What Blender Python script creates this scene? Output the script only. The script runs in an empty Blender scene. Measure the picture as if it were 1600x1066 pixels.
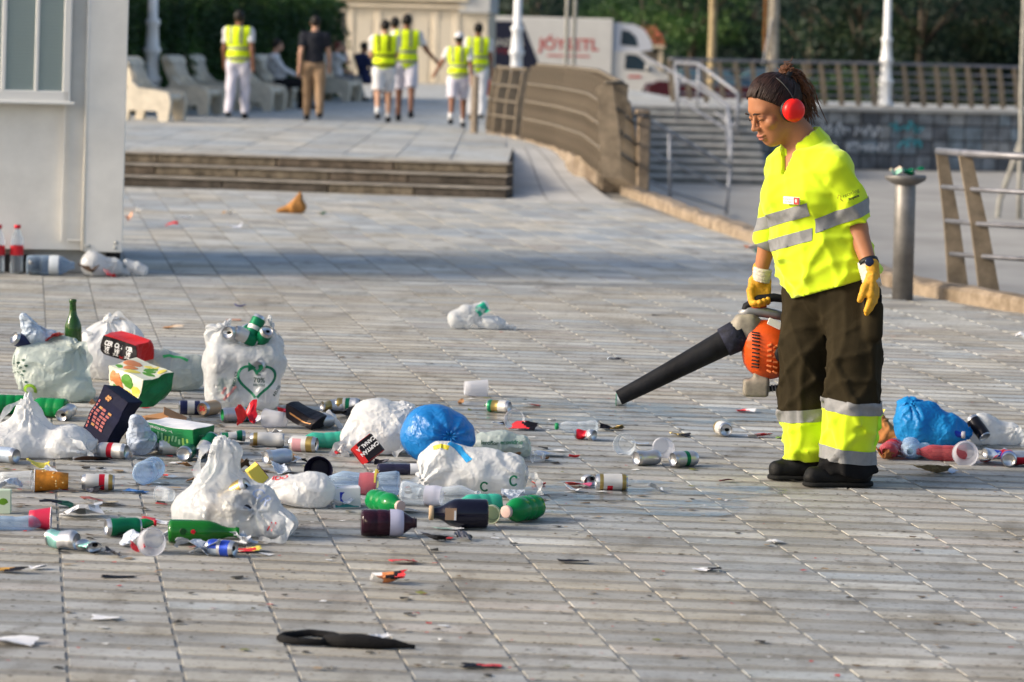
import bpy, bmesh, math, random
import numpy as np
from mathutils import Vector, Matrix, Euler
R = math.radians
random.seed(7); RNG = np.random.default_rng(11)
sc = bpy.context.scene
COL = sc.collection
# ------------------------------------------------------------------ camera, sky, sun, exposure
FPX, CU, CV, CAMH, ROLL = 5000.0, 800.0, 57.0, 1.75, R(1.5)
CR = Vector((math.cos(ROLL), 0, math.sin(ROLL))); CUP = Vector((-math.sin(ROLL), 0, math.cos(ROLL)))
cam_d = bpy.data.cameras.new('camera'); cam = bpy.data.objects.new('camera', cam_d); COL.objects.link(cam)
cam.matrix_world = Matrix(((CR.x, CUP.x, 0, 0), (CR.y, CUP.y, -1, 0), (CR.z, CUP.z, 0, CAMH), (0, 0, 0, 1)))
cam_d.sensor_width = 36; cam_d.sensor_fit = 'HORIZONTAL'; cam_d.lens = 36 * FPX / 1600
cam_d.shift_y = -(533 - CV) / 1600; cam_d.clip_start = .5; cam_d.clip_end = 1500
cam_d.dof.use_dof = True; cam_d.dof.focus_distance = 12.6; cam_d.dof.aperture_fstop = 4.2
sc.camera = cam
SUN_EL, SUN_AZ = 24.0, 258.0          # sun stands low to the left (azimuth clockwise from +Y)
w = bpy.data.worlds.new('World'); sc.world = w; w.use_nodes = True
nt = w.node_tree; sky = nt.nodes.new('ShaderNodeTexSky'); sky.sky_type = 'NISHITA'; sky.sun_disc = False
sky.sun_elevation = R(SUN_EL); sky.sun_rotation = R(SUN_AZ); sky.air_density = 1.0; sky.dust_density = 3.8; sky.ozone_density = 1.0
bg = nt.nodes['Background']; bg.inputs['Strength'].default_value = 0.115; nt.links.new(sky.outputs[0], bg.inputs['Color'])
sd = bpy.data.lights.new('sun', 'SUN'); sd.energy = 1.9; sd.angle = R(12); sd.color = (1, .9, .76)
sun = bpy.data.objects.new('sun', sd); COL.objects.link(sun)
sv = Vector((math.sin(R(SUN_AZ)) * math.cos(R(SUN_EL)), math.cos(R(SUN_AZ)) * math.cos(R(SUN_EL)), math.sin(R(SUN_EL))))
sun.rotation_euler = sv.to_track_quat('Z', 'Y').to_euler()
sc.view_settings.view_transform = 'Standard'; sc.view_settings.look = 'None'; sc.view_settings.gamma = 1
sc.view_settings.exposure = 1.0
sc.cycles.max_bounces = 8; sc.cycles.transparent_max_bounces = 12; sc.cycles.caustics_reflective = False; sc.cycles.caustics_refractive = False
sc.render.film_transparent = False

# ------------------------------------------------------------------ layout helpers
def at(u, v, Y):
    return Vector((0, 0, CAMH)) + (CR * (u - CU) - CUP * (v - CV) + Vector((0, FPX, 0))) * (Y / FPX)
def gnd(u, v, z=0.0):
    d = CR * (u - CU) - CUP * (v - CV) + Vector((0, FPX, 0))
    return Vector((0, 0, CAMH)) + d * ((z - CAMH) / d.z)

# ------------------------------------------------------------------ materials
MATS = {}
def srgb(h):
    h = h.lstrip('#'); c = [int(h[i:i + 2], 16) / 255 for i in (0, 2, 4)]
    return tuple(x / 12.92 if x <= .04045 else ((x + .055) / 1.055) ** 2.4 for x in c)
def M(name, col=(.5, .5, .5), rough=.6, metal=0., noise=None, bump=None, clear=0., trl=0., spec=.28, emit=0, coat=0., sheen=0., crinkle=0.):
    """procedural principled material. noise=(scale,amount[,col2]); bump=(scale,strength); clear = share seen straight through; trl = share let through as diffuse light"""
    if name in MATS: return MATS[name]
    if isinstance(col, str): col = srgb(col)
    m = bpy.data.materials.new(name); m.use_nodes = True; n = m.node_tree; L = n.links
    b = n.nodes['Principled BSDF']; out = n.nodes['Material Output']
    b.inputs['Base Color'].default_value = (*col, 1); b.inputs['Roughness'].default_value = rough
    b.inputs['Metallic'].default_value = metal; b.inputs['Specular IOR Level'].default_value = spec
    b.inputs['Coat Weight'].default_value = coat; b.inputs['Sheen Weight'].default_value = sheen
    if emit: b.inputs['Emission Color'].default_value = (*col, 1); b.inputs['Emission Strength'].default_value = emit
    tc = n.nodes.new('ShaderNodeTexCoord')
    csock = None
    if noise:
        t = n.nodes.new('ShaderNodeTexNoise'); t.inputs['Scale'].default_value = noise[0]; t.inputs['Detail'].default_value = 6
        t.inputs['Roughness'].default_value = .65
        L.new(tc.outputs['Object'], t.inputs['Vector'])
        r = n.nodes.new('ShaderNodeValToRGB'); e = r.color_ramp.elements
        a = noise[1]; c2 = noise[2] if len(noise) > 2 else None
        if isinstance(c2, str): c2 = srgb(c2)
        e[0].position = .36; e[1].position = .64
        e[0].color = (*(c2 if c2 else [max(0, c * (1 - a)) for c in col]), 1); e[1].color = (*(col if c2 else [min(1, c * (1 + a)) for c in col]), 1)
        L.new(t.outputs['Fac'], r.inputs['Fac']); L.new(r.outputs['Color'], b.inputs['Base Color']); csock = r.outputs['Color']
    if bump:
        t = n.nodes.new('ShaderNodeTexNoise'); t.inputs['Scale'].default_value = bump[0]; t.inputs['Detail'].default_value = 5
        L.new(tc.outputs['Object'], t.inputs['Vector'])
        bp = n.nodes.new('ShaderNodeBump'); bp.inputs['Strength'].default_value = bump[1]; bp.inputs['Distance'].default_value = .01
        L.new(t.outputs['Fac'], bp.inputs['Height']); L.new(bp.outputs['Normal'], b.inputs['Normal'])
    if crinkle:          # film creased into small facets
        wp = n.nodes.new('ShaderNodeTexNoise'); wp.inputs['Scale'].default_value = 9; L.new(tc.outputs['Object'], wp.inputs['Vector'])
        ad = n.nodes.new('ShaderNodeVectorMath'); ad.operation = 'MULTIPLY_ADD'; L.new(wp.outputs['Color'], ad.inputs[0]); ad.inputs[1].default_value = (.12, .12, .12); L.new(tc.outputs['Object'], ad.inputs[2]); hs = None
        for sc_, wt in ((16, 1.0), (38, .45), (90, .16)):
            v = n.nodes.new('ShaderNodeTexVoronoi'); v.inputs['Scale'].default_value = sc_; L.new(ad.outputs[0], v.inputs['Vector']); ml = n.nodes.new('ShaderNodeMath'); ml.operation = 'MULTIPLY_ADD'; L.new(v.outputs['Distance'], ml.inputs[0]); ml.inputs[1].default_value = wt
            if hs: L.new(hs, ml.inputs[2])
            else: ml.inputs[2].default_value = 0
            hs = ml.outputs[0]
        bp = n.nodes.new('ShaderNodeBump'); bp.inputs['Strength'].default_value = crinkle; bp.inputs['Distance'].default_value = .022; L.new(hs, bp.inputs['Height']); L.new(bp.outputs[0], b.inputs['Normal'])
    s = b.outputs[0]
    if trl:
        tr = n.nodes.new('ShaderNodeBsdfTranslucent'); tr.inputs['Color'].default_value = (*col, 1)
        if csock: L.new(csock, tr.inputs['Color'])
        mx = n.nodes.new('ShaderNodeMixShader'); mx.inputs[0].default_value = trl
        L.new(s, mx.inputs[1]); L.new(tr.outputs[0], mx.inputs[2]); s = mx.outputs[0]
    if clear:
        tp = n.nodes.new('ShaderNodeBsdfTransparent'); tp.inputs['Color'].default_value = (*[.6 * c + .4 for c in col], 1)
        lw = n.nodes.new('ShaderNodeLayerWeight'); lw.inputs['Blend'].default_value = .45
        mp = n.nodes.new('ShaderNodeMapRange'); mp.inputs['To Min'].default_value = 1 - clear; mp.inputs['To Max'].default_value = min(1, 1 - clear + .5)
        L.new(lw.outputs['Facing'], mp.inputs['Value'])
        mx = n.nodes.new('ShaderNodeMixShader'); L.new(mp.outputs[0], mx.inputs[0])
        L.new(tp.outputs[0], mx.inputs[1]); L.new(s, mx.inputs[2]); s = mx.outputs[0]
    L.new(s, out.inputs['Surface'])
    m.diffuse_color = (*col, 1)
    MATS[name] = m
    return m

# ------------------------------------------------------------------ object helpers
def tag(o, label=None, cat=None, group=None, kind=None):
    if label: o['label'] = label
    if cat: o['category'] = cat
    if group: o['group'] = group
    if kind: o['kind'] = kind
    return o
def empty(name, loc=(0, 0, 0), rz=0, label=None, cat=None, group=None):
    o = bpy.data.objects.new(name, None); COL.objects.link(o); o.location = loc; o.rotation_euler = (0, 0, rz)
    o.empty_display_size = .1
    return tag(o, label, cat, group)
def mk(name, V, F, mats, parent=None, smooth=False, mi=None, uv=None, loc=None, rot=None):
    me = bpy.data.meshes.new(name)
    me.from_pydata([tuple(map(float, v)) for v in V], [], [tuple(map(int, f)) for f in F])
    if not isinstance(mats, (list, tuple)): mats = [mats]
    for m in mats: me.materials.append(m)
    if mi is not None: me.polygons.foreach_set('material_index', np.asarray(mi, dtype=np.int32))
    if smooth: me.polygons.foreach_set('use_smooth', np.ones(len(me.polygons), dtype=bool))
    me.update()
    o = bpy.data.objects.new(name, me); COL.objects.link(o)
    if parent: o.parent = parent
    if loc is not None: o.location = loc
    if rot is not None: o.rotation_euler = rot
    return o
def inst(name, src, parent=None, loc=(0, 0, 0), rot=(0, 0, 0), scale=(1, 1, 1)):
    o = bpy.data.objects.new(name, src.data); COL.objects.link(o); o.parent = parent
    o.location = loc; o.rotation_euler = rot; o.scale = scale
    return o
def copy_tree(o, parent=None):
    c = o.copy(); COL.objects.link(c); c.parent = parent
    for ch in o.children: copy_tree(ch, c)
    return c
class MB:
    """collects shapes into one mesh"""
    def __init__(s): s.V = []; s.F = []; s.I = []
    def add(s, V, F, i=0):
        k = len(s.V); s.V += [tuple(v) for v in V]; s.F += [tuple(x + k for x in f) for f in F]; s.I += [i] * len(F); return s
    def box(s, c, d, rz=0, i=0, ry=0, rx=0, bev=0):
        x, y, z = d[0] / 2, d[1] / 2, d[2] / 2
        if bev:
            b = min(bev, x * .9, y * .9, z * .9); V = []
            for sx in (-1, 1):
                for sy in (-1, 1):
                    for sz in (-1, 1):
                        V += [(sx * x, sy * (y - b), sz * (z - b)), (sx * (x - b), sy * y, sz * (z - b)), (sx * (x - b), sy * (y - b), sz * z)]
            bm = bmesh.new(); vs = [bm.verts.new(v) for v in V]; bmesh.ops.convex_hull(bm, input=vs); bmesh.ops.recalc_face_normals(bm, faces=bm.faces)
            bmesh.ops.dissolve_limit(bm, angle_limit=.01, verts=bm.verts, edges=bm.edges)
            bm.verts.index_update(); V = [v.co[:] for v in bm.verts]; F = [[v.index for v in f.verts] for f in bm.faces]; bm.free()
        else:
            V = [(a * x, b * y, e * z) for a in (-1, 1) for b in (-1, 1) for e in (-1, 1)]
            F = [(0, 1, 3, 2), (4, 6, 7, 5), (0, 4, 5, 1), (2, 3, 7, 6), (0, 2, 6, 4), (1, 5, 7, 3)]
        m = Matrix.Translation(c) @ Euler((rx, ry, rz)).to_matrix().to_4x4()
        return s.add([m @ Vector(v) for v in V], F, i)
    def tube(s, P, r, n=8, i=0, caps=True):
        P = [Vector(p) for p in P]; rr = r if isinstance(r, (list, tuple)) else [r] * len(P)
        V = []; F = []; up = None
        for k, p in enumerate(P):
            t = (P[min(k + 1, len(P) - 1)] - P[max(k - 1, 0)]).normalized()
            if up is None: up = Vector((0, 0, 1)) if abs(t.z) < .9 else Vector((1, 0, 0))
            a = t.cross(up)
            if a.length < 1e-5: a = t.cross(Vector((0, 1, 0)))
            a.normalize(); b = a.cross(t).normalized(); up = b
            V += [p + (a * math.cos(2 * math.pi * j / n) + b * math.sin(2 * math.pi * j / n)) * rr[k] for j in range(n)]
        for k in range(len(P) - 1):
            F += [(k * n + j, k * n + (j + 1) % n, (k + 1) * n + (j + 1) % n, (k + 1) * n + j) for j in range(n)]
        if caps: F += [tuple(range(n - 1, -1, -1)), tuple((len(P) - 1) * n + j for j in range(n))]
        return s.add(V, F, i)
    def prism(s, poly, y0, y1, i=0):
        """polygon in xz extruded along y"""
        n = len(poly); V = [(x, y0, z) for x, z in poly] + [(x, y1, z) for x, z in poly]
        F = [tuple(range(n)), tuple(range(2 * n - 1, n - 1, -1))] + [(j, j + n, (j + 1) % n + n, (j + 1) % n) for j in range(n)]
        return s.add(V, F, i)
    def lathe(s, prof, n=20, idx=None, caps=(False, False)):
        V = []; F = []; I = []
        for z, r in prof: V += [(r * math.cos(2 * math.pi * j / n), r * math.sin(2 * math.pi * j / n), z) for j in range(n)]
        for k in range(len(prof) - 1):
            for j in range(n):
                F.append((k * n + j, k * n + (j + 1) % n, (k + 1) * n + (j + 1) % n, (k + 1) * n + j)); I.append(idx[k] if idx else 0)
        if caps[0]: F.append(tuple(range(n - 1, -1, -1))); I.append(idx[0] if idx else 0)
        if caps[1]: F.append(tuple((len(prof) - 1) * n + j for j in range(n))); I.append(idx[-1] if idx else 0)
        k = len(s.V); s.V += V; s.F += [tuple(x + k for x in f) for f in F]; s.I += I
        return s
    def build(s, name, mats, parent=None, smooth=False, loc=None, rot=None, fix=False):
        o = mk(name, s.V, s.F, mats, parent, smooth, s.I, loc=loc, rot=rot)
        if fix:
            bm = bmesh.new(); bm.from_mesh(o.data); bmesh.ops.recalc_face_normals(bm, faces=bm.faces); bm.to_mesh(o.data); bm.free()
        if smooth == 'auto': autosmooth(o)
        return o
def autosmooth(o, ang=35):
    bm = bmesh.new(); bm.from_mesh(o.data)
    for f in bm.faces: f.smooth = True
    for e in bm.edges:
        if len(e.link_faces) == 2 and e.calc_face_angle(0) > R(ang): e.smooth = False
    bm.to_mesh(o.data); bm.free()
def text_mesh(body, size, align='CENTER', bold=0, shear=0):
    cu = bpy.data.curves.new('t', 'FONT'); cu.body = body; cu.size = size; cu.align_x = align; cu.align_y = 'CENTER'; cu.offset = bold; cu.shear = shear; cu.resolution_u = 3
    o = bpy.data.objects.new('t', cu); COL.objects.link(o)
    dg = bpy.context.evaluated_depsgraph_get(); me = bpy.data.meshes.new_from_object(o.evaluated_get(dg))
    V = [v.co.copy() for v in me.vertices]; F = [tuple(p.vertices) for p in me.polygons]
    bpy.data.objects.remove(o); bpy.data.curves.remove(cu); bpy.data.meshes.remove(me)
    return V, F
def text(body, size, mat, parent, mtx, name='lettering', bold=0, shear=0):
    V, F = text_mesh(body, size, bold=bold, shear=shear)
    return mk(name, [mtx @ v for v in V], F, mat, parent)

# ------------------------------------------------------------------ signed distance modelling (one continuous surface)
def snet(f, lo, hi, h):
    lo = np.array(lo, float); hi = np.array(hi, float); n = np.ceil((hi - lo) / h).astype(int) + 1
    ax = [(lo[i] + h * np.arange(n[i])).astype(np.float32) for i in range(3)]
    X, Y, Z = np.meshgrid(*ax, indexing='ij'); Vv = f(np.stack([X, Y, Z], -1)); S = Vv < 0
    C = [(a, b, c) for a in (0, 1) for b in (0, 1) for c in (0, 1)]
    def sub(A, c): return A[c[0]:A.shape[0] - 1 + c[0], c[1]:A.shape[1] - 1 + c[1], c[2]:A.shape[2] - 1 + c[2]]
    cnt = sum(sub(S, c).astype(np.int8) for c in C); act = (cnt > 0) & (cnt < 8); ii = np.argwhere(act)
    vals = {c: sub(Vv, c)[act] for c in C}
    pos = np.zeros((len(ii), 3)); num = np.zeros(len(ii))
    for c in C:
        for d in range(3):
            if c[d] == 0:
                e = list(c); e[d] = 1; e = tuple(e); a, b = vals[c], vals[e]; m = (a < 0) != (b < 0)
                t = np.where(m, a / np.where(m, a - b, 1), 0)
                p = np.array(c, float)[None, :].repeat(len(ii), 0); p[:, d] += t
                pos[m] += p[m]; num[m] += 1
    P = lo + h * (ii + pos / num[:, None])
    idx = -np.ones(act.shape, int); idx[act] = np.arange(len(ii)); F = []
    for d in range(3):
        a, b = [(1, 2), (2, 0), (0, 1)][d]
        s0 = [slice(None)] * 3; s1 = [slice(None)] * 3; s0[d] = slice(0, -1); s1[d] = slice(1, None)
        A, B = S[tuple(s0)], S[tuple(s1)]; e = np.argwhere(A != B)
        e = e[(e[:, a] > 0) & (e[:, b] > 0) & (e[:, a] < n[a] - 1) & (e[:, b] < n[b] - 1)]
        if not len(e): continue
        def cell(da, db):
            q = e.copy(); q[:, a] += da; q[:, b] += db; return idx[q[:, 0], q[:, 1], q[:, 2]]
        q = np.stack([cell(-1, -1), cell(0, -1), cell(0, 0), cell(-1, 0)], 1)
        fl = ~A[e[:, 0], e[:, 1], e[:, 2]]; q[fl] = q[fl][:, ::-1]; F.append(q)
    F = np.concatenate(F); F = F[(F >= 0).all(1)]
    return P, F
def rc(P, a, b, ra, rb):
    a = np.array(a, np.float32); ab = np.array(b, np.float32) - a; t = np.clip(((P - a) @ ab) / max(ab @ ab, 1e-9), 0, 1)
    return np.linalg.norm(P - a - t[..., None] * ab, axis=-1) - (ra + (rb - ra) * t)
def el(P, c, r, B=None):
    q = P - np.array(c, np.float32)
    if B is not None: q = q @ np.array(B, np.float32).T
    r = np.array(r, np.float32); k0 = np.linalg.norm(q / r, axis=-1); k1 = np.linalg.norm(q / r ** 2, axis=-1)
    return k0 * (k0 - 1) / np.maximum(k1, 1e-6)
def bx(P, c, d, B=None, r=0.01):
    q = P - np.array(c, np.float32)
    if B is not None: q = q @ np.array(B, np.float32).T
    q = np.abs(q) - (np.array(d, np.float32) - r)
    return np.linalg.norm(np.maximum(q, 0), axis=-1) + np.minimum(q.max(-1), 0) - r
def sm(k, *ds):
    o = ds[0]
    for d in ds[1:]:
        h = np.clip(.5 + .5 * (d - o) / k, 0, 1); o = d * (1 - h) + o * h - k * h * (1 - h)
    return o
def cap(a, b, k=.01): return -sm(k, -a, -b)          # smooth intersection
def chain(P, pts, k=.02):
    """pts: list of (point, radius)"""
    return sm(k, *[rc(P, pts[i][0], pts[i + 1][0], pts[i][1], pts[i + 1][1]) for i in range(len(pts) - 1)])
def sdf_obj(name, f, lo, hi, h, mat, parent, relax=1):
    P, F = snet(f, lo, hi, h)
    for _ in range(relax):
        acc = np.zeros_like(P); c = np.zeros(len(P))
        for i in range(4):
            np.add.at(acc, F[:, i], P[F[:, (i + 1) % 4]] + P[F[:, (i + 3) % 4]]); np.add.at(c, F[:, i], 2)
        P = P * .5 + .5 * acc / np.maximum(c, 1)[:, None]
    return mk(name, P, F, mat, parent, True)
def band(src, planes, off, name, mat, parent, keep=None):
    """a strip of cloth or tape lying on a surface: the faces of src between cutting planes, lifted by off"""
    bm = bmesh.new(); bm.from_mesh(src.data)
    for co, no in planes:
        bmesh.ops.bisect_plane(bm, geom=bm.verts[:] + bm.edges[:] + bm.faces[:], plane_co=co, plane_no=no, clear_outer=True)
    if keep:
        bmesh.ops.delete(bm, geom=[f for f in bm.faces if not keep(f.calc_center_median())], context='FACES')
    bm.normal_update()
    vn = {v: v.normal.copy() for v in bm.verts}
    for v in bm.verts: v.co += vn[v] * off
    me = bpy.data.meshes.new(name); bm.to_mesh(me); bm.free(); me.materials.clear(); me.materials.append(mat)
    me.polygons.foreach_set('material_index', np.zeros(len(me.polygons), dtype=np.int32))
    o = bpy.data.objects.new(name, me); COL.objects.link(o); o.parent = parent
    return o
# ================================================================== THE SETTING
def pave_mat(name, col, amt=.16, rough=.75):
    m = bpy.data.materials.new(name); m.use_nodes = True; n = m.node_tree; L = n.links; b = n.nodes['Principled BSDF']; b.inputs['Specular IOR Level'].default_value = .35
    g = n.nodes.new('ShaderNodeNewGeometry')
    def noise(s, d=6, st=None):
        t = n.nodes.new('ShaderNodeTexNoise'); t.inputs['Scale'].default_value = s; t.inputs['Detail'].default_value = d; t.inputs['Roughness'].default_value = .6
        if st:
            mp = n.nodes.new('ShaderNodeMapping'); mp.inputs['Scale'].default_value = st; L.new(g.outputs['Position'], mp.inputs['Vector']); L.new(mp.outputs[0], t.inputs['Vector'])
        else: L.new(g.outputs['Position'], t.inputs['Vector'])
        return t.outputs['Fac']
    def ramp(f, p0, c0, p1, c1):
        r = n.nodes.new('ShaderNodeValToRGB'); e = r.color_ramp.elements; e[0].position = p0; e[1].position = p1; e[0].color = (*c0, 1); e[1].color = (*c1, 1); L.new(f, r.inputs['Fac']); return r.outputs['Color']
    def mul(a, bb, f=1):
        x = n.nodes.new('ShaderNodeMix'); x.data_type = 'RGBA'; x.blend_type = 'MULTIPLY'; x.inputs[0].default_value = f; L.new(a, x.inputs[6]); L.new(bb, x.inputs[7]); return x.outputs[2]
    base = ramp(noise(2.2), .35, [c * (1 - amt) for c in col], .65, [min(1, c * (1 + amt)) for c in col])
    stain = ramp(noise(5.5, 8, (1, .35, 1)), .34, (.72, .70, .67), .46, (1, 1, 1))         # dried spills
    speck = ramp(noise(42, 3), .33, (.62, .6, .58), .43, (1, 1, 1))                      # trodden dirt
    spot = ramp(noise(17, 2), .27, (.38, .36, .34), .33, (1, 1, 1))                      # gum and oil spots
    streak = ramp(noise(3.2, 6, (.35, 3, 1)), .33, (.84, .83, .81), .5, (1, 1, 1))      # drag marks
    warm = ramp(noise(.55, 3), .4, (1.0, .97, .9), .6, (.93, .97, 1.0))
    L.new(mul(mul(mul(mul(mul(base, stain), speck), spot), streak), warm), b.inputs['Base Color'])
    rr = n.nodes.new('ShaderNodeMapRange'); rr.inputs['From Min'].default_value = .35; rr.inputs['From Max'].default_value = .65; rr.inputs['To Min'].default_value = rough - .22; rr.inputs['To Max'].default_value = rough + .1
    L.new(noise(1.1, 5, (1, .3, 1)), rr.inputs['Value']); L.new(rr.outputs[0], b.inputs['Roughness'])
    bp = n.nodes.new('ShaderNodeBump'); bp.inputs['Strength'].default_value = .35; bp.inputs['Distance'].default_value = .004; L.new(noise(60, 4), bp.inputs['Height']); L.new(bp.outputs[0], b.inputs['Normal'])
    MATS[name] = m; return m
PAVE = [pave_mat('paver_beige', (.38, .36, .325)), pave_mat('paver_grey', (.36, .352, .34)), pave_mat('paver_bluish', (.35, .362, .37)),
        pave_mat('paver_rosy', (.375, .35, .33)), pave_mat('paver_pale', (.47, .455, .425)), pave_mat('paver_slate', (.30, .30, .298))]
GROOVE = pave_mat('paver_groove', (.245, .235, .22), .15)
CONC = M('concrete_worn', (.36, .32, .27), .85, noise=(3, .3), bump=(30, .5))
ROCK = M('rock_brown', (.20, .155, .11), .9, noise=(9, .55, (.07, .055, .04)), bump=(14, 1))
SAND = M('sand_damp', (.33, .315, .29), .95, noise=(.6, .15), bump=(25, .4))
ASPH = M('asphalt_road', (.075, .075, .08), .9, noise=(4, .2))
def flat_poly(name, pts, z, mat, thick=0, kind='structure'):
    n = len(pts); V = [(p[0], p[1], z) for p in pts]; F = [tuple(range(n))]
    if thick: V += [(p[0], p[1], z - thick) for p in pts]; F += [(j, j + n, (j + 1) % n + n, (j + 1) % n) for j in range(n)]
    o = mk(name, V, F, mat); bm = bmesh.new(); bm.from_mesh(o.data); bmesh.ops.recalc_face_normals(bm, faces=bm.faces)
    top = max(bm.faces, key=lambda f: f.calc_area())
    if top.normal.z < 0: bmesh.ops.reverse_faces(bm, faces=bm.faces)
    bmesh.ops.triangulate(bm, faces=[f for f in bm.faces if len(f.verts) > 4]); bm.to_mesh(o.data); bm.free()
    return tag(o, kind=kind)
TZ = .34
KERB = [gnd(983, 304), gnd(1080, 342), gnd(1200, 384), gnd(1330, 424), gnd(1455, 462), gnd(1600, 487), Vector((6.5, 17.5, 0)), Vector((12, 4, 0))]
STEP_L, STEP_R = Vector((-9.0, 35.75, 0)), gnd(800, 311)
flat_poly('beach_sand', [(-600, -60), (600, -60), (600, 900), (-600, 900)], -1.1, SAND)
flat_poly('promenade', [(-40, 2), (12, 2)] + [(p.x, p.y) for p in reversed(KERB)] + [(KERB[0].x - .1, 37.2), (-40, 43)], -.0035, GROOVE, 1.2)
prom = bpy.data.objects['promenade']
# ---- paving: ribbed pavers near, plain slabs further off
cdir = Vector((-.15, .989, 0)); rrow = Vector((.989, .15, 0)); rdir = Vector((math.cos(R(5.0)), -math.sin(R(5.0)), 0))
def tile_shape(wr, wc, th=.0034, b=.001, o=Vector((0, 0, 0))):
    c = [o + rdir * (sx * wr / 2) + cdir * (sy * wc / 2) for sx, sy in ((-1, -1), (1, -1), (1, 1), (-1, 1))]
    ci = [o + rdir * (sx * (wr / 2 - b)) + cdir * (sy * (wc / 2 - b * 2.5)) for sx, sy in ((-1, -1), (1, -1), (1, 1), (-1, 1))]
    V = [p + Vector((0, 0, -th)) for p in c] + [p + Vector((0, 0, -b)) for p in c] + [p for p in ci]
    F = [(8, 9, 10, 11)] + [(j, (j + 1) % 4, (j + 1) % 4 + 4, j + 4) for j in range(4)] + [(j + 4, (j + 1) % 4 + 4, (j + 1) % 4 + 8, j + 8) for j in range(4)]
    return V, F
PW, PD = .31, .178
def inside_prom(p):
    if p.y > 34.9: return False
    for a, b in zip(KERB[:-1], KERB[1:]):
        if b.y <= p.y <= a.y:
            t = (p.y - a.y) / (b.y - a.y); return p.x < a.x + (b.x - a.x) * t - .16
    return p.y > 7.6
tiles = []
for j in range(-60, 220):
    for i in range(-110, 70):
        p = rrow * (i * PW) + cdir * (9 + j * PD)
        if p.y < 7.7 or p.y > 22.6 or abs(p.x) > .16 * p.y + 2.2 or not inside_prom(p): continue
        far = (p.y - 8) / 14; k = random.choices(range(6), [3, 4, 2 * far + .6, 1.0, .4 + 4 * far, max(.3, 3.5 - 5 * far)])[0]  # darker pavers near, paler far: low-angle sky sheen put into the colour mix
        tiles.append((p, k))
tiles.sort(key=lambda t: t[0].y + (0 if abs(t[0].x) < .165 * t[0].y else 50))
near = tiles[:300]; rest = tiles[300:]
proto = {}
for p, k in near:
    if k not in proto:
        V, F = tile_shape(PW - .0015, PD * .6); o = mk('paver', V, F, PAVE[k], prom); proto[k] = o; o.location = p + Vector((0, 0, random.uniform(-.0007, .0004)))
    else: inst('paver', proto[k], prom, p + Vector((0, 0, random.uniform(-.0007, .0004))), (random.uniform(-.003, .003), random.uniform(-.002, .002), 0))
mb = MB()
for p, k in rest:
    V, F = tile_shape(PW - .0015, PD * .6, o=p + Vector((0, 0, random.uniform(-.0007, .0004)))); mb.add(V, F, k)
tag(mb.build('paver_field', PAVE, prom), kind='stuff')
mb = MB(); SD = .31
for j in range(0, 60):
    row = 22.75 + j * SD
    for i in range(-140, 70):
        p = rrow * (i * SD) + cdir * row
        if p.y < 22.72 or abs(p.x) > .16 * p.y + 2 or not inside_prom(p): continue
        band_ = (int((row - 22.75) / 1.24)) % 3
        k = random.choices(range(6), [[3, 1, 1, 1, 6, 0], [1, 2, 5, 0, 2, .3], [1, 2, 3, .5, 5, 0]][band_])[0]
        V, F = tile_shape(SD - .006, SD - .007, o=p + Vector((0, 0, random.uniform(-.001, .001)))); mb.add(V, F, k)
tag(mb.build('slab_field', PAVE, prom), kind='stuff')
# ---- raised terrace, steps, ramp, far road
FN = [gnd(952, 262, TZ), gnd(922, 251, TZ), gnd(870, 234, TZ), gnd(821, 219, TZ), gnd(770, 208, TZ)]
TERR = pave_mat('terrace_paving', (.43, .43, .42), .12)
ter_front = [Vector((-30, 39.6, TZ)), STEP_L + Vector((0, 1.3, TZ)), STEP_R + Vector((-.06, 1.3, TZ)), Vector((STEP_R.x, 40.4, TZ)), Vector((.42, 40.9, TZ))]
flat_poly('terrace', ter_front + [Vector((.26, 43, 0)), FN[4] + Vector((.1, 0, 0)), Vector((.9, 58, 0)), Vector((2.6, 69, 0)), Vector((5.2, 69.2, 0)), Vector((5.3, 73.4, 0)), Vector((6.4, 75, 0)), Vector((40, 77, 0)), Vector((40, 78.5, 0)), Vector((4, 80, 0)), Vector((3, 98, 0)), Vector((-40, 98, 0)), Vector((-40, 40, 0))], TZ, TERR, 1.6)
terr = bpy.data.objects['terrace']
mb = MB()
for k in range(1, 12):       # slab joints as shallow strips of slab: rows of slabs proud of the terrace sheet
    pass
# terrace slabs near the edge (each about 0.6 m)
slab_m = [PAVE[4], PAVE[1], PAVE[2], TERR]
for j in range(0, 22):
    for i in range(-16, 2):
        c = Vector((i * .62 - .35, 36.55 + j * .62 - .127 * 0, TZ + .004))
        lim = -.05 if c.y < 40.6 else (.18 - (c.y - 40.6) * .1)
        if c.x > lim - .3 or c.x < -9.5: continue
        if c.y - .32 < 36.0 - .128 * c.x: continue
        mb.box(c, (.605, .605, .008), i=random.choices(range(4), [2, 3, 3, 4])[0])
tag(mb.build('terrace_slabs', slab_m, terr), kind='stuff')
steps = empty('stone_steps', STEP_R, 0, 'three dark weathered stone steps up to the terrace', 'steps')
sdirv = (STEP_L - STEP_R); slen = sdirv.length; sang = math.atan2(sdirv.y, sdirv.x) - math.pi
steps.rotation_euler = (0, 0, sang)
STONE = [M('step_stone_a', (.10, .08, .062), .85, noise=(7, .5), bump=(25, .6)), M('step_stone_b', (.075, .063, .052), .85, noise=(6, .45), bump=(25, .6)), M('step_stone_c', (.13, .108, .08), .85, noise=(8, .5), bump=(25, .6))]
NOSE = M('step_nosing', (.26, .23, .19), .8, noise=(5, .4), bump=(30, .4))
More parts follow.
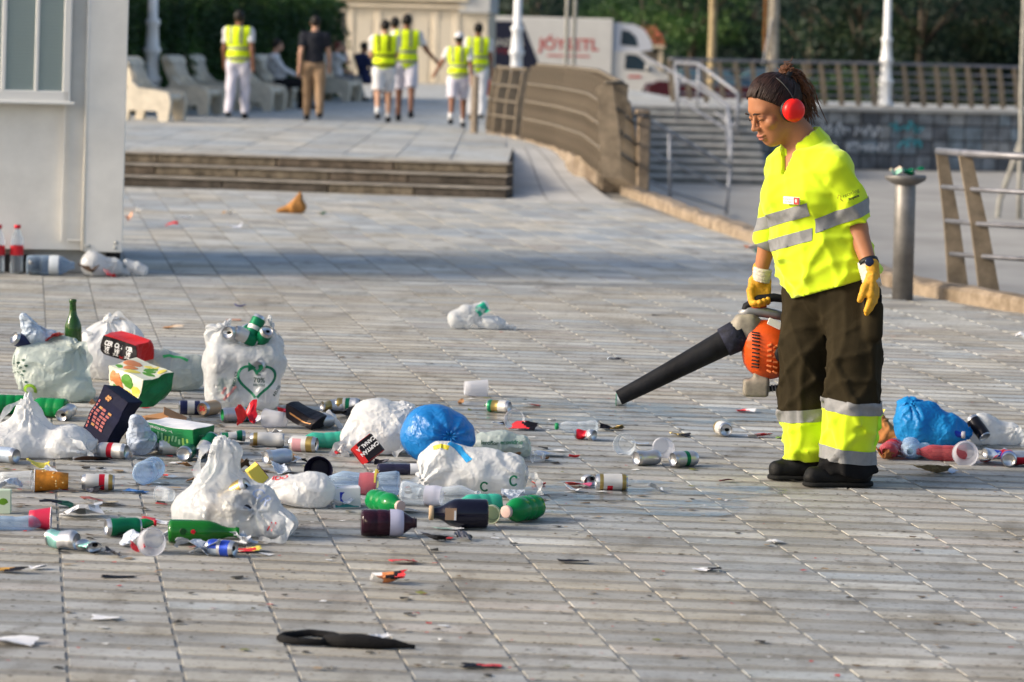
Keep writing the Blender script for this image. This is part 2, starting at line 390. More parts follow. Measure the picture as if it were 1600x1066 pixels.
for k in range(3):
    x = .062 * k + .06
    while x < slen:
        wd = random.uniform(.8, 1.5); wd = min(wd, slen - x)
        mbx = MB().box((-(x + wd / 2), .45 * k + .26, (k + .5) * TZ / 3 - .012), (wd - .012, .52, TZ / 3 - .024), bev=.008); mbx.build('step_block', random.choice(STONE), steps)
        x += wd
    MB().box((-slen / 2 - .031 * k - .03, .45 * k + .25, (k + 1) * TZ / 3 - .012), (slen - .062 * k - .06, .54, .012), bev=.004).build('tread', NOSE, steps)
RAMP = M('ramp_concrete', (.45, .44, .42), .75, noise=(2, .12), bump=(20, .2))
rb0, rb1 = Vector((STEP_R.x + .01, STEP_R.y - .12, .002)), gnd(968, 318, .002)
rt0, rt1 = Vector((STEP_R.x + .01, 40.5, TZ + .003)), Vector((.45, 41.0, TZ + .003))
V = []; F = []
for j in range(9):
    t = j / 8; e = t * t * (3 - 2 * t)
    a = rb0.lerp(rt0, t); b = rb1.lerp(rt1, t); a.z = b.z = .002 + (TZ + .001) * e; V += [a, b, a - Vector((0, 0, .5)), b - Vector((0, 0, .5))]
for j in range(8):
    k = j * 4; F += [(k, k + 1, k + 5, k + 4), (k, k + 4, k + 6, k + 2), (k + 1, k + 3, k + 7, k + 5)]
tag(mk('ramp', V, F, RAMP), kind='structure')
for q in (.33, .66):
    pts = [V[4 * j].lerp(V[4 * j + 1], q) + Vector((0, 0, -.004)) for j in range(9)]
    MB().tube(pts, .009, 5).build('ramp_joint', M('joint_dark', (.2, .19, .18), .9), bpy.data.objects['ramp'])
flat_poly('road', [(-200, 99), (4.2, 99), (5, 80), (200, 80), (400, 400), (-400, 400)], -.5, ASPH)
# ---- kerb wall carrying the promenade edge
def kerb(name, pts, h, wdt, mat, label, jit=.012):
    V = []; F = []; prev = None; P = []
    for a, b in zip(pts[:-1], pts[1:]):
        nn = max(1, int((b - a).length / .22)); P += [a.lerp(b, k / nn) for k in range(nn)]
    P.append(pts[-1])
    for k, p in enumerate(P):
        t = (P[min(k + 1, len(P) - 1)] - P[max(k - 1, 0)]).normalized(); nrm = Vector((t.y, -t.x, 0))
        j = lambda: random.uniform(-jit, jit)
        V += [p - nrm * wdt / 2 + Vector((j(), j(), -.4)), p - nrm * (wdt / 2 + j()) + Vector((0, 0, h * .8 + j())), p - nrm * (wdt / 2 - .03) + Vector((j(), j(), h + j())), p + nrm * (wdt / 2 - .03) + Vector((j(), j(), h + j())), p + nrm * (wdt / 2) + Vector((0, 0, h * .8)), p + nrm * wdt / 2 + Vector((0, 0, -1.2))]
    for k in range(len(P) - 1):
        F += [(6 * k + q, 6 * k + q + 1, 6 * k + q + 7, 6 * k + q + 6) for q in range(5)]
    e = len(P) - 1; F += [(5, 4, 3, 2, 1, 0), tuple(6 * e + q for q in range(6))]
    o = mk(name, V, F, mat); bm = bmesh.new(); bm.from_mesh(o.data); bmesh.ops.recalc_face_normals(bm, faces=bm.faces); bm.to_mesh(o.data); bm.free()
    return tag(o, label, 'kerb')
KM = M('kerb_concrete', (.34, .27, .2), .9, noise=(6, .4, (.17, .13, .09)), bump=(18, .8))
kerb('promenade_kerb', KERB, .1, .2, KM, 'rough brown concrete kerb along the beach edge of the promenade')
kerb('low_wall', [gnd(990, 303), gnd(962, 300), FN[1] + Vector((-.06, .3, -TZ)), FN[2] + Vector((.05, .5, -TZ)), FN[3] + Vector((.04, 0, -TZ)), FN[4] + Vector((0, 0, -TZ))], TZ + .02, .26, M('fence_base_stone', (.33, .265, .195), .9, noise=(5, .45, (.16, .12, .085)), bump=(14, 1)), 'low crumbling stone wall carrying the brown fence beside the ramp', .022)
# ---- leaning plate railings
POST = M('railing_post_brown', (.215, .17, .12), .6, noise=(6, .3), bump=(30, .2)); RAIL = M('railing_tube', (.20, .20, .22), .45, metal=.4, noise=(8, .2))
def plate_post(h, w0, w1, lean, th=.05):
    """flat tapered post leaning towards +x, broad face in the xz plane"""
    mb = MB(); poly = [(-w0 / 2, 0), (w0 / 2, 0), (w0 / 2 + lean * .45, h * .5), (lean + w1 / 2, h), (lean - w1 / 2, h), (-w0 / 2 + lean * .42, h * .5)]
    return mb.prism(poly, -th / 2, th / 2)
def railing(name, pts, label, h=1.0, spacing=.42, lean=.12, rails=4, cat='railing', w0=.16, w1=.09, post_ang=None, rr=.022, th=.05, rm=None):
    root = empty(name, pts[0], 0, label, cat); o0 = Vector(pts[0]); seg = []; tot = 0
    for a, b in zip(pts[:-1], pts[1:]): seg.append((tot, a, b)); tot += (b - a).length
    def P(s):
        for t0, a, b in reversed(seg):
            if s >= t0: return a.lerp(b, min(1, (s - t0) / (b - a).length)), (b - a).normalized()
    n = max(1, round(tot / spacing)); pm = None
    for k in range(n + 1):
        p, t = P(min(tot - 1e-4, k * tot / n)); ang = math.atan2(t.y, t.x) - math.pi / 2 if post_ang is None else post_ang
        if pm is None: pm = plate_post(h, w0, w1, lean, th).build('post', POST, root, fix=True); q = pm
        else: q = inst('post', pm, root)
        q.location = p - o0; q.rotation_euler = (0, 0, ang)
    for r_ in range(rails):
        z = h * (1 - r_ * .95 / rails) - .01; L = []
        for k in range(n * 2 + 1):
            p, t = P(min(tot - 1e-4, k * tot / (2 * n))); ang = math.atan2(t.y, t.x) - math.pi / 2 if post_ang is None else post_ang
            L.append(p - o0 + Vector((math.cos(ang), math.sin(ang), 0)) * (lean * (z / h) ** 1.2 - (w1 * .5 + .01 if r_ else 0)) + Vector((0, 0, z + (.03 if r_ == 0 else 0))))
        MB().tube(L, rr * (1.35 if r_ == 0 else 1), 8).build('rail', rm or RAIL, root, smooth=True)
    return root
zt = Vector((0, 0, TZ + .015))
railing('promenade_fence', [Vector((p.x, p.y, p.z if p.z < 0 else 0)) + zt for p in (Vector((gnd(984, 302).x, gnd(984, 302).y + .15, -TZ + .03)), gnd(958, 268, TZ) + Vector((0, .35, -.1 - TZ)), FN[1] + Vector((-.02, .25, 0)), FN[2] + Vector((.05, .5, 0)), FN[3] + Vector((.04, 0, 0)))], 'brown fence of close leaning plate posts with four rails beside the ramp', 1.0, .31, .1, 4, 'fence', .22, .17, None, .02, .05, M('fence_rail_dark', (.13, .11, .085), .75))
railing('promenade_fence', [Vector((p.x, p.y, 0)) + zt for p in (FN[3] + Vector((-.07, .9, 0)), FN[4], FN[4] + Vector((-.03, 1.8, 0)))], 'far end of the brown fence behind the walkers in yellow vests', .92, .8, .08, 4, 'fence', .2, .14, None, .02, .05, M('fence_rail_dark'))
br = empty('beach_railing', gnd(1545, 458, .1), 0, 'brown plate railing with grey tubes on the kerb at the right edge', 'railing'); o0 = br.location.copy()
def quad_post(ub, vb, ut, vt, wb, wt, Z):
    b, t = at(ub, vb, Z) - o0, at(ut, vt, Z) - o0; sc_ = Z / FPX; mb = MB(); mid = b.lerp(t, .5) + Vector((.012, 0, 0)); y0 = b.y
    mb.prism([(b.x - wb / 2 * sc_, b.z), (b.x + wb / 2 * sc_, b.z), (mid.x + (wb + wt) / 4 * sc_, mid.z), (t.x + wt / 2 * sc_, t.z), (t.x - wt / 2 * sc_, t.z), (mid.x - (wb + wt) / 4 * sc_, mid.z)], y0 - .03, y0 + .03); mb.build('post', POST, br, fix=True)
quad_post(1497, 450, 1471, 238, 31, 17, 23.6); quad_post(1546, 459, 1508, 244, 32, 20, 22.7); quad_post(1705, 470, 1668, 262, 32, 20, 22.0)
for vl, vr, r_ in ((236, 240, .028), (292, 296, .018), (345, 350, .018), (397, 401, .018)):
    dxl = (vl - 236) * .12; MB().tube([at(1466 + dxl, vl, 23.55) - o0, at(1512 + dxl * 1.4, vr, 22.62) - o0, at(1690, vr + 10, 21.9) - o0], r_, 10).build('rail', RAIL, br, smooth=True)
# stone face and end pier below the near end of the fence
pier = empty('fence_pier', gnd(1004, 304), 0, 'brown concrete pier at the near end of the fence beside the handrail', 'pier')
mbp = MB().box((0, .14, .43), (.15, .26, .9), bev=.02); mbp.box((-.02, .12, .93), (.17, .3, .06), bev=.015); mbp.build('shaft', M('pier_concrete', (.31, .24, .175), .85, noise=(6, .4), bump=(16, .8)), pier)
MB().box((-.3, .35, .2), (.42, .5, .5), bev=.06).build('base_block', ROCK, pier)
# ---- retaining wall with graffiti, ledge, upper railing
WALL_A, WALL_B = Vector((5.25, 72.6, -1.1)), Vector((15, 76.2, -1.1))
wl = empty('retaining_wall', WALL_A, math.atan2(3, 9.1), 'dark stone retaining wall with white and teal graffiti above the beach', 'wall')
wlen = (WALL_B - WALL_A).length
MB().box((wlen / 2, .3, .7), (wlen, .5, 1.4)).build('backing', M('wall_mortar', (.10, .10, .10), .9), wl)
bm_ = [M('wall_block_%s' % n_, c_, .85, noise=(3, .35), bump=(8, .8)) for n_, c_ in (('grey', (.20, .21, .22)), ('dark', (.13, .135, .145)), ('blue', (.20, .235, .26)), ('pale', (.27, .27, .265)))]
x0 = 0; cols = []
while x0 < 10: cols.append((x0, random.uniform(.26, .42))); x0 += cols[-1][1] + .03
for rz_ in range(4):
    for cx_, cw_ in cols:
        MB().box((cx_ + cw_ / 2 + (rz_ % 2) * .02, .05 + random.uniform(-.02, .02), .17 + rz_ * .345), (cw_, .12, .315), bev=.02).build('stone_block', random.choices(bm_, [3, 2, 2, 1.5])[0], wl)
gw, gt = M('graffiti_white', (.62, .64, .66), .7), M('graffiti_teal', (.08, .42, .48), .7)
def scribble(x, z, s, mat, seed):
    r_ = random.Random(seed); pts = []; px, pz = 0, 0
    for k in range(14):
        pts.append((x + px + r_.uniform(-.05, .05) * s, -.035, z + r_.uniform(0, 1) * .28 * s)); px += .05 * s
    return MB().tube(pts, .022, 5).build('graffiti_stroke', mat, wl)
for k, (x, z, s, m_) in enumerate([(1.2, .75, 1, gw), (2.0, .8, 1.1, gw), (2.8, .75, 1, gw), (3.7, .85, 1.2, gt), (3.9, .5, .9, gt), (1.7, .4, 1, gw), (2.6, .35, 1.1, gw), (.6, .9, .8, gt), (1.9, .05, .9, gw), (3.1, .4, .8, gw)]): scribble(x, z, s, m_, k)
MB().box((wlen / 2 - .3, .22, 1.385), (wlen + .6, .7, .11), bev=.02).build('ledge', M('ledge_concrete', (.44, .42, .38), .8, noise=(2, .2)), wl)
railing('upper_railing', [at(1052, 160, 74.0), at(1180, 163, 74.6), at(1330, 165, 75.0), at(1470, 168, 75.6), at(1640, 172, 76.5)], 'long curved railing of brown posts on the ledge above the graffiti wall', .98, .42, -.13, 5, 'railing', .12, .09, R(5), .024)
# ---- stairs down to the beach with handrails
st = empty('beach_stairs', (2.7, 69, -1.1), 0, 'concrete stairs leading from the upper walk down to the beach', 'stairs')
SM = M('stair_concrete', (.27, .275, .27), .85, noise=(3, .25), bump=(12, .4))
for k in range(10):
    MB().box((1.2, -.55 * k + .2, (TZ + 1.1) * (1 - k / 10) / 2 - .02), (2.6, .62 if k else 1.2, (TZ + 1.1) * (1 - k / 10) - .04), bev=.015).build('stair_step', SM, st)
    MB().box((1.2, -.55 * k + .17, (TZ + 1.1) * (1 - k / 10) - .02), (2.64, .68 if k else 1.2, .04), bev=.01).build('stair_tread', M('tread_concrete', (.38, .37, .35), .8, noise=(3, .2)), st)
STEEL = M('handrail_steel', (.26, .27, .30), .5, metal=.5, noise=(6, .12))
def handrail(name, top, foot, label, bars=((0, 0),), r=.03):
    o0 = foot[0]; root = empty(name, o0, 0, label, 'handrail')
    MB().tube([p - o0 for p in top], r, 8).build('top_rail', STEEL, root, smooth=True)
    for p, q in foot_pairs(top, foot): MB().tube([p - o0, q - o0], r * .85, 8).build('post', STEEL, root, smooth=True)
    for f_ in bars:
        if f_[1]: MB().tube([p.lerp(q, f_[1]) - o0 for p, q in foot_pairs(top, foot)], r * .75, 8).build('bar', STEEL, root, smooth=True)
    return root
def foot_pairs(top, foot): return list(zip(top[-len(foot):], foot))
handrail('stair_handrail', [at(968, 158, 47), at(1000, 180, 48), at(1046, 206, 50), at(1141, 262, 53)], [at(1002, 290, 48), at(1047, 311, 50), at(1135, 336, 53)], 'grey steel handrail sloping down beside the fence pier to the sand', ((0, .45), (0, .88)))
handrail('stair_handrail', [at(1000, 85, 69), at(1060, 118, 68), at(1137, 166, 66), at(1143, 215, 63.5)], [at(1058, 190, 68), at(1135, 240, 66), at(1140, 285, 63.6)], 'steel handrail on the left flank of the beach stairs', ((0, .5),), .035)
handrail('stair_handrail', [at(1055, 98, 70.5), at(1092, 100, 70), at(1153, 146, 67)], [at(1058, 172, 70.5), at(1090, 172, 70), at(1151, 212, 67)], 'steel handrail at the top right of the beach stairs near the red car', ((0, .4), (0, .8)), .04)
# ---- the white site cabin at the left
kc = gnd(190, 429); kang = R(8.2)
kio = empty('site_cabin', kc, kang, 'white metal site cabin with a blind-covered window at the left edge', 'cabin')
WH = M('cabin_white', (.80, .775, .72), .5, noise=(3.2, .07), bump=(3, .08)); WH2 = M('cabin_trim', (.82, .79, .73), .45, noise=(3, .06)); DK = M('cabin_shadow_gap', (.025, .025, .028), .8)
kw, kd, kh, kb = 5.6, 2.4, 2.75, .165
mbk = MB(); mbk.box((-kw / 2, kd / 2 + .02, kb + kh / 2), (kw - .01, kd - .04, kh)); mbk.build('wall', WH, kio)
for xa, xb in ((-.272, -.262), (-.43, -.42)):
    pass
MB().box((-.135, .0, kb + kh / 2), (.27, .04, kh + .02), bev=.006).build('corner_post', WH2, kio)
MB().tube([(-.275, -.012, kb), (-.275, -.012, kb + kh)], .014, 8).build('ridge', WH2, kio, smooth=True)
MB().box((-.425, .012, kb + .56), (.012, .03, 1.0), bev=.003).build('panel_seam', WH2, kio)
MB().box((-.33, .012, kb + .07), (.11, .03, .012), bev=.003).build('panel_seam', WH2, kio)
MB().box((-kw / 2 - .05, .35, kb / 2), (kw, .5, kb - .004)).build('plinth', M('plinth_grey', (.42, .41, .38), .8, noise=(4, .2)), kio)
MB().box((-.06, .3, kb / 2), (.1, .45, kb - .006)).build('foot_gap', DK, kio)
for q, (bxx, bz) in enumerate(((-.045, .06), (-.05, .025), (-.255, .03), (-.235, .035))):
    MB().lathe([(0, .013), (.006, .013), (.01, .008)], 10, caps=(True, True)).build('bolt', M('bolt_steel', (.5, .5, .48), .4, metal=.6), kio, True, loc=(bxx, -.02, kb + bz), rot=(R(90), 0, 0))
win = MB().box((-1.5, -.02, 1.93), (2.2, .05, 1.42)).build('window', M('window_backing', (.50, .53, .52), .6), kio)
FR = M('window_frame_white', (.74, .73, .70), .4)
for (cx_, cz_, dx_, dz_) in ((-.42, 1.93, .055, 1.46), (-1.5, 1.245, 2.2, .08), (-.63, 1.95, .03, 1.34), (-.86, 1.95, .035, 1.34), (-1.5, 2.62, 2.2, .05)):
    MB().box((cx_, -.05, cz_), (dx_, .05, dz_), bev=.006).build('frame', FR, win)
MB().box((-1.5, -.06, 1.2), (2.28, .09, .022), bev=.004).build('sill', FR, win)
SL = M('blind_slat', (.66, .71, .69), .5)
for k in range(52):
    zz = 1.3 + k * .025; MB().add([(-2.5, -.047, zz - .011), (-.45, -.047, zz - .011), (-.45, -.06, zz + .012), (-2.5, -.06, zz + .012)], [(0, 1, 2, 3)]).build('blind_slat', SL, win)
MB().box((-1.5, -.068, 1.94), (2.1, .004, 1.32)).build('pane', M('window_glass', (.85, .90, .90), .06, clear=.95), win)
# ================================================================== BACKGROUND THINGS
def leaves(pts, nrm, size, seed=0, flat=.6):
    """leaf-sized quads at pts"""
    r = np.random.default_rng(seed); n = len(pts); d = r.normal(size=(n, 3)); d = d * flat + np.asarray(nrm) * (1 - flat) if nrm is not None else d
    d /= np.linalg.norm(d, axis=1)[:, None] + 1e-9
    a = np.cross(d, r.normal(size=(n, 3))); a /= np.linalg.norm(a, axis=1)[:, None] + 1e-9; b = np.cross(d, a)
    s = size * r.uniform(.6, 1.4, (n, 1)); V = np.stack([pts - a * s, pts + b * s * .45, pts + a * s, pts - b * s * .45], 1).reshape(-1, 3)
    return V, np.arange(4 * n).reshape(n, 4)
def leaf_mats(name, cols): return [M('%s_%d' % (name, i), c, .55, trl=.3, noise=(3, .25)) for i, c in enumerate(cols)]
LM = leaf_mats('leaf_green', [(.035, .085, .022), (.055, .125, .028), (.022, .058, .022), (.085, .15, .04)])
LM2 = leaf_mats('leaf_dark', [(.015, .036, .022), (.022, .046, .022), (.011, .027, .019), (.042, .062, .026)])
BARK = M('bark_grey', (.075, .06, .045), .9, noise=(5, .4), bump=(10, .8)); BARKT = M('bark_tan', (.36, .28, .16), .9, noise=(4, .3), bump=(10, .6))
def foliage(name, pts, nrm, size, mats, parent, seed):
    V, F = leaves(pts, nrm, size, seed); r = np.random.default_rng(seed + 1)
    cl = np.sin(pts[:, 0] * 2.1 + seed) + np.sin(pts[:, 1] * 1.7 + 2 * seed) + np.sin(pts[:, 2] * 2.9) + r.normal(size=len(pts)) * .8
    mi = np.digitize(cl, [-1.1, .3, 1.5]); mi = np.choose(mi, [2, 0, 1, 3])
    return mk(name, V, F, mats, parent, mi=mi)
def blob_pts(n, c, rad, seed, lump=.35, shell=.45):
    r = np.random.default_rng(seed); d = r.normal(size=(n, 3)); d /= np.linalg.norm(d, axis=1)[:, None]
    k = 1 + lump * (np.sin(d[:, 0] * 4 + seed) * np.sin(d[:, 1] * 5 + 1.3 * seed) + .6 * np.sin(d[:, 2] * 7 + seed * .7))
    q = d * (k * r.uniform(shell, 1, n) ** .6)[:, None] * np.array(rad); return q + np.array(c), d
def tree(name, loc, h, cr, label, mats, seed, bark=BARK, z0=1.2, n=4200, tr=.16, leaf=.1):
    root = empty(name, loc, 0, label, 'tree', 'trees beyond the railing'); r = random.Random(seed); mb = MB()
    mb.tube([(0, 0, -.1), (r.uniform(-.1, .1), 0, h * .3), (r.uniform(-.25, .25), r.uniform(-.2, .2), h * .62)], [tr, tr * .8, tr * .4], 9)
    lim = []
    for k in range(7):
        a = k * .9 + r.uniform(0, .5); z = h * r.uniform(.22, .5); e = Vector((math.cos(a) * cr * .7, math.sin(a) * cr * .7, z + h * r.uniform(.1, .35)))
        mb.tube([(0, 0, z), e * .5 + Vector((0, 0, z * .5 + .15)), e], [tr * .42, tr * .3, tr * .12], 6); lim.append(e)
    mb.build('trunk', bark, root, True)
    P = []; N = []
    for k, e in enumerate(lim + [Vector((0, 0, h * .72)), Vector((0, 0, h * .85))] + [Vector((r.uniform(-.7, .7) * cr, r.uniform(-.6, .6) * cr, z0 + r.uniform(.2, 1.2))) for _ in range(5)]):
        p, d = blob_pts(n // 14, e, (cr * r.uniform(.32, .55), cr * r.uniform(.32, .55), h * r.uniform(.09, .16)), seed * 31 + k); P.append(p); N.append(d)
    foliage('crown', np.concatenate(P), np.concatenate(N), leaf, mats, root, seed); return root
def shrub(name, loc, rad, label, mats, seed, n=2600, leaf=.07, cat='shrub', group='shrubs beyond the railing'):
    root = empty(name, loc, 0, label, cat, group); r = random.Random(seed); mb = MB(); P = []; N = []
    for k in range(6):
        e = Vector((r.uniform(-.7, .7) * rad[0], r.uniform(-.6, .6) * rad[1], rad[2] * r.uniform(.7, 1.3)))
        mb.tube([(0, 0, 0), e * .5, e], [.04, .03, .012], 5); p, d = blob_pts(n // 6, e, (rad[0] * .6, rad[1] * .6, rad[2] * .75), seed * 7 + k); P.append(p); N.append(d)
    mb.build('stem', BARK, root); foliage('foliage', np.concatenate(P), np.concatenate(N), leaf, mats, root, seed); return root
# ---- hedge behind the benches
ha, hb = at(180, 150, 50.6), at(541, 148, 69.5)
hed = empty('hedge', (ha.x, ha.y, TZ), math.atan2(hb.y - ha.y, hb.x - ha.x), 'tall dense clipped green hedge behind the stone benches', 'hedge')
hl = (hb - ha).length; nh = 34000; r_ = np.random.default_rng(5)
px_ = r_.uniform(-.6, hl, nh); pz_ = r_.uniform(0, 1, nh); top_ = 2.12 - .22 * np.clip((px_ - hl + 1.6) / 1.6, 0, 1) ** 2 + .07 * np.sin(px_ * 3.1) + .05 * np.sin(px_ * 7.7)
py_ = np.abs(r_.normal(0, .22, nh)) + .12 * np.sin(px_ * 2.3) * np.sin(pz_ * 5) + .1 * np.sin(px_ * 5.9 + pz_ * 9)
P_ = np.stack([px_, py_, pz_ * top_], 1); isT = r_.uniform(size=nh) < .25; P_[isT, 2] = top_[isT] - np.abs(r_.normal(0, .06, isT.sum())); P_[isT, 1] = r_.uniform(0, 1, isT.sum())
foliage('foliage', P_, np.where(isT[:, None], [[0, 0, 1.]], [[0, -1., .3]]), .055, LM, hed, 3)
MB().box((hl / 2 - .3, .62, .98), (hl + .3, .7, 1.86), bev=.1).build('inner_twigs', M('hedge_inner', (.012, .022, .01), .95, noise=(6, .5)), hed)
# ---- trees and shrubs along the far road
RZ = -.5
def far(u, Z): p = at(u, 60, Z); return (p.x, p.y, RZ)
for k, (u, Z, h, cr, m_, lab, z0) in enumerate([
    (660, 128, 6.5, 3.2, LM, 'green tree behind the cream pavilion roof', 1.4), (845, 132, 6, 3.0, LM2, 'dark tree standing behind the lorry box', 1.3),
    (1010, 128, 6.5, 3.0, LM, 'green tree over the small red-roofed hut', 1.6), (1085, 120, 6, 2.4, LM, 'leafy green tree left of the tan tree trunk', .9),
    (1180, 122, 6, 2.4, LM2, 'dark tree behind the tall grey post above the worker', .9), (1270, 112, 6.5, 2.6, LM2, 'dark tree just right of the worker ponytail', .8),
    (1345, 108, 6, 2.3, LM2, 'dark tree left of the white lamp post at the right', .7), (1440, 106, 6.5, 2.5, LM2, 'dark tree right of the white lamp post at the right', .7),
    (1530, 110, 6.5, 2.6, LM2, 'dark brownish tree near the top right corner', .7), (1610, 108, 6, 2.4, LM2, 'dark tree cut by the right edge of the picture', .7)]):
    tree('tree', far(u, Z), h, cr, lab, m_, 40 + k, z0=z0 + .6)
for k, (u, Z, rad, m_, lab) in enumerate([(1130, 104, (1.3, .8, .75), LM2, 'low dark shrub behind the tan tree trunk'), (1250, 98, (1.2, .8, .7), LM, 'bright green shrub behind the railing beside the worker head'),
    (1310, 97, (1.3, .8, .75), LM, 'green shrub behind the railing left of the white lamp post'), (1460, 96, (1.6, .8, .65), LM2, 'long dark shrub behind the railing right of the lamp post'), (1560, 97, (1.4, .8, .6), LM2, 'dark shrub behind the railing near the right edge'), (1195, 103, (1.0, .7, .7), LM2, 'dark shrub behind the grey post above the worker')]):
    shrub('shrub', far(u, Z), rad, lab, m_, 80 + k, 2600)
mb = MB()
V = []; F = []
for j in range(8):
    for i in range(41):
        x = -110 + i * 5.5; t = j / 7; V.append((x, 150 + j * 16 + 6 * math.sin(x * .05), -.6 + 26 * t ** 1.1 + 2.2 * math.sin(x * .13 + j) * t))
for j in range(7):
    for i in range(40): F.append((j * 41 + i, j * 41 + i + 1, j * 41 + i + 42, j * 41 + i + 41))
tag(mk('hillside', V, F, M('hill_scrub', (.035, .055, .03), .95, noise=(.5, .6, (.06, .065, .04))), smooth=True), kind='structure')
r_ = np.random.default_rng(9); n_ = 16000; xx = r_.uniform(-50, 60, n_); tt = r_.uniform(0, .5, n_) ** 1.3
pp = np.stack([xx, 148 + tt * 110 + 6 * np.sin(xx * .05), -.6 + 26 * tt ** 1.1 + np.abs(r_.normal(0, 1.6, n_)) * (1 + .5 * np.sin(xx * .4))], 1)
wo = foliage('distant_wood', pp, None, .45, LM2, None, 12); tag(wo, 'dark mass of far trees on the hillside behind everything', 'wood', kind='stuff')
# ---- bare trunks and poles
def pole(name, loc, h, r0, r1, label, mat, cat, lean=0, extra=None):
    root = empty(name, loc, 0, label, cat); mb = MB(); n = 7
    mb.tube([(lean * k / n + random.uniform(-.01, .01), 0, h * k / n - .05) for k in range(n + 1)], [r0 + (r1 - r0) * k / n for k in range(n + 1)], 10)
    mb.build('trunk' if cat == 'tree' else 'shaft', mat, root, True)
    return root
def ground_at(u, Z, z): p = at(u, 60, Z); return Vector((p.x, p.y, z))
p = pole('bare_tree', ground_at(1113, 90, RZ), 5, .13, .1, 'slim tan tree trunk behind the stair handrail', BARKT, 'tree')
rr_ = np.random.default_rng(2); q_, d_ = blob_pts(1500, (0, 0, 4.8), (1.6, 1.4, 1.0), 4); foliage('crown', q_, d_, .1, LM, p, 4)
p = pole('utility_post', ground_at(1208, 77.3, TZ), 5, .14, .12, 'thick grey wooden post rising just above the worker head', M('post_grey_wood', (.33, .29, .235), .85, noise=(4, .3), bump=(12, .6)), 'post')
MB().tube([(-.05, -.14, 2.0), (-.25, -.14, .9)], .02, 6).build('cable', STEEL, p); MB().box((-.22, -.1, 2.2), (.05, .04, 2.0)).build('strap', M('strap_rust', (.30, .13, .04), .7), p)
pole('net_pole', ground_at(884, 62, TZ - .3), 4, .045, .04, 'left of two thin grey poles standing before the lorry lettering', M('pole_grey', (.30, .29, .26), .7, noise=(5, .2)), 'pole', .04)
pole('net_pole', ground_at(898, 62, TZ - .3), 4, .04, .04, 'right of two thin grey poles standing before the lorry lettering', M('pole_grey'), 'pole', -.02)
p = pole('sign_pole', gnd(1592, 342, -1.1) + Vector((0, 0, 0)), 5, .045, .045, 'thin metal pole standing on the sand at the right edge', M('pole_grey'), 'pole')
MB().tube([(0, 0, 1.3), (-.3, .2, .3), (-.33, .2, 0)], .05, 6).build('brace', M('pole_grey'), p)
# ---- white ornate lamp posts
LWH = M('lamp_white_iron', (.74, .75, .76), .4, noise=(4, .06))
def lamp(loc, s, label):
    root = empty('street_lamp', loc, 0, label, 'street lamp', 'white ornate street lamps')
    pr = [(0, .2), (.08, .2), (.1, .15), (.5, .14), (.55, .18), (.62, .18), (.66, .13), (1.0, .115), (1.04, .15), (1.1, .16), (1.16, .12), (1.5, .1), (1.54, .13), (1.6, .13), (1.64, .085), (3.4, .07)]
    MB().lathe([(z * s, r * s) for z, r in pr], 14, caps=(True, True)).build('column', LWH, root, True)
    for a in range(8): MB().box((math.cos(a * .785) * .142 * s, math.sin(a * .785) * .142 * s, .3 * s), (.03 * s, .03 * s, .36 * s), rz=a * .785, bev=.006).build('flute', LWH, root)
    MB().lathe([(3.4 * s, .07 * s), (3.45 * s, .12 * s), (3.5 * s, .2 * s), (3.8 * s, .22 * s), (4.0 * s, .12 * s), (4.1 * s, .02)], 12, caps=(True, True)).build('lantern', M('lantern_glass', (.8, .8, .76), .3), root, True)
    return root
lamp(ground_at(808, 66, TZ), 1.0, 'white ornate lamp post in front of the lorry')
lamp(ground_at(1386, 75.3, TZ), 1.0, 'white ornate lamp post on the ledge above the graffiti wall')
lamp(ground_at(238, 52.2, TZ), .95, 'white ornate lamp post half sunk in the hedge at the left')
# ---- stone benches
BST = M('bench_stone', (.64, .57, .46), .75, noise=(5, .14), bump=(18, .3)); BSS = M('bench_slat', (.66, .59, .48), .7, noise=(7, .15), bump=(18, .3))
def bench():
    root = empty('bench')
    side = [(-.42, 0), (-.29, 0), (-.27, .16), (.16, .16), (.2, 0), (.34, 0), (.37, .3), (.33, .43), (.22, .46), (-.14, .5), (-.26, .62), (-.3, .5), (-.36, .44)]
    for y in (-.36, .36): MB().prism(side, y - .06, y + .06).build('side_frame', BST, root, fix=True)
    MB().prism([(-.3, .26), (.3, .3), (.34, .36), (.3, .41), (-.24, .36)], -.298, .298).build('seat', BSS, root, fix=True)
    bk = [(-.26, .3), (-.17, .3), (-.34, .86), (-.42, .93), (-.5, .9), (-.48, .8)]
    b = MB().prism(bk, -.30, .30).build('backrest', BST, root, fix=True)
    for k in range(5): MB().tube([(-.175 + .015, -.22 + k * .11, .4), (-.345 + .02, -.22 + k * .11, .84)], .035, 6).build('back_rib', BSS, b, True)
    MB().prism([(-.44, .84), (-.3, .84), (-.36, .93), (-.43, .96), (-.5, .92)], -.37, .37).build('head_roll', BST, root, fix=True)
    return root
b0 = bench()
for k, (u, v, rz, lab) in enumerate([(242, 189, -12, 'stone bench nearest the cabin, leftmost of the row'), (305, 179, -14, 'second stone bench from the cabin, left of the walker in a vest'), (335, 172, -14, 'third stone bench from the cabin, partly hidden behind the vest walker legs'),
        (405, 173, -14, 'stone bench just right of the white trousers of the vest walker'), (440, 168, -16, 'stone bench carrying the seated person in black trousers'), (530, 158, -16, 'stone bench carrying the seated pair at the hedge end')]):
    o = b0 if k == 0 else copy_tree(b0); p = gnd(u, v, TZ); o.location = p; o.rotation_euler = (0, 0, R(rz)); tag(o, lab, 'bench', 'stone benches along the hedge')
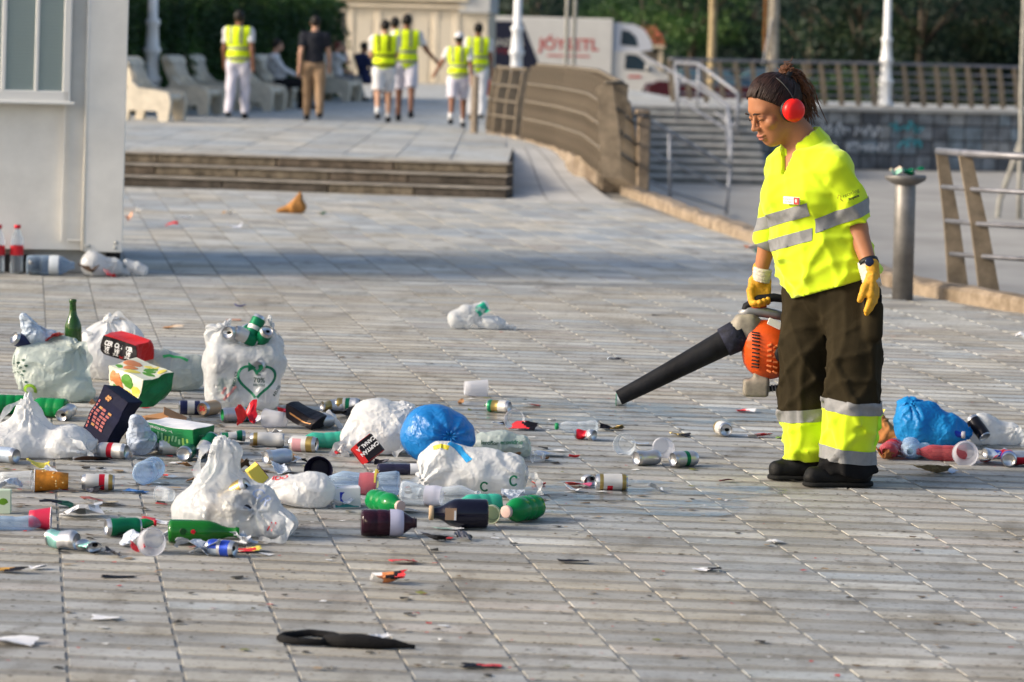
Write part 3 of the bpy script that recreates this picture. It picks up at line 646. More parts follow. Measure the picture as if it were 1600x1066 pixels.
# ---- cream pavilion
pv = empty('pavilion', at(505, 120, 92), R(-3), 'low cream pavilion with pilasters and a flat cornice behind the walkers', 'building')
pv.location.z = TZ; CW = M('pavilion_cream', (.62, .54, .42), .8, noise=(2, .1)); CT = M('pavilion_trim', (.70, .60, .46), .75, noise=(2, .08)); CB = M('pavilion_grey', (.47, .47, .46), .8, noise=(2, .1))
MB().box((2.35, 2, 1.2), (4.7, 4, 2.4)).build('wall', CW, pv)
MB().box((2.0, 1.9, 2.5), (4.3, 4.3, .3), bev=.04).build('cornice', CT, pv); MB().box((2.0, 1.9, 2.2), (4.15, 4.12, .1), bev=.02).build('frieze', CT, pv)
MB().box((4.32, 1.9, 2.3), (.9, 4.1, .5), bev=.02).build('side_block', CB, pv)
for k, x in enumerate((.75, 1.55, 2.4, 3.2, 3.8)): MB().box((x, .0, 1.05), (.2, .07, 2.1), bev=.02).build('pilaster', CT, pv)
for k, x in enumerate((1.15, 1.98, 2.8, 3.5)): MB().box((x, .01, .9), (.42, .06, 1.8)).build('shutter', M('shutter_cream', (.62, .545, .43), .7), pv)
MB().box((.36, -.01, 1.0), (.52, .04, 2.0)).build('doorway', M('doorway_dark', (.10, .095, .09), .8), pv)
# ---- lorry
TR = M('lorry_white', (.70, .68, .64), .35, noise=(2, .04)); TD = M('lorry_dark_print', (.018, .02, .04), .5); TG = M('lorry_glass', (.03, .05, .07), .08); RED = M('lorry_red_print', (.55, .10, .08), .5); BLK = M('black_rubber', (.018, .018, .018), .8)
TZ0 = 112; lo_ = ground_at(755, TZ0, RZ); lor = empty('lorry', lo_, R(1.0), 'white box lorry with red lettering and a dark printed rear half', 'lorry')
MB().box((2.28, 1.1, 1.9), (4.52, 2.2, 2.1), bev=.03).build('cargo_box', TR, lor)
def panel(poly, y, mat, name, par): return mk(name, [(x, y, z) for x, z in poly], [tuple(range(len(poly)))], mat, par)
panel([(.06, .95), (2.12, .95), (1.35, 2.78), (.06, 2.78)], -.006, TD, 'dark_print', lor)
fz = Matrix(((1, 0, 0, 0), (0, 0, -1, 0), (0, 1, 0, 0), (0, 0, 0, 1)))
text('JÓYSETL', .56, RED, lor, Matrix.Translation((3.0, -.012, 2.0)) @ fz, bold=.012)
text('DANZAS', .36, M('lorry_white_print', (.6, .58, .52), .5), lor, Matrix.Translation((.72, -.012, 2.02)) @ fz); text('JÓYSETL', .24, M('lorry_red_dark', (.28, .03, .03), .5), lor, Matrix.Translation((.72, -.012, 1.72)) @ fz)
MB().box((3.0, -.008, 1.62), (1.5, .01, .06)).build('small_print', RED, lor)
MB().box((2.3, 1.1, .72), (4.5, 2.0, .18)).build('chassis', BLK, lor)
cabp = [(4.56, .45), (6.6, .45), (6.68, .75), (6.6, 1.05), (6.2, 1.18), (5.72, 1.72), (5.5, 1.82), (4.56, 1.82)]
MB().prism(cabp, .08, 2.12).build('cab', TR, lor, fix=True)
MB().prism([(4.56, 1.825), (5.5, 1.825), (5.95, 1.9), (5.9, 2.2), (5.65, 2.6), (5.3, 2.78), (4.56, 2.84)], .12, 2.08).build('roof_pod', M('lorry_pod', (.62, .64, .70), .35), lor, fix=True)
panel([(4.82, 2.05), (5.45, 2.0), (5.35, 2.35), (5.1, 2.55), (4.85, 2.58)], .112, TG, 'pod_window', lor)
panel([(4.98, 1.2), (5.95, 1.15), (5.62, 1.55), (5.4, 1.72), (5.0, 1.74)], .072, TG, 'door_window', lor)
mk('windscreen', [(5.76, .14, 1.715), (6.19, .14, 1.2), (6.19, 2.06, 1.2), (5.76, 2.06, 1.715)], [(0, 1, 2, 3)], M('windscreen_glass', (.25, .38, .45), .08), lor).location = (.006, 0, .008)
MB().box((5.75, .0, 1.28), (.1, .14, .2), bev=.02).build('wing_mirror', TR, lor); MB().box((5.35, .068, .95), (.45, .008, .09)).build('door_print', RED, lor)
MB().box((6.62, 1.1, .62), (.14, 2.0, .24), bev=.03).build('bumper', M('bumper_grey', (.12, .12, .125), .6), lor); MB().box((.0, .2, 1.0), (.06, .14, .2), bev=.02).build('tail_lamp', M('tail_lamp_red', (.7, .03, .02), .3), lor)
for x in (1.2, 6.0):
    for y in (.12, 2.08):
        w_ = MB().lathe([(-.12, .0), (-.12, .22), (-.11, .36), (-.06, .39), (.06, .39), (.11, .36), (.12, .22), (.12, 0)], 18, idx=[1, 0, 0, 0, 0, 0, 1]).build('wheel', [BLK, M('hub_grey', (.4, .4, .41), .4, metal=.5)], lor, True, loc=(x, y, .39), rot=(R(90), 0, 0))
# ---- parked cars seen through the stair railings
def car(u, Z, col, label, flip=1):
    root = empty('parked_car', ground_at(u, Z, RZ), R(2), label, 'car', 'cars parked behind the stairs'); root.scale = (flip, 1, 1)
    body = [(-2.05, .3), (2.0, .3), (2.08, .55), (1.95, .78), (1.1, .9), (-1.75, .98), (-2.1, .85)]; cabn = [(-1.5, .9), (.95, .9), (.35, 1.38), (-.9, 1.44)]
    MB().prism(body, 0, 1.7).build('body', M('car_paint_' + label.split()[0], col, .25, coat=.6), root, fix=True)
    MB().prism(cabn, .1, 1.6).build('cabin', M('car_glass', (.10, .18, .24), .08), root, fix=True)
    MB().prism([(-.95, 1.43), (.38, 1.37), (.36, 1.42), (-.9, 1.48)], .12, 1.58).build('roof', M('car_paint_' + label.split()[0]), root, fix=True)
    for x in (-1.3, 1.3): MB().lathe([(-.1, 0), (-.1, .2), (-.09, .31), (.09, .31), (.1, .2), (.1, 0)], 16, idx=[1, 0, 0, 0, 1]).build('wheel', [BLK, M('hub_grey')], root, True, loc=(x, .05, .31), rot=(R(90), 0, 0))
    MB().box((2.0, .2, .65), (.1, .3, .14), bev=.03).build('headlight', M('headlight_clear', (.7, .72, .74), .15), root)
car(1120, 100, (.085, .016, .022), 'red parked car behind the stair railing'); car(1195, 101, (.10, .20, .30), 'blue parked car behind the upper railing left of the worker', -1)
# ---- hut with a tiled roof
hu = empty('hut', ground_at(985, 124, RZ), 0, 'small hut with red tiled roof above the lorry cab', 'building')
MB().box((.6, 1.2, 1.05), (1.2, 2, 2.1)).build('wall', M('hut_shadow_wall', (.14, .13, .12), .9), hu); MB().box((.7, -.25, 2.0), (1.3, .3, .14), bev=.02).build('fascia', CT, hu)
for x in (1.18,): MB().box((x, -.2, 1.0), (.16, .16, 1.9)).build('column', CT, hu)
TI = M('roof_tile_red', (.33, .09, .05), .8, noise=(5, .3))
for k in range(12): MB().tube([(-.1 + k * .13, -.4, 2.1), (-.1 + k * .1, 1.0, 2.75)], .06, 6).build('roof_tile', TI, hu, True)
# ---- bollard ashtray
bo = empty('ash_bollard', gnd(1410, 468), 0, 'round steel bollard with a dish top full of green litter', 'bollard')
BSTL = M('bollard_steel', (.20, .19, .18), .5, metal=.5, noise=(5, .25), bump=(6, .1))
MB().lathe([(-.02, .073), (.8, .073), (.81, .065)], 24, caps=(True, True)).build('column', BSTL, bo, True)
MB().lathe([(.79, .055), (.8, .09), (.83, .14), (.85, .145), (.862, .14), (.845, .1), (.84, .0)], 28, caps=(True, False)).build('dish', BSTL, bo, True)
# ================================================================== PEOPLE
SKIN = M('skin_tan', (.37, .155, .075), .55, noise=(14, .08), bump=(160, .05)); SKIN2 = M('skin_brown', (.22, .10, .06), .55, noise=(14, .1)); SKIN3 = M('skin_light', (.50, .29, .20), .55, noise=(14, .08))
HIVIS = M('hivis_yellow', (.66, .86, .010), .75, noise=(9, .04), bump=(220, .12), sheen=.3, trl=.12); HIGREEN = M('hivis_green', (.42, .86, .03), .75, noise=(9, .06), bump=(220, .12))
REFL = M('reflective_grey', (.215, .218, .225), .5, metal=.0, noise=(40, .1), bump=(260, .15))
OLIVE = M('trouser_olive', (.025, .0195, .0105), .9, spec=.08, noise=(7, .22), bump=(200, .2)); DARKC = M('trouser_dark', (.009, .009, .010), .9, spec=.08, noise=(7, .3), bump=(200, .2))
LEATH = M('boot_leather', (.006, .006, .0065), .6, spec=.18, noise=(9, .3), bump=(40, .3)); SOLE = M('boot_sole', (.014, .014, .014), .8, spec=.1)
GLY = M('glove_yellow', (.60, .31, .025), .65, noise=(22, .22), bump=(90, .35)); GLW = M('glove_cuff_white', (.55, .50, .43), .85, noise=(20, .15), bump=(120, .4))
HAIR = M('hair_dark', (.016, .009, .0065), .75, noise=(30, .4)); HAIRR = M('hair_auburn', (.11, .042, .018), .5, noise=(30, .4))
ORG = lambda *a: np.array(a, np.float32)
def nz(P, *w): return sum(a * np.sin(P[..., 0] * x + P[..., 1] * y + P[..., 2] * z + ph) for a, x, y, z, ph in w)
def hand_pts(wr, dirv, side, across, curl, spread=.0185):
    """five finger chains. dirv = towards finger tips, across = towards the thumb side, side = palm normal"""
    d, a, s = (np.array(v, float) / np.linalg.norm(v) for v in (dirv, across, side)); out = []; wr = np.array(wr, float)
    for k, L in enumerate((.068, .078, .072, .056)):
        b = wr + d * .088 + a * ((1.5 - k) * spread); c = [b - d * .02]; ang = 0; p = b; seg = (L * .45, L * .32, L * .25)
        pts = [(tuple(b - d * .03), .0095)]
        pts.append((tuple(p), .0095))
        for q, sg in enumerate(seg):
            ang += curl[k] * (.8, 1.0, .7)[q]; p = p + (d * math.cos(ang) + s * math.sin(ang)) * sg; pts.append((tuple(p), (.0092, .0086, .0076)[q]))
        out.append(pts)
    t0 = wr + d * .028 + a * .026; t1 = t0 + (d * .82 + a * .36 + s * .4) * .042; t2 = t1 + (d * .95 - a * .02 + s * .4) * .032; t3 = t2 + (d * .9 - a * .1 + s * .5) * .022
    out.append([(tuple(t0), .014), (tuple(t1), .0125), (tuple(t2), .0105), (tuple(t3), .0085)])
    return out, wr, d, a, s
def hand_sdf(P, H, grow=0.):
    ch, wr, d, a, s = H; B = np.stack([d, a, s])
    o = sm(.012, bx(P, wr + d * .052, (.046 + grow, .043 + grow, .0155 + grow), B, .014), rc(P, wr - d * .03, wr + d * .02, .026 + grow, .027 + grow))
    for pts in ch: o = sm(.007, o, chain(P, [(p, r + grow) for p, r in pts], .004))
    return o

W0 = gnd(1288, 752)
wm = empty('person', W0, 0, 'street cleaner in yellow shirt, olive trousers and red ear muffs holding a leaf blower', 'person')
Fv = ORG(-.69, -.72, 0); Lv = ORG(.72, -.69, 0); Uv = ORG(0, 0, 1)
J = dict(neck=(-.125, .005, 1.36), shL=(-.005, -.135, 1.262), shR=(-.18, .105, 1.25), elL=(.088, -.12, 1.03), wrL=(.142, -.235, .858), elR=(-.225, .21, .985), wrR=(-.262, .232, .80),
         hipL=(.085, -.075, .80), hipR=(-.07, .075, .80), knL=(.105, -.12, .43), knR=(-.075, .07, .42), anL=(.085, -.11, .085), anR=(-.07, .05, .085), ch=(-.09, 0, 1.17), be=(-.05, 0, .98), pe=(.01, 0, .82))
J = {k: ORG(*v) for k, v in J.items()}
TB = np.stack([Lv, Fv, Uv])
hf = ORG(-.80, -.40, -.45); hf /= np.linalg.norm(hf); hl_ = np.cross(ORG(0, 0, 1), hf); hl_ /= np.linalg.norm(hl_); hu_ = np.cross(hf, hl_); HB = np.stack([hl_, hf, hu_]); HC = ORG(-.246, -.03, 1.492); HS = 1.12
def hp(l, f, u): return HC + (hl_ * l + hf * f + hu_ * u) * HS
def eh(P, c, r, B): return el(P, c, tuple(x * HS for x in r), B)
HL = hand_pts(J['wrL'], (.06, -.16, -1), (-.85, .35, 0), (-.45, -.85, .12), (.2, .22, .26, .32)); HR = hand_pts(J['wrR'], (.03, -.05, -1), (.05, -1, .05), (-1, -.06, 0), (.8, .85, .9, .95))
def head_sdf(P):
    o = eh(P, hp(0, -.012, .028), (.074, .095, .088), HB)
    o = sm(.03, o, eh(P, hp(0, .022, -.055), (.058, .066, .068), HB), eh(P, hp(0, .05, -.098), (.034, .03, .026), HB))
    o = sm(.02, o, eh(P, hp(0, .062, .02), (.05, .024, .02), HB))
    for s_ in (-1, 1):
        o = sm(.016, o, eh(P, hp(s_ * .042, .058, -.028), (.026, .022, .022), HB), eh(P, hp(s_ * .079, -.012, -.012), (.008, .02, .032), HB))
        o = -sm(.012, -o, eh(P, hp(s_ * .031, .091, -.002), (.02, .014, .012), HB)); o = sm(.006, o, eh(P, hp(s_ * .031, .073, -.002), (.0165, .014, .0125), HB))
    o = sm(.009, o, rc(P, hp(0, .083, .004), hp(0, .105, -.034), .0075, .0105), eh(P, hp(-.010, .094, -.038), (.0075, .010, .007), HB), eh(P, hp(.010, .094, -.038), (.0075, .010, .007), HB))
    o = sm(.006, o, eh(P, hp(0, .088, -.066), (.024, .012, .007), HB), eh(P, hp(0, .086, -.079), (.021, .012, .008), HB))
    o = np.maximum(o, -eh(P, hp(0, .101, -.0725), (.021, .008, .0022), HB))
    return o
def neck_sdf(P): return sm(.03, rc(P, J['neck'] + ORG(.015, .01, -.04), hp(0, -.03, -.05), .066, .06), rc(P, J['neck'] + ORG(.015, .01, -.04), J['neck'] + ORG(-.012, -.0, .02), .07, .06))
def torso(P, g=0.):
    o = sm(.08, el(P, J['ch'], (.175 + g, .125 + g, .2 + g), TB), el(P, J['be'], (.185 + g, .15 + g, .2 + g), TB), el(P, J['pe'], (.185 + g, .15 + g, .16 + g), TB))
    o = sm(.06, o, rc(P, J['shL'], J['shR'], .062 + g, .062 + g), rc(P, J['neck'] + ORG(.015, .01, -.06), J['ch'], .075 + g, .1 + g))
    for q in (-.075, .075): o = sm(.05, o, el(P, J['ch'] + Lv * q + Fv * .095 - Uv * .035, (.075 + g, .06 + g, .07 + g), TB))
    return o
def arms(P, g=0.):
    return sm(.02, chain(P, [(J['shL'], .062 + g), (J['elL'], .043 + g), (J['wrL'], .028 + g)]), chain(P, [(J['shR'], .06 + g), (J['elR'], .042 + g), (J['wrR'], .027 + g)]))
def body(P):
    o = sm(.04, torso(P, -.012), arms(P), neck_sdf(P))
    for s_ in 'LR': o = sm(.05, o, chain(P, [(J['hip' + s_], .085), (J['kn' + s_], .055), (J['an' + s_], .04)])); 
    for s_ in 'LR': o = sm(.03, o, rc(P, J['an' + s_] + ORG(.03, 0, -.04), J['an' + s_] + ORG(-.085, -.02, -.05), .032, .024))
    return o
bP, bF = snet(lambda P: np.minimum(sm(.008, body(P), hand_sdf(P, HL)), hand_sdf(P, HR)), (-.38, -.36, .0), (.26, .3, 1.45), .0092)
hP, hF = snet(lambda P: sm(.025, head_sdf(P), neck_sdf(P)), HC - .18, HC + .18, .0042)
bod = mk('body', np.concatenate([bP, hP]), np.concatenate([bF, hF + len(bP)]), SKIN, wm, True); fin = bod
for s_ in (-1, 1):
    e = MB().lathe([(math.cos(t) * -.0125, max(.0001, math.sin(t) * .0125)) for t in np.linspace(0, math.pi, 9)], 12).build('eyeball', M('eye_white', (.30, .26, .23), .3), fin, True, loc=hp(s_ * .031, .0735, -.004))
    MB().tube([hp(s_ * .015, .094, .017), hp(s_ * .03, .096, .022), hp(s_ * .048, .083, .017)], [.003, .004, .002], 6).build('eyebrow', HAIR, fin, True)
    MB().tube([hp(s_ * .016, .0885, -.005), hp(s_ * .031, .0925, -.008), hp(s_ * .047, .083, -.004)], [.0012, .002, .001], 5).build('eyelashes', HAIR, fin, True)
MB().tube([hp(-.02, .094, -.0725), hp(0, .0985, -.071), hp(.02, .094, -.0725)], [.001, .0015, .001], 5).build('mouth_line', M('lip_dark', (.16, .05, .04), .5), fin, True)
lips = sdf_obj('lips', lambda P: np.maximum(sm(.004, eh(P, hp(0, .0895, -.066), (.0225, .0115, .0062), HB), eh(P, hp(0, .0875, -.079), (.0195, .0115, .0068), HB)), -eh(P, hp(0, .101, -.0725), (.02, .008, .002), HB)), hp(0, .09, -.0725) - .035, hp(0, .09, -.0725) + .035, .0028, M('lip_skin', (.36, .12, .085), .45), fin)
# hair drawn back to a curly pony tail
hcut = hf * .74 - hu_ * .67; hc0 = hp(0, .058, .062)
hair = sdf_obj('hair', lambda P: np.maximum(np.maximum(sm(.02, eh(P, hp(0, -.016, .03), (.08, .098, .092), HB), eh(P, hp(0, -.082, .02), (.05, .04, .05), HB)) + nz(P, (.0016, 150, 60, -90, 0), (.0012, -80, 170, 120, 1)), (P - hc0) @ hcut), -((P - hp(0, -.02, -.055)) @ hu_)), HC - .17, HC + .17, .0055, HAIR, wm)
r_ = random.Random(3); base_ = hp(0, -.085, .07)
for part_, (nm, mt, n_, c0, c1, c2, sp) in enumerate((('ponytail', HAIRR, 300, hp(0, -.11, .10), hp(0, -.17, .07), hp(0, -.12, -.12), .028), ('ponytail_core', HAIR, 90, hp(0, -.09, .10), hp(0, -.14, .06), hp(0, -.12, -.06), .022), ('loose_curls', HAIRR, 60, hp(0, -.085, .10), hp(0, -.10, .115), hp(0, -.13, .08), .022))):
    mb = MB()
    for k in range(n_):
        o1, o2, o3 = (Vector([r_.gauss(0, sp * q) for _ in range(3)]) for q in (.35, .9, 1.0)); A, B_, C_, D_ = Vector(base_) + o1 * .6, Vector(c0) + o1, Vector(c1) + o2, Vector(c2) + o3
        pts = []; ph = r_.uniform(0, 6); fr = r_.uniform(16, 30); am = r_.uniform(.002, .008) * (1.5 if nm == 'loose_curls' else 1)
        T = r_.uniform(.65, 1.0); nseg = 16
        for j in range(nseg + 1):
            t = j / nseg * T; q = A * (1 - t) ** 3 + B_ * 3 * t * (1 - t) ** 2 + C_ * 3 * t * t * (1 - t) + D_ * t ** 3
            pts.append(q + Vector((math.sin(fr * t + ph), math.cos(fr * t * 1.1 + ph), math.sin(fr * t * .9 + 2 * ph))) * am * (.3 + t))
        mb.tube(pts, [.0021] * nseg + [.0007], 4, caps=False)
    mb.build(nm, mt, hair, True)
mb = MB(); tie = Vector(hp(0, -.088, .078))
for k in range(420):
    th = r_.uniform(-1.75, 1.75); ph = r_.uniform(-.35, 1.05)       # start on the skull, run back to the tie
    be_ = .3; HP_ = lambda b: hp(.083 * math.sin(b) * math.sin(th), -.016 + .101 * math.cos(b), .03 + .095 * math.sin(b) * math.cos(th))
    while be_ < 2.6 and (HP_(be_) - hc0) @ hcut > 0: be_ += .04
    st_ = Vector(HP_(min(2.2, be_ - .03 + (r_.random() ** 2) * .7)))
    c_ = Vector(hp(0, -.016, .03)); pts = []
    for j in range(10):
        t = j / 9; q = st_.lerp(tie, t) - c_; B3 = [q.dot(Vector(v)) / (x * HS) for v, x in ((hl_, .083), (hf, .101), (hu_, .095))]; n3 = max(.2, math.sqrt(sum(x * x for x in B3))); tgt = q / n3
        q = (q.lerp(tgt, 1 - t ** 4)) + Vector([r_.gauss(0, .0006) for _ in range(3)]); pts.append(c_ + q * (1 + .012 * r_.random()))
    mb.tube(pts, [.0012] + [.0022] * 9, 4, caps=False)
mb.build('hair_strands', M('hair_brown', (.028, .013, .009), .4, noise=(30, .4)), hair, True)
MB().lathe([(-.012, .026), (-.008, .033), (.008, .033), (.012, .026)], 14).build('hair_tie', M('tie_black', (.01, .01, .012), .7), hair, True, loc=hp(0, -.093, .085), rot=(R(25), R(-50), 0))
# ear muffs
em = empty('ear_muffs'); em.parent = wm; EMR = M('muff_red', (.75, .015, .012), .35); EMB = M('muff_black', (.012, .012, .014), .5)
axl = Vector(hl_).to_track_quat('Z', 'Y').to_euler()
for s_ in (-1, 1):
    rot = Vector(hl_ * s_).to_track_quat('Z', 'Y').to_euler()
    MB().lathe([(-.014, .032), (-.014, .044), (0, .049), (.01, .044)], 20, caps=(True, True)).build('cushion', EMB, em, True, loc=hp(s_ * .086, -.016, -.014), rot=rot)
    MB().lathe([(0, .046), (.014, .048), (.028, .042), (.036, .028), (.038, 0)], 22).build('ear_cup', EMR, em, True, loc=hp(s_ * .096, -.016, -.014), rot=rot)
MB().tube([hp(.115 * math.cos(t), -.03, -.0 + .116 * math.sin(t)) for t in np.linspace(.0, math.pi, 17)], .0035, 6).build('headband', EMB, em, True)
# polo shirt
def ridge(P, a, x, y, z, ph, sh=3.0):
    v = np.sin(P[..., 0] * x + P[..., 1] * y + P[..., 2] * z + ph + 1.3 * np.sin(P[..., 0] * 13 + P[..., 2] * 11 + ph)); return a * (np.exp(sh * (v - 1)) * 2 - .5)
def foldsum(P): return -(ridge(P, .0048, 17, -14, 26, .3, 5) + ridge(P, .004, -24, 18, 30, 1.2, 5) + ridge(P, .0035, 34, 24, -26, 2.2) + ridge(P, .003, -10, 16, 62, .7) + ridge(P, .0035, 46, -40, 14, 1.9))
hemn = Vector((.30, -.07, -.95)).normalized(); hem0 = Vector((.0, 0, .775))
def shirt(P):
    t = torso(P, .014); lo_ = np.clip((1.05 - P[..., 2]) / .3, 0, 1); t = t - .014 * lo_ + foldsum(P) * (.55 + .9 * lo_)
    aL = chain(P, [(J['shL'] + ORG(0, 0, .0), .068), (J['shL'] * .35 + J['elL'] * .65, .073), (J['elL'] * .98 + J['wrL'] * .02, .073)], .02); aL = np.maximum(aL, -((P - (J['elL'] + (J['shL'] - J['elL']) * .06)) @ ((J['shL'] - J['elL']) / np.linalg.norm(J['shL'] - J['elL'])))) - ridge(P, .005, 30, 26, 38, 0) - ridge(P, .004, -44, 36, 30, 1)
    aR = chain(P, [(J['shR'], .068), (J['elR'] + ORG(-.004, 0, -.03), .066)], .02); aR = np.maximum(aR, -((P - (J['elR'] + (J['shR'] - J['elR']) * -.2)) @ ((J['shR'] - J['elR']) / np.linalg.norm(J['shR'] - J['elR'])))) + nz(P, (.003, 40, 30, 50, 0))
    o = sm(.012, t, aL, aR)
    o = np.maximum(o, (P - np.array(hem0)) @ np.array(hemn)); o = np.maximum(o, (P - (J['neck'] + ORG(.01, .01, .012))) @ (Uv * .9 + Fv * .42))
    q = P - J['neck']; l_ = np.abs(q @ Lv + .004); h_ = q[..., 2]; o = np.maximum(o, -np.maximum(np.maximum(l_ - .006 - .28 * np.maximum(h_ + .135, 0), -(h_ + .135)), .03 - q @ Fv))
    return np.maximum(o, -neck_sdf(P) + .002)
shi = sdf_obj('polo_shirt', shirt, (-.40, -.32, .66), (.28, .32, 1.44), .0075, HIVIS, wm, 1)
n0 = Vector(J['neck'] + ORG(.004, .006, -.002)); nax = (Vector(hp(0, -.03, -.05)) - n0).normalized(); nax = (nax * .6 + Vector((0, 0, 1)) * .6).normalized(); cF = (Vector(Fv) - nax * nax.dot(Vector(Fv))).normalized(); cL = nax.cross(cF)
if cL.dot(Vector(Lv)) < 0: cL = -cL
Vc = []; Fc = []; nA = 44
for k in range(nA + 1):
    a_ = R(16 + 328 * k / nA); fr_ = max(0, math.cos(a_)); dr_ = cF * math.cos(a_) + cL * math.sin(a_); fl = .062 * max(0, fr_) ** 3
    for (rad, hh) in ((.071, -.02 - fl * .5), (.07, .02), (.073, .036 - fl * .35), (.081, .034 - fl * .5), (.092, .012 - fl * .9), (.106, -.012 - fl * 1.25), (.109, -.03 - fl * 1.35)):
        Vc.append(n0 + dr_ * rad * (1.0 + .06 * fr_) + nax * (hh - .012 * fr_) + Vector((0, 0, .003 * math.sin(k * 1.7))))
for k in range(nA):
    for q in range(6): Fc.append((k * 7 + q, k * 7 + q + 1, k * 7 + q + 8, k * 7 + q + 7))
co_ = mk('collar', Vc, Fc, HIVIS, shi, True); md = co_.modifiers.new('s', 'SOLIDIFY'); md.thickness = .004; md.offset = 0
for k, dz in enumerate((-.15, -.19)):
    pass
tn = Vector((.27, -.10, -.957)).normalized()     # tape planes tilt with the drop of the shirt
noarm = lambda c: (c.x - .02) * .72 - c.y * .69 < .205 or c.z < .8
seamL = Vector(J['ch']) + Vector(Lv) * .118; vL = Vector(Lv)
def tape(z0, wdt, nm): return band(shi, [(Vector((-.2, 0, z0)), -tn), (Vector((-.2, 0, z0 - wdt)), tn), (seamL, vL)], .0025, nm, REFL, shi)
tape(1.078, .052, 'reflective_tape'); tape(.975, .05, 'reflective_tape')
A, B_ = Vector(J['shL']), Vector(J['elL']); d = B_ - A; n_ = d.normalized(); band(shi, [(A + d * .62, -n_), (A + d * .84, n_), (seamL + vL * .012, -vL)], .003, 'sleeve_tape', REFL, shi)
def on_shirt(l, z):
    """point and frame on the front of the shirt at sideways offset l and height z"""
    o = np.array(J['ch']) * 1.0; o[2] = z; t = np.linspace(0, .4, 300); Q = (o + np.outer(np.ones(300), Lv * l) + np.outer(t, Fv)).astype(np.float32); d = torso(Q[:, None, :], .024)[:, 0]; k = int(np.argmax(d > 0)); return Vector(Q[k])
pb = on_shirt(.06, 1.13); pn = (on_shirt(.09, 1.13) - on_shirt(.03, 1.13)).normalized(); pu = (on_shirt(.06, 1.15) - on_shirt(.06, 1.11)).normalized(); pf = pn.cross(pu).normalized()
bmx = Matrix((( pn.x, pu.x, pf.x, pb.x), (pn.y, pu.y, pf.y, pb.y), (pn.z, pu.z, pf.z, pb.z), (0, 0, 0, 1)))
if pf.dot(Vector(Fv)) < 0: bmx = Matrix(((-pn.x, pu.x, -pf.x, pb.x), (-pn.y, pu.y, -pf.y, pb.y), (-pn.z, pu.z, -pf.z, pb.z), (0, 0, 0, 1)))
bdg = MB().box((0, 0, .006), (.085, .03, .005), bev=.002).build('badge', M('badge_white', (.75, .73, .72), .5), shi); bdg.data.transform(bmx)
b2 = MB().box((.028, 0, .0095), (.027, .028, .004), bev=.001).build('badge_emblem', M('badge_red', (.50, .05, .04), .5), bdg); b2.data.transform(bmx)
text('0', .018, M('badge_white'), bdg, bmx @ Matrix.Translation((.028, 0, .0125)), 'emblem_mark', bold=.0008)
for q, s_ in ((.005, 'CONCELLO'), (-.006, 'DE VIGO')): text(s_, .0095, M('badge_red'), bdg, bmx @ Matrix.Translation((-.014, q, .0105)))
# sleeve print
A, B_ = Vector(J['shL']), Vector(J['elL']); sp = A.lerp(B_, .42) + Vector((.012, -.083, .0)); du = (A - B_).normalized(); dr = Vector((.93, .2, -.1)); dr = (dr - du * dr.dot(du)).normalized(); dn = dr.cross(du)
smx = Matrix(((dr.x, du.x, dn.x, sp.x), (dr.y, du.y, dn.y, sp.y), (dr.z, du.z, dn.z, sp.z), (0, 0, 0, 1)))
INK = M('print_ink_dark', (.03, .035, .02), .6); text('recycling', .02, INK, shi, smx @ Matrix.Translation((.006, 0, .006)), 'sleeve_print'); text('limpieza', .014, INK, shi, smx @ Matrix.Translation((.012, -.02, .006)), 'sleeve_print', bold=.0006)
MB().tube([smx @ Vector((-.052 + x * .02, y, .006)) for x, y in ((0, 0), (.4, .012), (.8, .004), (.5, -.008), (.9, -.02))], .0018, 5).build('sleeve_emblem', M('print_ink_gold', (.35, .25, .02), .6), shi)
# trousers
def tfold(P): return -(ridge(P, .006, 30, 34, 5, .2, 5) + ridge(P, .0055, -44, 20, 9, 1.1, 5) + ridge(P, .005, 36, -44, 16, 2.0, 5) + ridge(P, .0045, -20, 30, 52, .4, 6))
def trouser(P):
    o = el(P, J['pe'] - ORG(0, 0, .03), (.178, .15, .16), TB)
    l = chain(P, [(J['hipL'] + ORG(.0, 0, -.06), .108), (J['knL'] + ORG(-.01, 0, .1), .1), (J['knL'] + ORG(-.012, 0, -.12), .098), (J['anL'] + ORG(-.01, .0, .0), .095)], .03)
    r = chain(P, [(J['hipR'] + ORG(0, 0, -.06), .106), (J['knR'] + ORG(-.005, 0, .1), .096), (J['knR'] + ORG(-.005, 0, -.12), .094), (J['anR'] + ORG(0.0, 0, .03), .085)], .03)
    lo_ = np.clip((.9 - P[..., 2]) / .5, 0.3, 1)
    o = np.minimum(sm(.04, o, l), sm(.04, o, r)); sh = sm(.012, sm(.04, o, l), sm(.04, o, r)); o = sh + tfold(P) * lo_
    pk = bx(P, J['knL'] + ORG(.05, -.07, .235), (.04, .045, .085), None, .03); o = sm(.015, o, pk)
    o = np.maximum(o, P[..., 2] - .93); bot = np.where((P @ (Lv) > -.01), .045, .075); return np.maximum(o, bot - P[..., 2] + .012 * np.sin(P[..., 0] * 40))
tro = sdf_obj('work_trousers', trouser, (-.30, -.32, .02), (.30, .26, .97), .0084, OLIVE, wm, 1)
isL = lambda c: math.hypot(c.x - .092, c.y + .115) / 1.08 < math.hypot(c.x + .073, c.y - .06)
def cut(z0, z1, nm, mt, keep, off=.003, tilt=(0, 0, 1)):
    n_ = Vector(tilt).normalized(); return band(tro, [(Vector((0, 0, z0)), -n_), (Vector((0, 0, z1)), n_)], off, nm, mt, tro, keep)
isR = lambda c: not isL(c)
cut(.11, .33, 'hivis_panel', HIVIS, isL, .003); cut(.312, .36, 'reflective_band', REFL, isL, .006, (.08, -.05, 1)); cut(.108, .162, 'reflective_band', REFL, isL, .007, (.12, 0, 1))
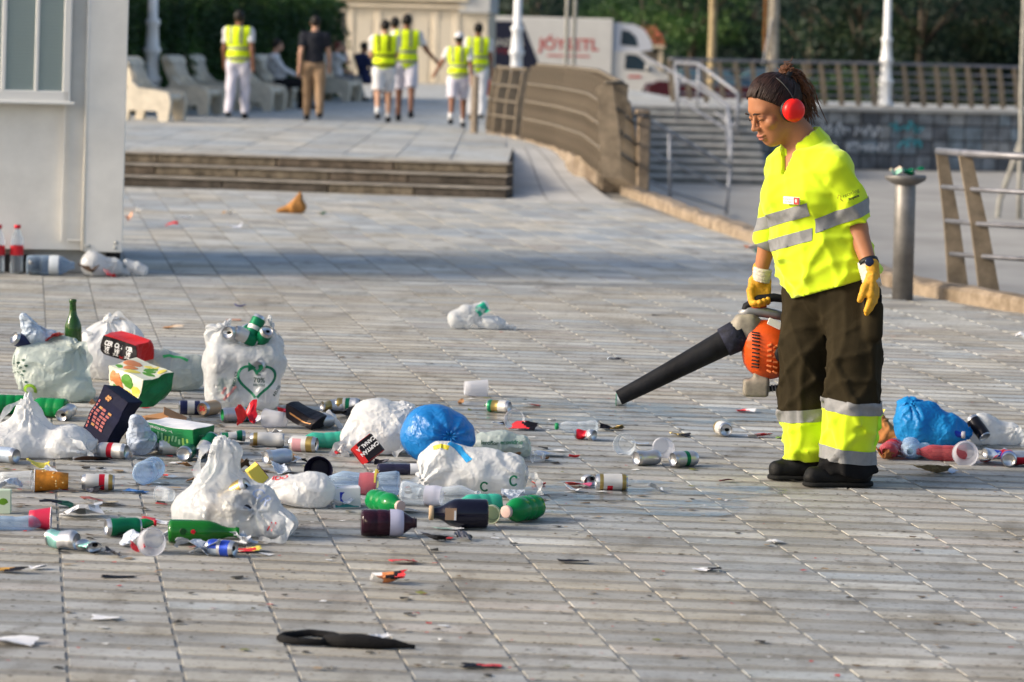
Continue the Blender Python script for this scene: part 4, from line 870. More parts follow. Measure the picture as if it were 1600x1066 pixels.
cut(.082, .28, 'hivis_panel', HIVIS, isR, .003, (-.05, 0, 1)); cut(.245, .295, 'reflective_band', REFL, isR, .006, (-.1, 0, 1))
cut(.04, .112, 'dark_cuff', DARKC, isL, .004); band(tro, [(Vector((0, 0, .165)), Vector((0, 0, -1))), (Vector((0, 0, .315)), Vector((0, 0, 1))), (Vector((.155, -.1, .2)), Vector((-.9, -.43, 0)))], .0045, 'hivis_side_panel', HIGREEN, tro, isL)
MB().box(tuple(J['knL'] + ORG(.045, -.105, .32)), (.085, .012, .04), rz=R(30), bev=.004).build('pocket_flap', DARKC, tro)
# boots
for s_, q in (('L', (-.235, -.045, 0)), ('R', (-.19, -.03, 0))):
    an = J['an' + s_] + ORG(.0, 0, 0); an = an + ORG(.012, 0, 0); toe = an + ORG(q[0] * .66, q[1], -.048)
    def boot(P, an=an, toe=toe):
        o = sm(.03, rc(P, an + ORG(.01, 0, .05), an + ORG(.012, 0, -.03), .05, .052), rc(P, an + ORG(.0, 0, -.035), toe, .05, .041), rc(P, an + ORG(.035, 0, -.04), an + ORG(-.05, -.01, -.035), .046, .05))
        return np.maximum(o + nz(P, (.0015, 70, 60, 90, 0)), .016 - P[..., 2])
    b_ = sdf_obj('boot', boot, np.minimum(an, toe) - .085, np.maximum(an, toe) + ORG(.1, .085, .1), .006, LEATH, wm)
    def sole(P, an=an, toe=toe): return np.maximum(np.maximum(rc(P, (an + ORG(.035, 0, 0)) * ORG(1, 1, 0), toe * ORG(1, 1, 0), .054, .046), P[..., 2] - .02), .001 - P[..., 2])
    sdf_obj('sole', sole, np.minimum(an, toe) * ORG(1, 1, 0) - ORG(.085, .085, .012), np.maximum(an, toe) * ORG(1, 1, 0) + ORG(.12, .085, .04), .006, SOLE, b_)
    for k in range(4):
        c = Vector(an + (toe - an) * (.3 + k * .11)) + Vector((0, 0, .052 - k * .007)); MB().tube([c + Vector((.0, -.022, -.004)), c + Vector((.004, 0, .004)), c + Vector((0, .022, -.004))], .003, 5).build('lace', M('lace_grey', (.07, .07, .07), .8), b_)
# gloves and watch
for s_, H in (('L', HL), ('R', HR)):
    ch, wr, d, a, s = H
    g = sdf_obj('glove', lambda P: hand_sdf(P, H, .0035) + nz(P, (.0006, 220, 180, 200, 0)), wr - .2, wr + ORG(.15, .15, .06), .0038, GLY, wm)
    el_ = J['el' + s_]; ax_ = (el_ - wr) / np.linalg.norm(el_ - wr)
    top = .055 if s_ == 'L' else .035
    sdf_obj('glove_cuff', lambda P: np.maximum(np.maximum(rc(P, wr + d * .05, wr + ax_ * .1, .036, .042) + .0015 * np.sin(((P - wr) @ ax_) * 420), ((P - wr) @ ax_) - top), -((P - wr) @ ax_) - (.05 if s_ == 'L' else .02)), wr - .11, wr + .13, .0045, GLW, g)
    if s_ == 'L':
        MB().lathe([(-.009, .037), (-.009, .0405), (.009, .0405), (.009, .037)], 20).build('watch_strap', EMB, g, True, loc=wr + ax_ * .045, rot=Vector(ax_).to_track_quat('Z', 'Y').to_euler())
        wd = Vector((-.05, -1, .15)).normalized(); MB().lathe([(0, .017), (.006, .018), (.008, .014), (.008, 0)], 18).build('watch_face', M('watch_navy', (.015, .02, .05), .2), g, True, loc=Vector(wr + ax_ * .045) + wd * .041, rot=wd.to_track_quat('Z', 'Y').to_euler())
# ---- leaf blower held in the right hand
bl = empty('leaf_blower', W0 + Vector((-.255, .2, -.015)), 0, 'orange and grey petrol leaf blower with long black tube in the cleaner hand', 'leaf blower')
OR = M('blower_orange', (.60, .075, .008), .42, noise=(9, .12), bump=(60, .08)); GR = M('blower_grey', (.24, .215, .175), .6, noise=(12, .3), bump=(60, .15)); BK = M('blower_black', (.009, .0095, .012), .6, spec=.15, noise=(14, .4), bump=(50, .2)); SIL = M('blower_silver', (.24, .24, .25), .45, metal=.4)
tb = [(-.57, 0, .305), (-.48, 0, .353), (-.36, 0, .42), (-.22, 0, .499), (-.12, 0, .556), (-.075, 0, .578)]
t_ = MB().tube(tb, [.031, .035, .041, .049, .055, .06], 20, caps=False).build('blower_tube', BK, bl, True)
MB().tube([(-.15, 0, .541), (-.07, 0, .583)], [.06, .066], 18).build('tube_boot', M('boot_navy', (.012, .014, .028), .8, noise=(30, .6), bump=(25, 1)), t_, True)
MB().tube([(-.565, .0, .308), (-.5, 0, .342)], [.026, .027], 16).build('tube_inside', M('tube_dark', (.004, .004, .005), .9), t_, True)
hs = sdf_obj('engine_housing', lambda P: cap(sm(.03, el(P, (.035, .0, .515), (.115, .1, .118)), el(P, (-.005, 0, .56), (.085, .075, .075))), -(P[..., 0] + .078), .02) + .0006 * np.sin(P[..., 2] * 200), (-.12, -.13, .37), (.17, .13, .67), .006, OR, bl)
for k in range(11):
    t = k / 10; a_ = 1.05 - t * 1.75; MB().box((.035 - .097 * .62 , -.1 * (1 - (a_ * .55) ** 2) ** .5 + .012 - .012 * (1 - abs(a_)), .512 + .092 * math.sin(a_) ), (.032, .012, .0055), rz=R(-32), ry=R(4), bev=.001).build('vent_slot', M('vent_black', (.008, .008, .008), .8), hs)
for k in range(6):
    for s_ in (0, 1): MB().box((.03 + s_ * .024, -.099 + s_ * .003, .545 - k * .021 - s_ * .005), (.019, .012, .008), rz=R(-5 + s_ * 12), ry=R(-25 + k * 10), bev=.001).build('grille_rib', M('grille_orange', (.75, .2, .06), .5), hs)
MB().lathe([(0, .035), (.012, .034), (.016, .02), (.016, 0)], 18).build('starter_cap', BK, hs, True, loc=(.085, -.092, .51), rot=(R(90), 0, 0))
sdf_obj('fan_cover', lambda P: sm(.02, bx(P, (-.065, 0, .6), (.04, .055, .058), None, .02), rc(P, (-.09, 0, .58), (-.045, 0, .60), .058, .06)), (-.17, -.1, .5), (.02, .1, .7), .007, GR, bl)
MB().tube([(-.085, 0, .655), (-.05, 0, .672), (.0, 0, .671), (.055, 0, .662), (.115, 0, .648)], [.02, .024, .022, .02, .016], 12).build('handle_shroud', SIL, bl, True)
MB().tube([(-.075, 0, .64), (-.06, 0, .69), (-.01, 0, .722), (.05, 0, .73), (.13, 0, .722), (.145, 0, .66)], [.016, .018, .0175, .0175, .0175, .016], 12).build('handle', BK, bl, True)
MB().tube([(-.075, -.004, .668), (-.02, -.004, .69), (.02, -.004, .70)], [.012, .014, .01], 10).build('throttle_lever', OR, bl, True)
MB().box((.05, -.075, .63), (.058, .006, .032), ry=R(24), rx=R(-32), bev=.002).build('label', M('label_white', (.72, .70, .64), .5), hs)
sdf_obj('muffler', lambda P: sm(.015, bx(P, (-.015, -.01, .362), (.052, .035, .036), None, .012), bx(P, (.005, -.01, .405), (.032, .03, .035), None, .012)), (-.1, -.08, .29), (.08, .06, .46), .006, GR, bl)
cp = [(.04, 0, .358), (.075, 0, .362), (.11, 0, .375), (.14, 0, .40)]
cb = MB().tube(cp, .012, 10).build('hose', BK, bl, True)
for k in range(9):
    t = k / 8; q = Vector(cp[0]).lerp(Vector(cp[1]), t * 3) if t < .333 else (Vector(cp[1]).lerp(Vector(cp[2]), t * 3 - 1) if t < .667 else Vector(cp[2]).lerp(Vector(cp[3]), t * 3 - 2))
    MB().tube([q - Vector((.003, 0, 0)), q + Vector((.003, 0, .001))], .0145, 10).build('hose_ring', SIL, cb, True)
# ---- people further off
WHT = M('cloth_white', (.62, .62, .64), .85, noise=(8, .06)); LIL = M('cloth_lilac_white', (.60, .58, .66), .85, noise=(8, .06)); NAVY = M('cloth_navy', (.012, .014, .022), .85, noise=(8, .2)); KHA = M('cloth_khaki', (.27, .18, .11), .85, noise=(8, .12)); BLKC = M('cloth_black', (.012, .012, .014), .9); GREY = M('cloth_grey', (.16, .16, .17), .85); BLUEC = M('cloth_blue', (.02, .03, .09), .85)
VEST = M('vest_yellow', (.74, .92, .012), .7, noise=(8, .06), trl=.1); HB2 = M('hair_black', (.012, .009, .008), .6); HRD = M('hair_reddish', (.14, .04, .025), .6)
def figure(loc, rz, label, pose='walk', skin=SKIN2, hair=HB2, shirt=WHT, legs=LIL, shorts=False, vest=True, cap_=None, s=1.0, ph=0, arms=None, sleeve=.5, group=None, shoes=BLKC, socks=None, bandc=None):
    root = empty('person', loc, rz, label, 'person', group); root.scale = (s, s, s); V3 = lambda *a: ORG(*a)
    # local frame: facing -y, left side is +x
    j = dict(neck=V3(0, .01, 1.46), head=V3(0, -.012, 1.62), ch=V3(0, 0, 1.28), pe=V3(0, 0, .95))
    st = .16 * math.sin(ph)
    for q, sg in (('L', 1), ('R', -1)):
        j['sh' + q] = V3(sg * .185, .01, 1.40)
        sw = -sg * st
        j['el' + q] = V3(sg * .235, .04 + sw * .5, 1.12); j['wr' + q] = V3(sg * .25, -.04 + sw * 1.1, .88)
        j['hip' + q] = V3(sg * .09, 0, .90); j['kn' + q] = V3(sg * .1, -.03 + sg * st * .9, .49); j['an' + q] = V3(sg * .1, .01 + sg * st * 1.7 + (.05 if sg * st > 0.05 else 0), .08 + max(0, sg * st) * .5)
    if pose == 'sit':
        for k in ('neck', 'head', 'ch', 'pe', 'shL', 'shR', 'elL', 'elR', 'wrL', 'wrR', 'hipL', 'hipR'): j[k] = j[k] - V3(0, 0, .42)
        for q, sg in (('L', 1), ('R', -1)):
            j['kn' + q] = V3(sg * .1, -.45, .5); j['an' + q] = V3(sg * .1, -.5 + .08 * sg, .08); j['el' + q] = V3(sg * .23, -.06, .74); j['wr' + q] = V3(sg * .12, -.3, .64)
        for k in ('neck', 'ch', 'shL', 'shR'): j[k] = j[k] + V3(0, .05, 0)
    if arms: j.update({k: V3(*v) for k, v in arms.items()})
    def tor(P, g=0.): return sm(.06, el(P, j['ch'], (.165 + g, .105 + g, .2 + g)), el(P, j['pe'] + V3(0, 0, .06), (.15 + g, .105 + g, .16 + g)), rc(P, j['shL'], j['shR'], .06 + g, .06 + g), rc(P, j['neck'] - V3(0, 0, .05), j['ch'], .06 + g, .1 + g))
    def arm(P, q, g=0.): return chain(P, [(j['sh' + q], .055 + g), (j['el' + q], .04 + g), (j['wr' + q], .028 + g)])
    def leg(P, q, g=0.): return chain(P, [(j['hip' + q], .085 + g), (j['kn' + q], .056 + g), (j['an' + q], .04 + g)])
    def hnd(P, q):
        d = j['wr' + q] - j['el' + q]; d = d / np.linalg.norm(d); o = rc(P, j['wr' + q], j['wr' + q] + d * .08, .03, .034)
        for k in range(4): o = sm(.008, o, rc(P, j['wr' + q] + d * .08 + V3(0, (k - 1.5) * .019, 0), j['wr' + q] + d * (.16 - .008 * abs(k - 1)) + V3(0, (k - 1.5) * .02 - .01, 0), .0105, .009))
        return sm(.01, o, rc(P, j['wr' + q] + d * .03 + V3(0, -.03, 0), j['wr' + q] + d * .09 + V3(0, -.05, 0), .013, .01))
    def hd(P): return sm(.02, el(P, j['head'] + V3(0, .012, .02), (.075, .095, .1)), el(P, j['head'] + V3(0, -.035, -.05), (.055, .06, .065)), rc(P, j['head'] + V3(0, -.095, .0), j['head'] + V3(0, -.115, -.03), .008, .013), el(P, j['head'] + V3(.078, .01, 0), (.01, .02, .03)), el(P, j['head'] + V3(-.078, .01, 0), (.01, .02, .03)))
    allp = np.array(list(j.values())); lo, hi = allp.min(0) - .2, allp.max(0) + .2; lo[2] = max(lo[2], 0)
    def body(P):
        o = sm(.03, tor(P), rc(P, j['neck'] - V3(0, 0, .05), j['head'] - V3(0, -.02, .02), .058, .05), *[arm(P, q) for q in 'LR'], *[leg(P, q) for q in 'LR'])
        o = sm(.015, o, hnd(P, 'L'), hnd(P, 'R')); return sm(.02, o, hd(P))
    b = sdf_obj('body', body, lo, hi, .019, skin, root)
    for sg in (-1, 1): MB().lathe([(-.009, .004), (0, .011), (.009, .004)], 8, caps=(True, True)).build('eye', EMB, b, True, loc=j['head'] + V3(sg * .03, -.093, .005), rot=(R(90), 0, 0))
    MB().tube([j['head'] + V3(-.02, -.097, -.062), j['head'] + V3(.02, -.097, -.062)], .004, 5).build('mouth', M('lip_dark'), b)
    sh_top = j['neck'][2] + .025
    def shirt_f(P):
        o = tor(P, .018); 
        for q in 'LR':
            A = j['sh' + q]; d = (j['el' + q] - A); L = np.linalg.norm(d); t = (P - A) @ (d / L); a = arm(P, q, .018)
            if sleeve <= 1: a = np.maximum(a, t - L * sleeve * 1.3)
            else: a = np.maximum(a, (P - j['wr' + q]) @ ((j['wr' + q] - j['el' + q]) / np.linalg.norm(j['wr' + q] - j['el' + q])) + .01)
            o = sm(.025, o, a)
        o = o + nz(P, (.004, 20, 10, 30, ph), (.003, -30, 20, 40, 1)); return np.maximum(np.maximum(o, P[..., 2] - sh_top), j['pe'][2] - .06 - P[..., 2])
    up = lo.copy(); up[2] = j['pe'][2] - .13; dn = hi.copy(); dn[2] = j['pe'][2] + .16; ht = hi.copy(); ht[2] = j['neck'][2] + .08
    so = sdf_obj('shirt', shirt_f, up, ht, .02, shirt, root)
    def leg_f(P):
        o = el(P, j['pe'] - V3(0, 0, .02), (.162, .12, .13))
        for q in 'LR':
            a = leg(P, q, .024)
            if shorts: k_ = j['hip' + q] + (j['kn' + q] - j['hip' + q]) * .86; d = (j['kn' + q] - j['hip' + q]); d = d / np.linalg.norm(d); a = np.maximum(sm(.02, a, rc(P, j['hip' + q], j['kn' + q], .11, .098)), (P - k_) @ d)
            else: a = np.maximum(a, .09 + .0 * P[..., 0] - P[..., 2])
            o = sm(.03, o, a)
        return np.maximum(o + nz(P, (.005, 18, 25, 22, ph), (.003, 40, -30, 10, 0)), P[..., 2] - j['pe'][2] - .1)
    sdf_obj('shorts' if shorts else 'trousers', leg_f, lo, dn, .02, legs, root)
    sdf_obj('hair', lambda P: np.maximum(el(P, j['head'] + V3(0, .022, .028), (.086, .098, .102)), (P - (j['head'] + V3(0, -.055, .03))) @ V3(0, -.8, -.6)), j['head'] - .16, j['head'] + .16, .014, hair, root)
    if cap_: sdf_obj('cap', lambda P: sm(.01, np.maximum(el(P, j['head'] + V3(0, .01, .035), (.094, .112, .105)), -(P[..., 2] - j['head'][2] - .035)), bx(P, j['head'] + V3(0, -.13, .045), (.06, .06, .008), None, .006)), j['head'] - .23, j['head'] + .23, .014, cap_, root)
    if vest:
        def vf(P):
            o = tor(P, .042) + nz(P, (.004, 15, 10, 20, ph)); o = np.maximum(o, np.abs(P[..., 0]) - .2 - .0 * P[..., 1]); o = np.maximum(o, P[..., 2] - sh_top - .0)
            return np.maximum(o, j['pe'][2] - .11 - P[..., 2])
        v = sdf_obj('safety_vest', vf, up, ht, .018, VEST, root); z0 = j['pe'][2]
        for zz in (.0, .16): band(v, [(Vector((0, 0, z0 + zz)), Vector((0, 0, -1))), (Vector((0, 0, z0 + zz + .045)), Vector((0, 0, 1)))], .004, 'reflective_band', bandc or REFL, v)
        for sg in (-1, 1): band(v, [(Vector((sg * .085, 0, 0)), Vector((-1, 0, 0))), (Vector((sg * .085 + .04, 0, 0)), Vector((1, 0, 0))), (Vector((0, 0, z0 + .25)), Vector((0, 0, -1)))], .004, 'shoulder_band', bandc or REFL, v)
    for q in 'LR':
        an = j['an' + q]; sh_ = sdf_obj('shoe', lambda P: np.maximum(sm(.02, rc(P, an + V3(0, .03, -.035), an + V3(0, -.14, -.048), .045, .036), rc(P, an + V3(0, .01, .0), an + V3(0, .01, -.03), .046, .048)), .002 + max(0, an[2] - .085) - P[..., 2]), an - V3(.09, .22, .1), an + V3(.09, .12, .08), .013, shoes, root)
        if socks: MB().tube([an + V3(0, .005, .0), an + V3(0, .0, .13)], [.05, .053], 10).build('sock', socks, root, True)
    return root
tg = lambda u, v: gnd(u, v, TZ)
figure(tg(370, 186), R(172), 'person in yellow vest and long white trousers walking past the benches', ph=.5, s=.98, skin=SKIN2, legs=LIL)
figure(tg(489, 189), R(185), 'person in black T-shirt and khaki trousers walking away from the camera', ph=-.7, s=.95, vest=False, shirt=NAVY, legs=KHA, skin=SKIN3)
figure(tg(598, 192), R(185), 'person in yellow vest with white shorts, leftmost of the walking trio', ph=.9, s=.93, skin=SKIN3, hair=HB2, shorts=True, legs=WHT, shirt=WHT, socks=WHT, arms=dict(elR=(-.21, -.12, 1.14), wrR=(-.02, -.2, 1.02), elL=(.22, -.1, 1.13), wrL=(.02, -.22, 1.0)), bandc=BLKC)
figure(tg(610, 184) + Vector((0, 1.0, 0)), R(180), 'person in yellow vest hidden behind the trio, dark hair showing', ph=-.6, s=.97, shorts=True, legs=WHT, skin=SKIN2, socks=WHT)
figure(tg(632, 190), R(182), 'tall person in yellow vest and white shorts reaching an arm to the right', ph=-.9, s=.99, shorts=True, legs=LIL, skin=SKIN2, arms=dict(elR=(-.33, -.03, 1.16), wrR=(-.50, -.06, .98)))
figure(tg(714, 200), R(178), 'person in white cap, yellow vest and white shorts near the fence end', ph=1.0, s=.83, shorts=True, legs=LIL, skin=SKIN2, cap_=WHT, socks=WHT, arms=dict(elL=(.32, .02, 1.17), wrL=(.42, -.02, 1.0)))
figure(tg(744, 188), R(178), 'person in yellow vest carrying a red bag beside the fence end', ph=-.4, s=.93, legs=WHT, skin=SKIN2)
rb_ = tg(764, 188); rbag = empty('red_bag', rb_ + Vector((0, -.05, .42)), 0, 'small red bag held by the vest wearer beside the fence', 'bag')
sdf_obj('bag_body', lambda P: sm(.04, el(P, (0, 0, .12), (.09, .07, .13)), bx(P, (0, 0, .08), (.08, .05, .08), None, .03)), (-.15, -.15, -.05), (.15, .15, .32), .014, M('bag_red', (.65, .05, .03), .6, noise=(10, .2)), rbag); MB().tube([(-.03, 0, .22), (0, 0, .34), (.03, 0, .22)], .008, 5).build('bag_strap', M('bag_red'), rbag)
figure(tg(446, 170) + Vector((-.12, .05, .0)), R(98), 'seated person in white shirt and black trousers on a bench', 'sit', vest=False, s=.95, shirt=WHT, legs=BLKC, skin=SKIN3, sleeve=2, arms=dict(neck=(0, .1, 1.02), head=(0, .05, 1.2), ch=(0, .13, .86), shL=(.18, .12, .96), shR=(-.18, .12, .96)))
figure(tg(541, 158) + Vector((-.2, .1, 0)), R(115), 'seated person with reddish hair in a white top at the hedge end', 'sit', vest=False, s=.92, shirt=WHT, legs=GREY, skin=SKIN3, hair=HRD, arms=dict(elR=(-.16, -.2, .84), wrR=(-.05, -.16, 1.08)))
figure(tg(566, 158) + Vector((0, .35, 0)), R(130), 'seated person in dark blue clothes beside the reddish-haired one', 'sit', vest=False, s=.92, shirt=BLUEC, legs=BLUEC, skin=SKIN2, sleeve=2)
po = tg(739, 208); wp_ = empty('wooden_post', po, 0, 'single grey wooden post standing among the walkers near the fence', 'post')
MB().box((0, 0, .42), (.08, .08, .84), bev=.008).build('shaft', M('post_tan_wood', (.42, .34, .26), .8, noise=(5, .2)), wp_); MB().box((.055, 0, .41), (.03, .08, .82)).build('dark_edge', EMB, wp_)
# ================================================================== LITTER
# ---- thin plastic: a small cloth solver (bag walls keep their length, so creases form where they would)
def wrinkle(P, F, g=.12, iters=70, k=.03, bend=.25, aniso=None, seed=0, amp=.0015, facet=0):
    """thin film with too much material for its shape: edges grow, the wall buckles into creases while it stays near where it was"""
    r = np.random.default_rng(seed); P0 = P.copy(); N = len(P); E = np.concatenate([F[:, [a, (a + 1) % 4]] for a in range(4)] + [F[:, [0, 2]], F[:, [1, 3]]]); E = np.unique(np.sort(E, 1), axis=0); e0, e1 = E.T
    d = P[e1] - P[e0]; L0 = np.linalg.norm(d, axis=1); gg = np.full(len(E), g)
    if aniso is not None: q = np.abs((d / (L0[:, None] + 1e-9)) @ np.array(aniso)); gg = g * (1.6 - 1.5 * q)
    low = np.array([np.sin(P @ r.normal(0, 14, 3) + r.uniform(0, 6)) for _ in range(6)]).sum(0); gg *= np.clip(1 + .35 * low[e0], .2, 2); RL = L0 * (1 + gg)
    nrm = np.zeros_like(P); fn = np.cross(P[F[:, 2]] - P[F[:, 0]], P[F[:, 3]] - P[F[:, 1]]); [np.add.at(nrm, F[:, a], fn) for a in range(4)]; nrm /= np.linalg.norm(nrm, axis=1)[:, None] + 1e-12
    lump = np.array([np.sin(P @ r.normal(0, 45, 3) + r.uniform(0, 6)) for _ in range(8)]).sum(0); P = P + nrm * (lump * amp + r.normal(0, amp * .7, N))[:, None]; cnt = np.bincount(E.ravel(), minlength=N).astype(float)
    if facet:      # broad flat planes with sharp edges between them
        c = P0[r.integers(0, N, facet)]; nn = nrm[[np.argmin(((P0 - q) ** 2).sum(1)) for q in c]]; dd = ((P[:, None, :] - c[None]) ** 2).sum(2); w_ = np.argsort(dd, 1)[:, :2]; h_ = np.einsum('ij,ij->i', P - c[w_[:, 0]], nn[w_[:, 0]]); P = P - nn[w_[:, 0]] * (h_ * .4)[:, None]; P0 = P.copy()
    for it in range(iters):
        d = P[e1] - P[e0]; L = np.sqrt((d * d).sum(1)) + 1e-9; c = d * ((L - RL) / L * .5)[:, None]; dl = np.stack([np.bincount(e0, c[:, a], N) - np.bincount(e1, c[:, a], N) for a in range(3)], 1) / cnt[:, None] * 2.0
        mean = np.stack([np.bincount(e0, P[e1, a], N) + np.bincount(e1, P[e0, a], N) for a in range(3)], 1) / cnt[:, None]
        P = P + dl * .8 + (mean - P) * bend * .25 + (P0 - P) * k; P[:, 2] = np.maximum(P[:, 2], .0025)
    return P
def creases(P, seed, a, wl=.09, n=6, aniso=None):
    """long sharp folds: ridged waves, bent by slower waves"""
    r = np.random.default_rng(seed + 100); o = 0
    W = sum(np.sin(P @ r.normal(0, 14, 3).astype(np.float32) + r.uniform(0, 6)) for _ in range(3))
    for k in range(n):
        d = r.normal(size=3); d /= np.linalg.norm(d)
        if aniso is not None: q = np.array(aniso); d = d - q * (d @ q) * .85; d /= np.linalg.norm(d)
        ph = P @ (d * math.pi / (wl * r.uniform(.55, 1.5))).astype(np.float32) + W * r.uniform(.4, 1.1) + r.uniform(0, 6); o = o + (np.abs(np.sin(ph)) ** .7 - .65) * r.uniform(.5, 1.1)
    gate = .6 + .4 * np.sin(P @ r.normal(0, 16, 3).astype(np.float32) + 1); return o * a * gate
def radial(P, foci, seed):
    o = 0; r = np.random.default_rng(seed)
    for (x, y, z, ax, n, a, L) in foci:
        q = P - np.array((x, y, z), np.float32); rho = np.linalg.norm(q, axis=-1); th = np.arctan2(q[..., 2], q[..., 0]) if ax == 'y' else np.arctan2(q[..., 1], q[..., 0])
        w_ = n * th + r.uniform(.8, 2) * np.sin(2 * th + r.uniform(0, 6)) + r.uniform(.5, 1.2) * np.sin(rho * 40 + 3 * th); v = np.cos(w_) + .5 * np.cos(1.7 * w_ + 2 + rho * 30)
        o = o + a * (np.abs(v) ** .8 * np.sign(v)) * np.exp(-rho / L) * np.clip(rho / .025, 0, 1)
    return o
def sim_bag(f, lo, hi, seed, h=.0075, cr=.0085, wl=.14, foci=(), g=.06, k=.045, amp=.0008, aniso=None, facet=44, n=5):
    P, F = snet(lambda P: np.maximum(f(P) + creases(P, seed, cr, wl, n, aniso) + radial(P, foci, seed), .002 - P[..., 2]), lo, hi, h); return wrinkle(P, F, g, 60, k, .06, aniso, seed, amp, facet), F
def bag_obj(name, sim, mat, loc, rz, label, cat='bag', group=None, scale=1.0, rot=None):
    o = mk(name, sim[0], sim[1], mat, None, True); o.location = loc; o.rotation_euler = rot or (0, 0, rz); o.scale = (scale,) * 3
    return tag(o, label, cat, group)
from mathutils.bvhtree import BVHTree
def print_on(o, sim, V2, F2, x0, z0, mat, name='print', off=.0025, rot=0, top=0.):
    """flat lettering or drawing laid on the bag wall that faces the viewer (top > 0 looks at it from above)"""
    if len(sim) < 3: sim = sim + (BVHTree.FromPolygons([tuple(v) for v in sim[0]], [tuple(int(i) for i in f) for f in sim[1]]),)
    c, s_ = math.cos(rot), math.sin(rot); out = []; dv = Vector((0, 1, -top)).normalized(); ok = True
    for v in V2:
        x, z = x0 + v[0] * c - v[1] * s_, z0 + v[0] * s_ + v[1] * c; st = Vector((x, 0, z)) - dv * .6; hit, n, i_, d_ = sim[2].ray_cast(st, dv)
        out.append((hit - dv * off) if hit else Vector((x, -.05, max(z, .004))))
    return mk(name, out, F2, mat, o)
def handle_loop(o, pts, wd, mat):
    """a loose carrier-bag handle: a limp strip of film"""
    P = [Vector(p) for p in pts]; Q = []
    for k in range(25):
        t = k / 24 * (len(P) - 1); i = min(int(t), len(P) - 2); f = t - i; a, b, c, d = P[max(i - 1, 0)], P[i], P[i + 1], P[min(i + 2, len(P) - 1)]
        Q.append(.5 * ((2 * b) + (c - a) * f + (2 * a - 5 * b + 4 * c - d) * f * f + (3 * b - a - 3 * c + d) * f ** 3))
    V = []; F = []
    for k, q in enumerate(Q):
        t = (Q[min(k + 1, 24)] - Q[max(k - 1, 0)]).normalized(); n = t.cross(Vector((.3 * math.sin(k * .7), 1, .4 * math.cos(k * .5)))).normalized(); m = t.cross(n); w_ = wd * (.7 + .3 * math.sin(k * .9))
        V += [q - n * w_ / 2, q + m * .004 * math.sin(k * 1.3), q + n * w_ / 2 + m * .003]; 
        if k: F += [(3 * k - 3, 3 * k - 2, 3 * k + 1, 3 * k), (3 * k - 2, 3 * k - 1, 3 * k + 2, 3 * k + 1)]
    return mk('handle', V, F, mat, o, True)
def finer(V, F, mx=.02):
    bm = bmesh.new(); vs = [bm.verts.new((v[0], v[1], 0)) for v in V]
    for f in F:
        try: bm.faces.new([vs[i] for i in f])
        except ValueError: pass
    bmesh.ops.triangulate(bm, faces=bm.faces)
    for _ in range(3):
        e = [x for x in bm.edges if x.calc_length() > mx]
        if not e: break
        bmesh.ops.subdivide_edges(bm, edges=e, cuts=1); bmesh.ops.triangulate(bm, faces=[f for f in bm.faces if len(f.verts) > 3])
    bm.verts.index_update(); r = ([tuple(v.co) for v in bm.verts], [tuple(v.index for v in f.verts) for f in bm.faces]); bm.free(); return r
def strip2(pts, wd):
    V = []; F = []
    for k, p in enumerate(pts):
        a, b = Vector(pts[max(k - 1, 0)]), Vector(pts[min(k + 1, len(pts) - 1)]); t = (b - a).normalized(); n = Vector((-t.y, t.x)) * (wd if not isinstance(wd, list) else wd[k]) / 2; V += [Vector(p) + n, Vector(p) - n]
    return [(v.x, v.y, 0) for v in V], [(2 * k, 2 * k + 1, 2 * k + 3, 2 * k + 2) for k in range(len(pts) - 1)]
BAGW = M('bag_white', (.78, .79, .80), .24, trl=.38, noise=(7, .05), crinkle=0.3, spec=.5); BAGT = M('bag_thin_white', (.76, .78, .80), .22, trl=.42, clear=.34, noise=(7, .1), crinkle=0.35, spec=.5); BAGG = M('bag_greenish_white', (.60, .67, .64), .36, trl=.36, clear=.15, noise=(6, .08), crinkle=0.3, spec=.5)
BAGB = M('bag_blue', (.012, .22, .62), .33, trl=.25, noise=(6, .12), crinkle=0.35, spec=.5); BAGB2 = M('bag_sky_blue', (.015, .28, .68), .4, trl=.35, noise=(6, .1), crinkle=0.45); BAGC = M('bag_clear', (.62, .72, .85), .2, clear=.5, crinkle=0.8); PGRN = M('ink_green', (.01, .17, .085), .5); PDK = M('ink_dark_green', (.01, .06, .04), .5); PRED = M('ink_red', (.60, .03, .04), .5); PLIM = M('ink_lime', (.20, .38, .03), .5); PPINK = M('ink_faded_pink', (.62, .28, .27), .6); PBLK = M('ink_black', (.02, .02, .02), .6)

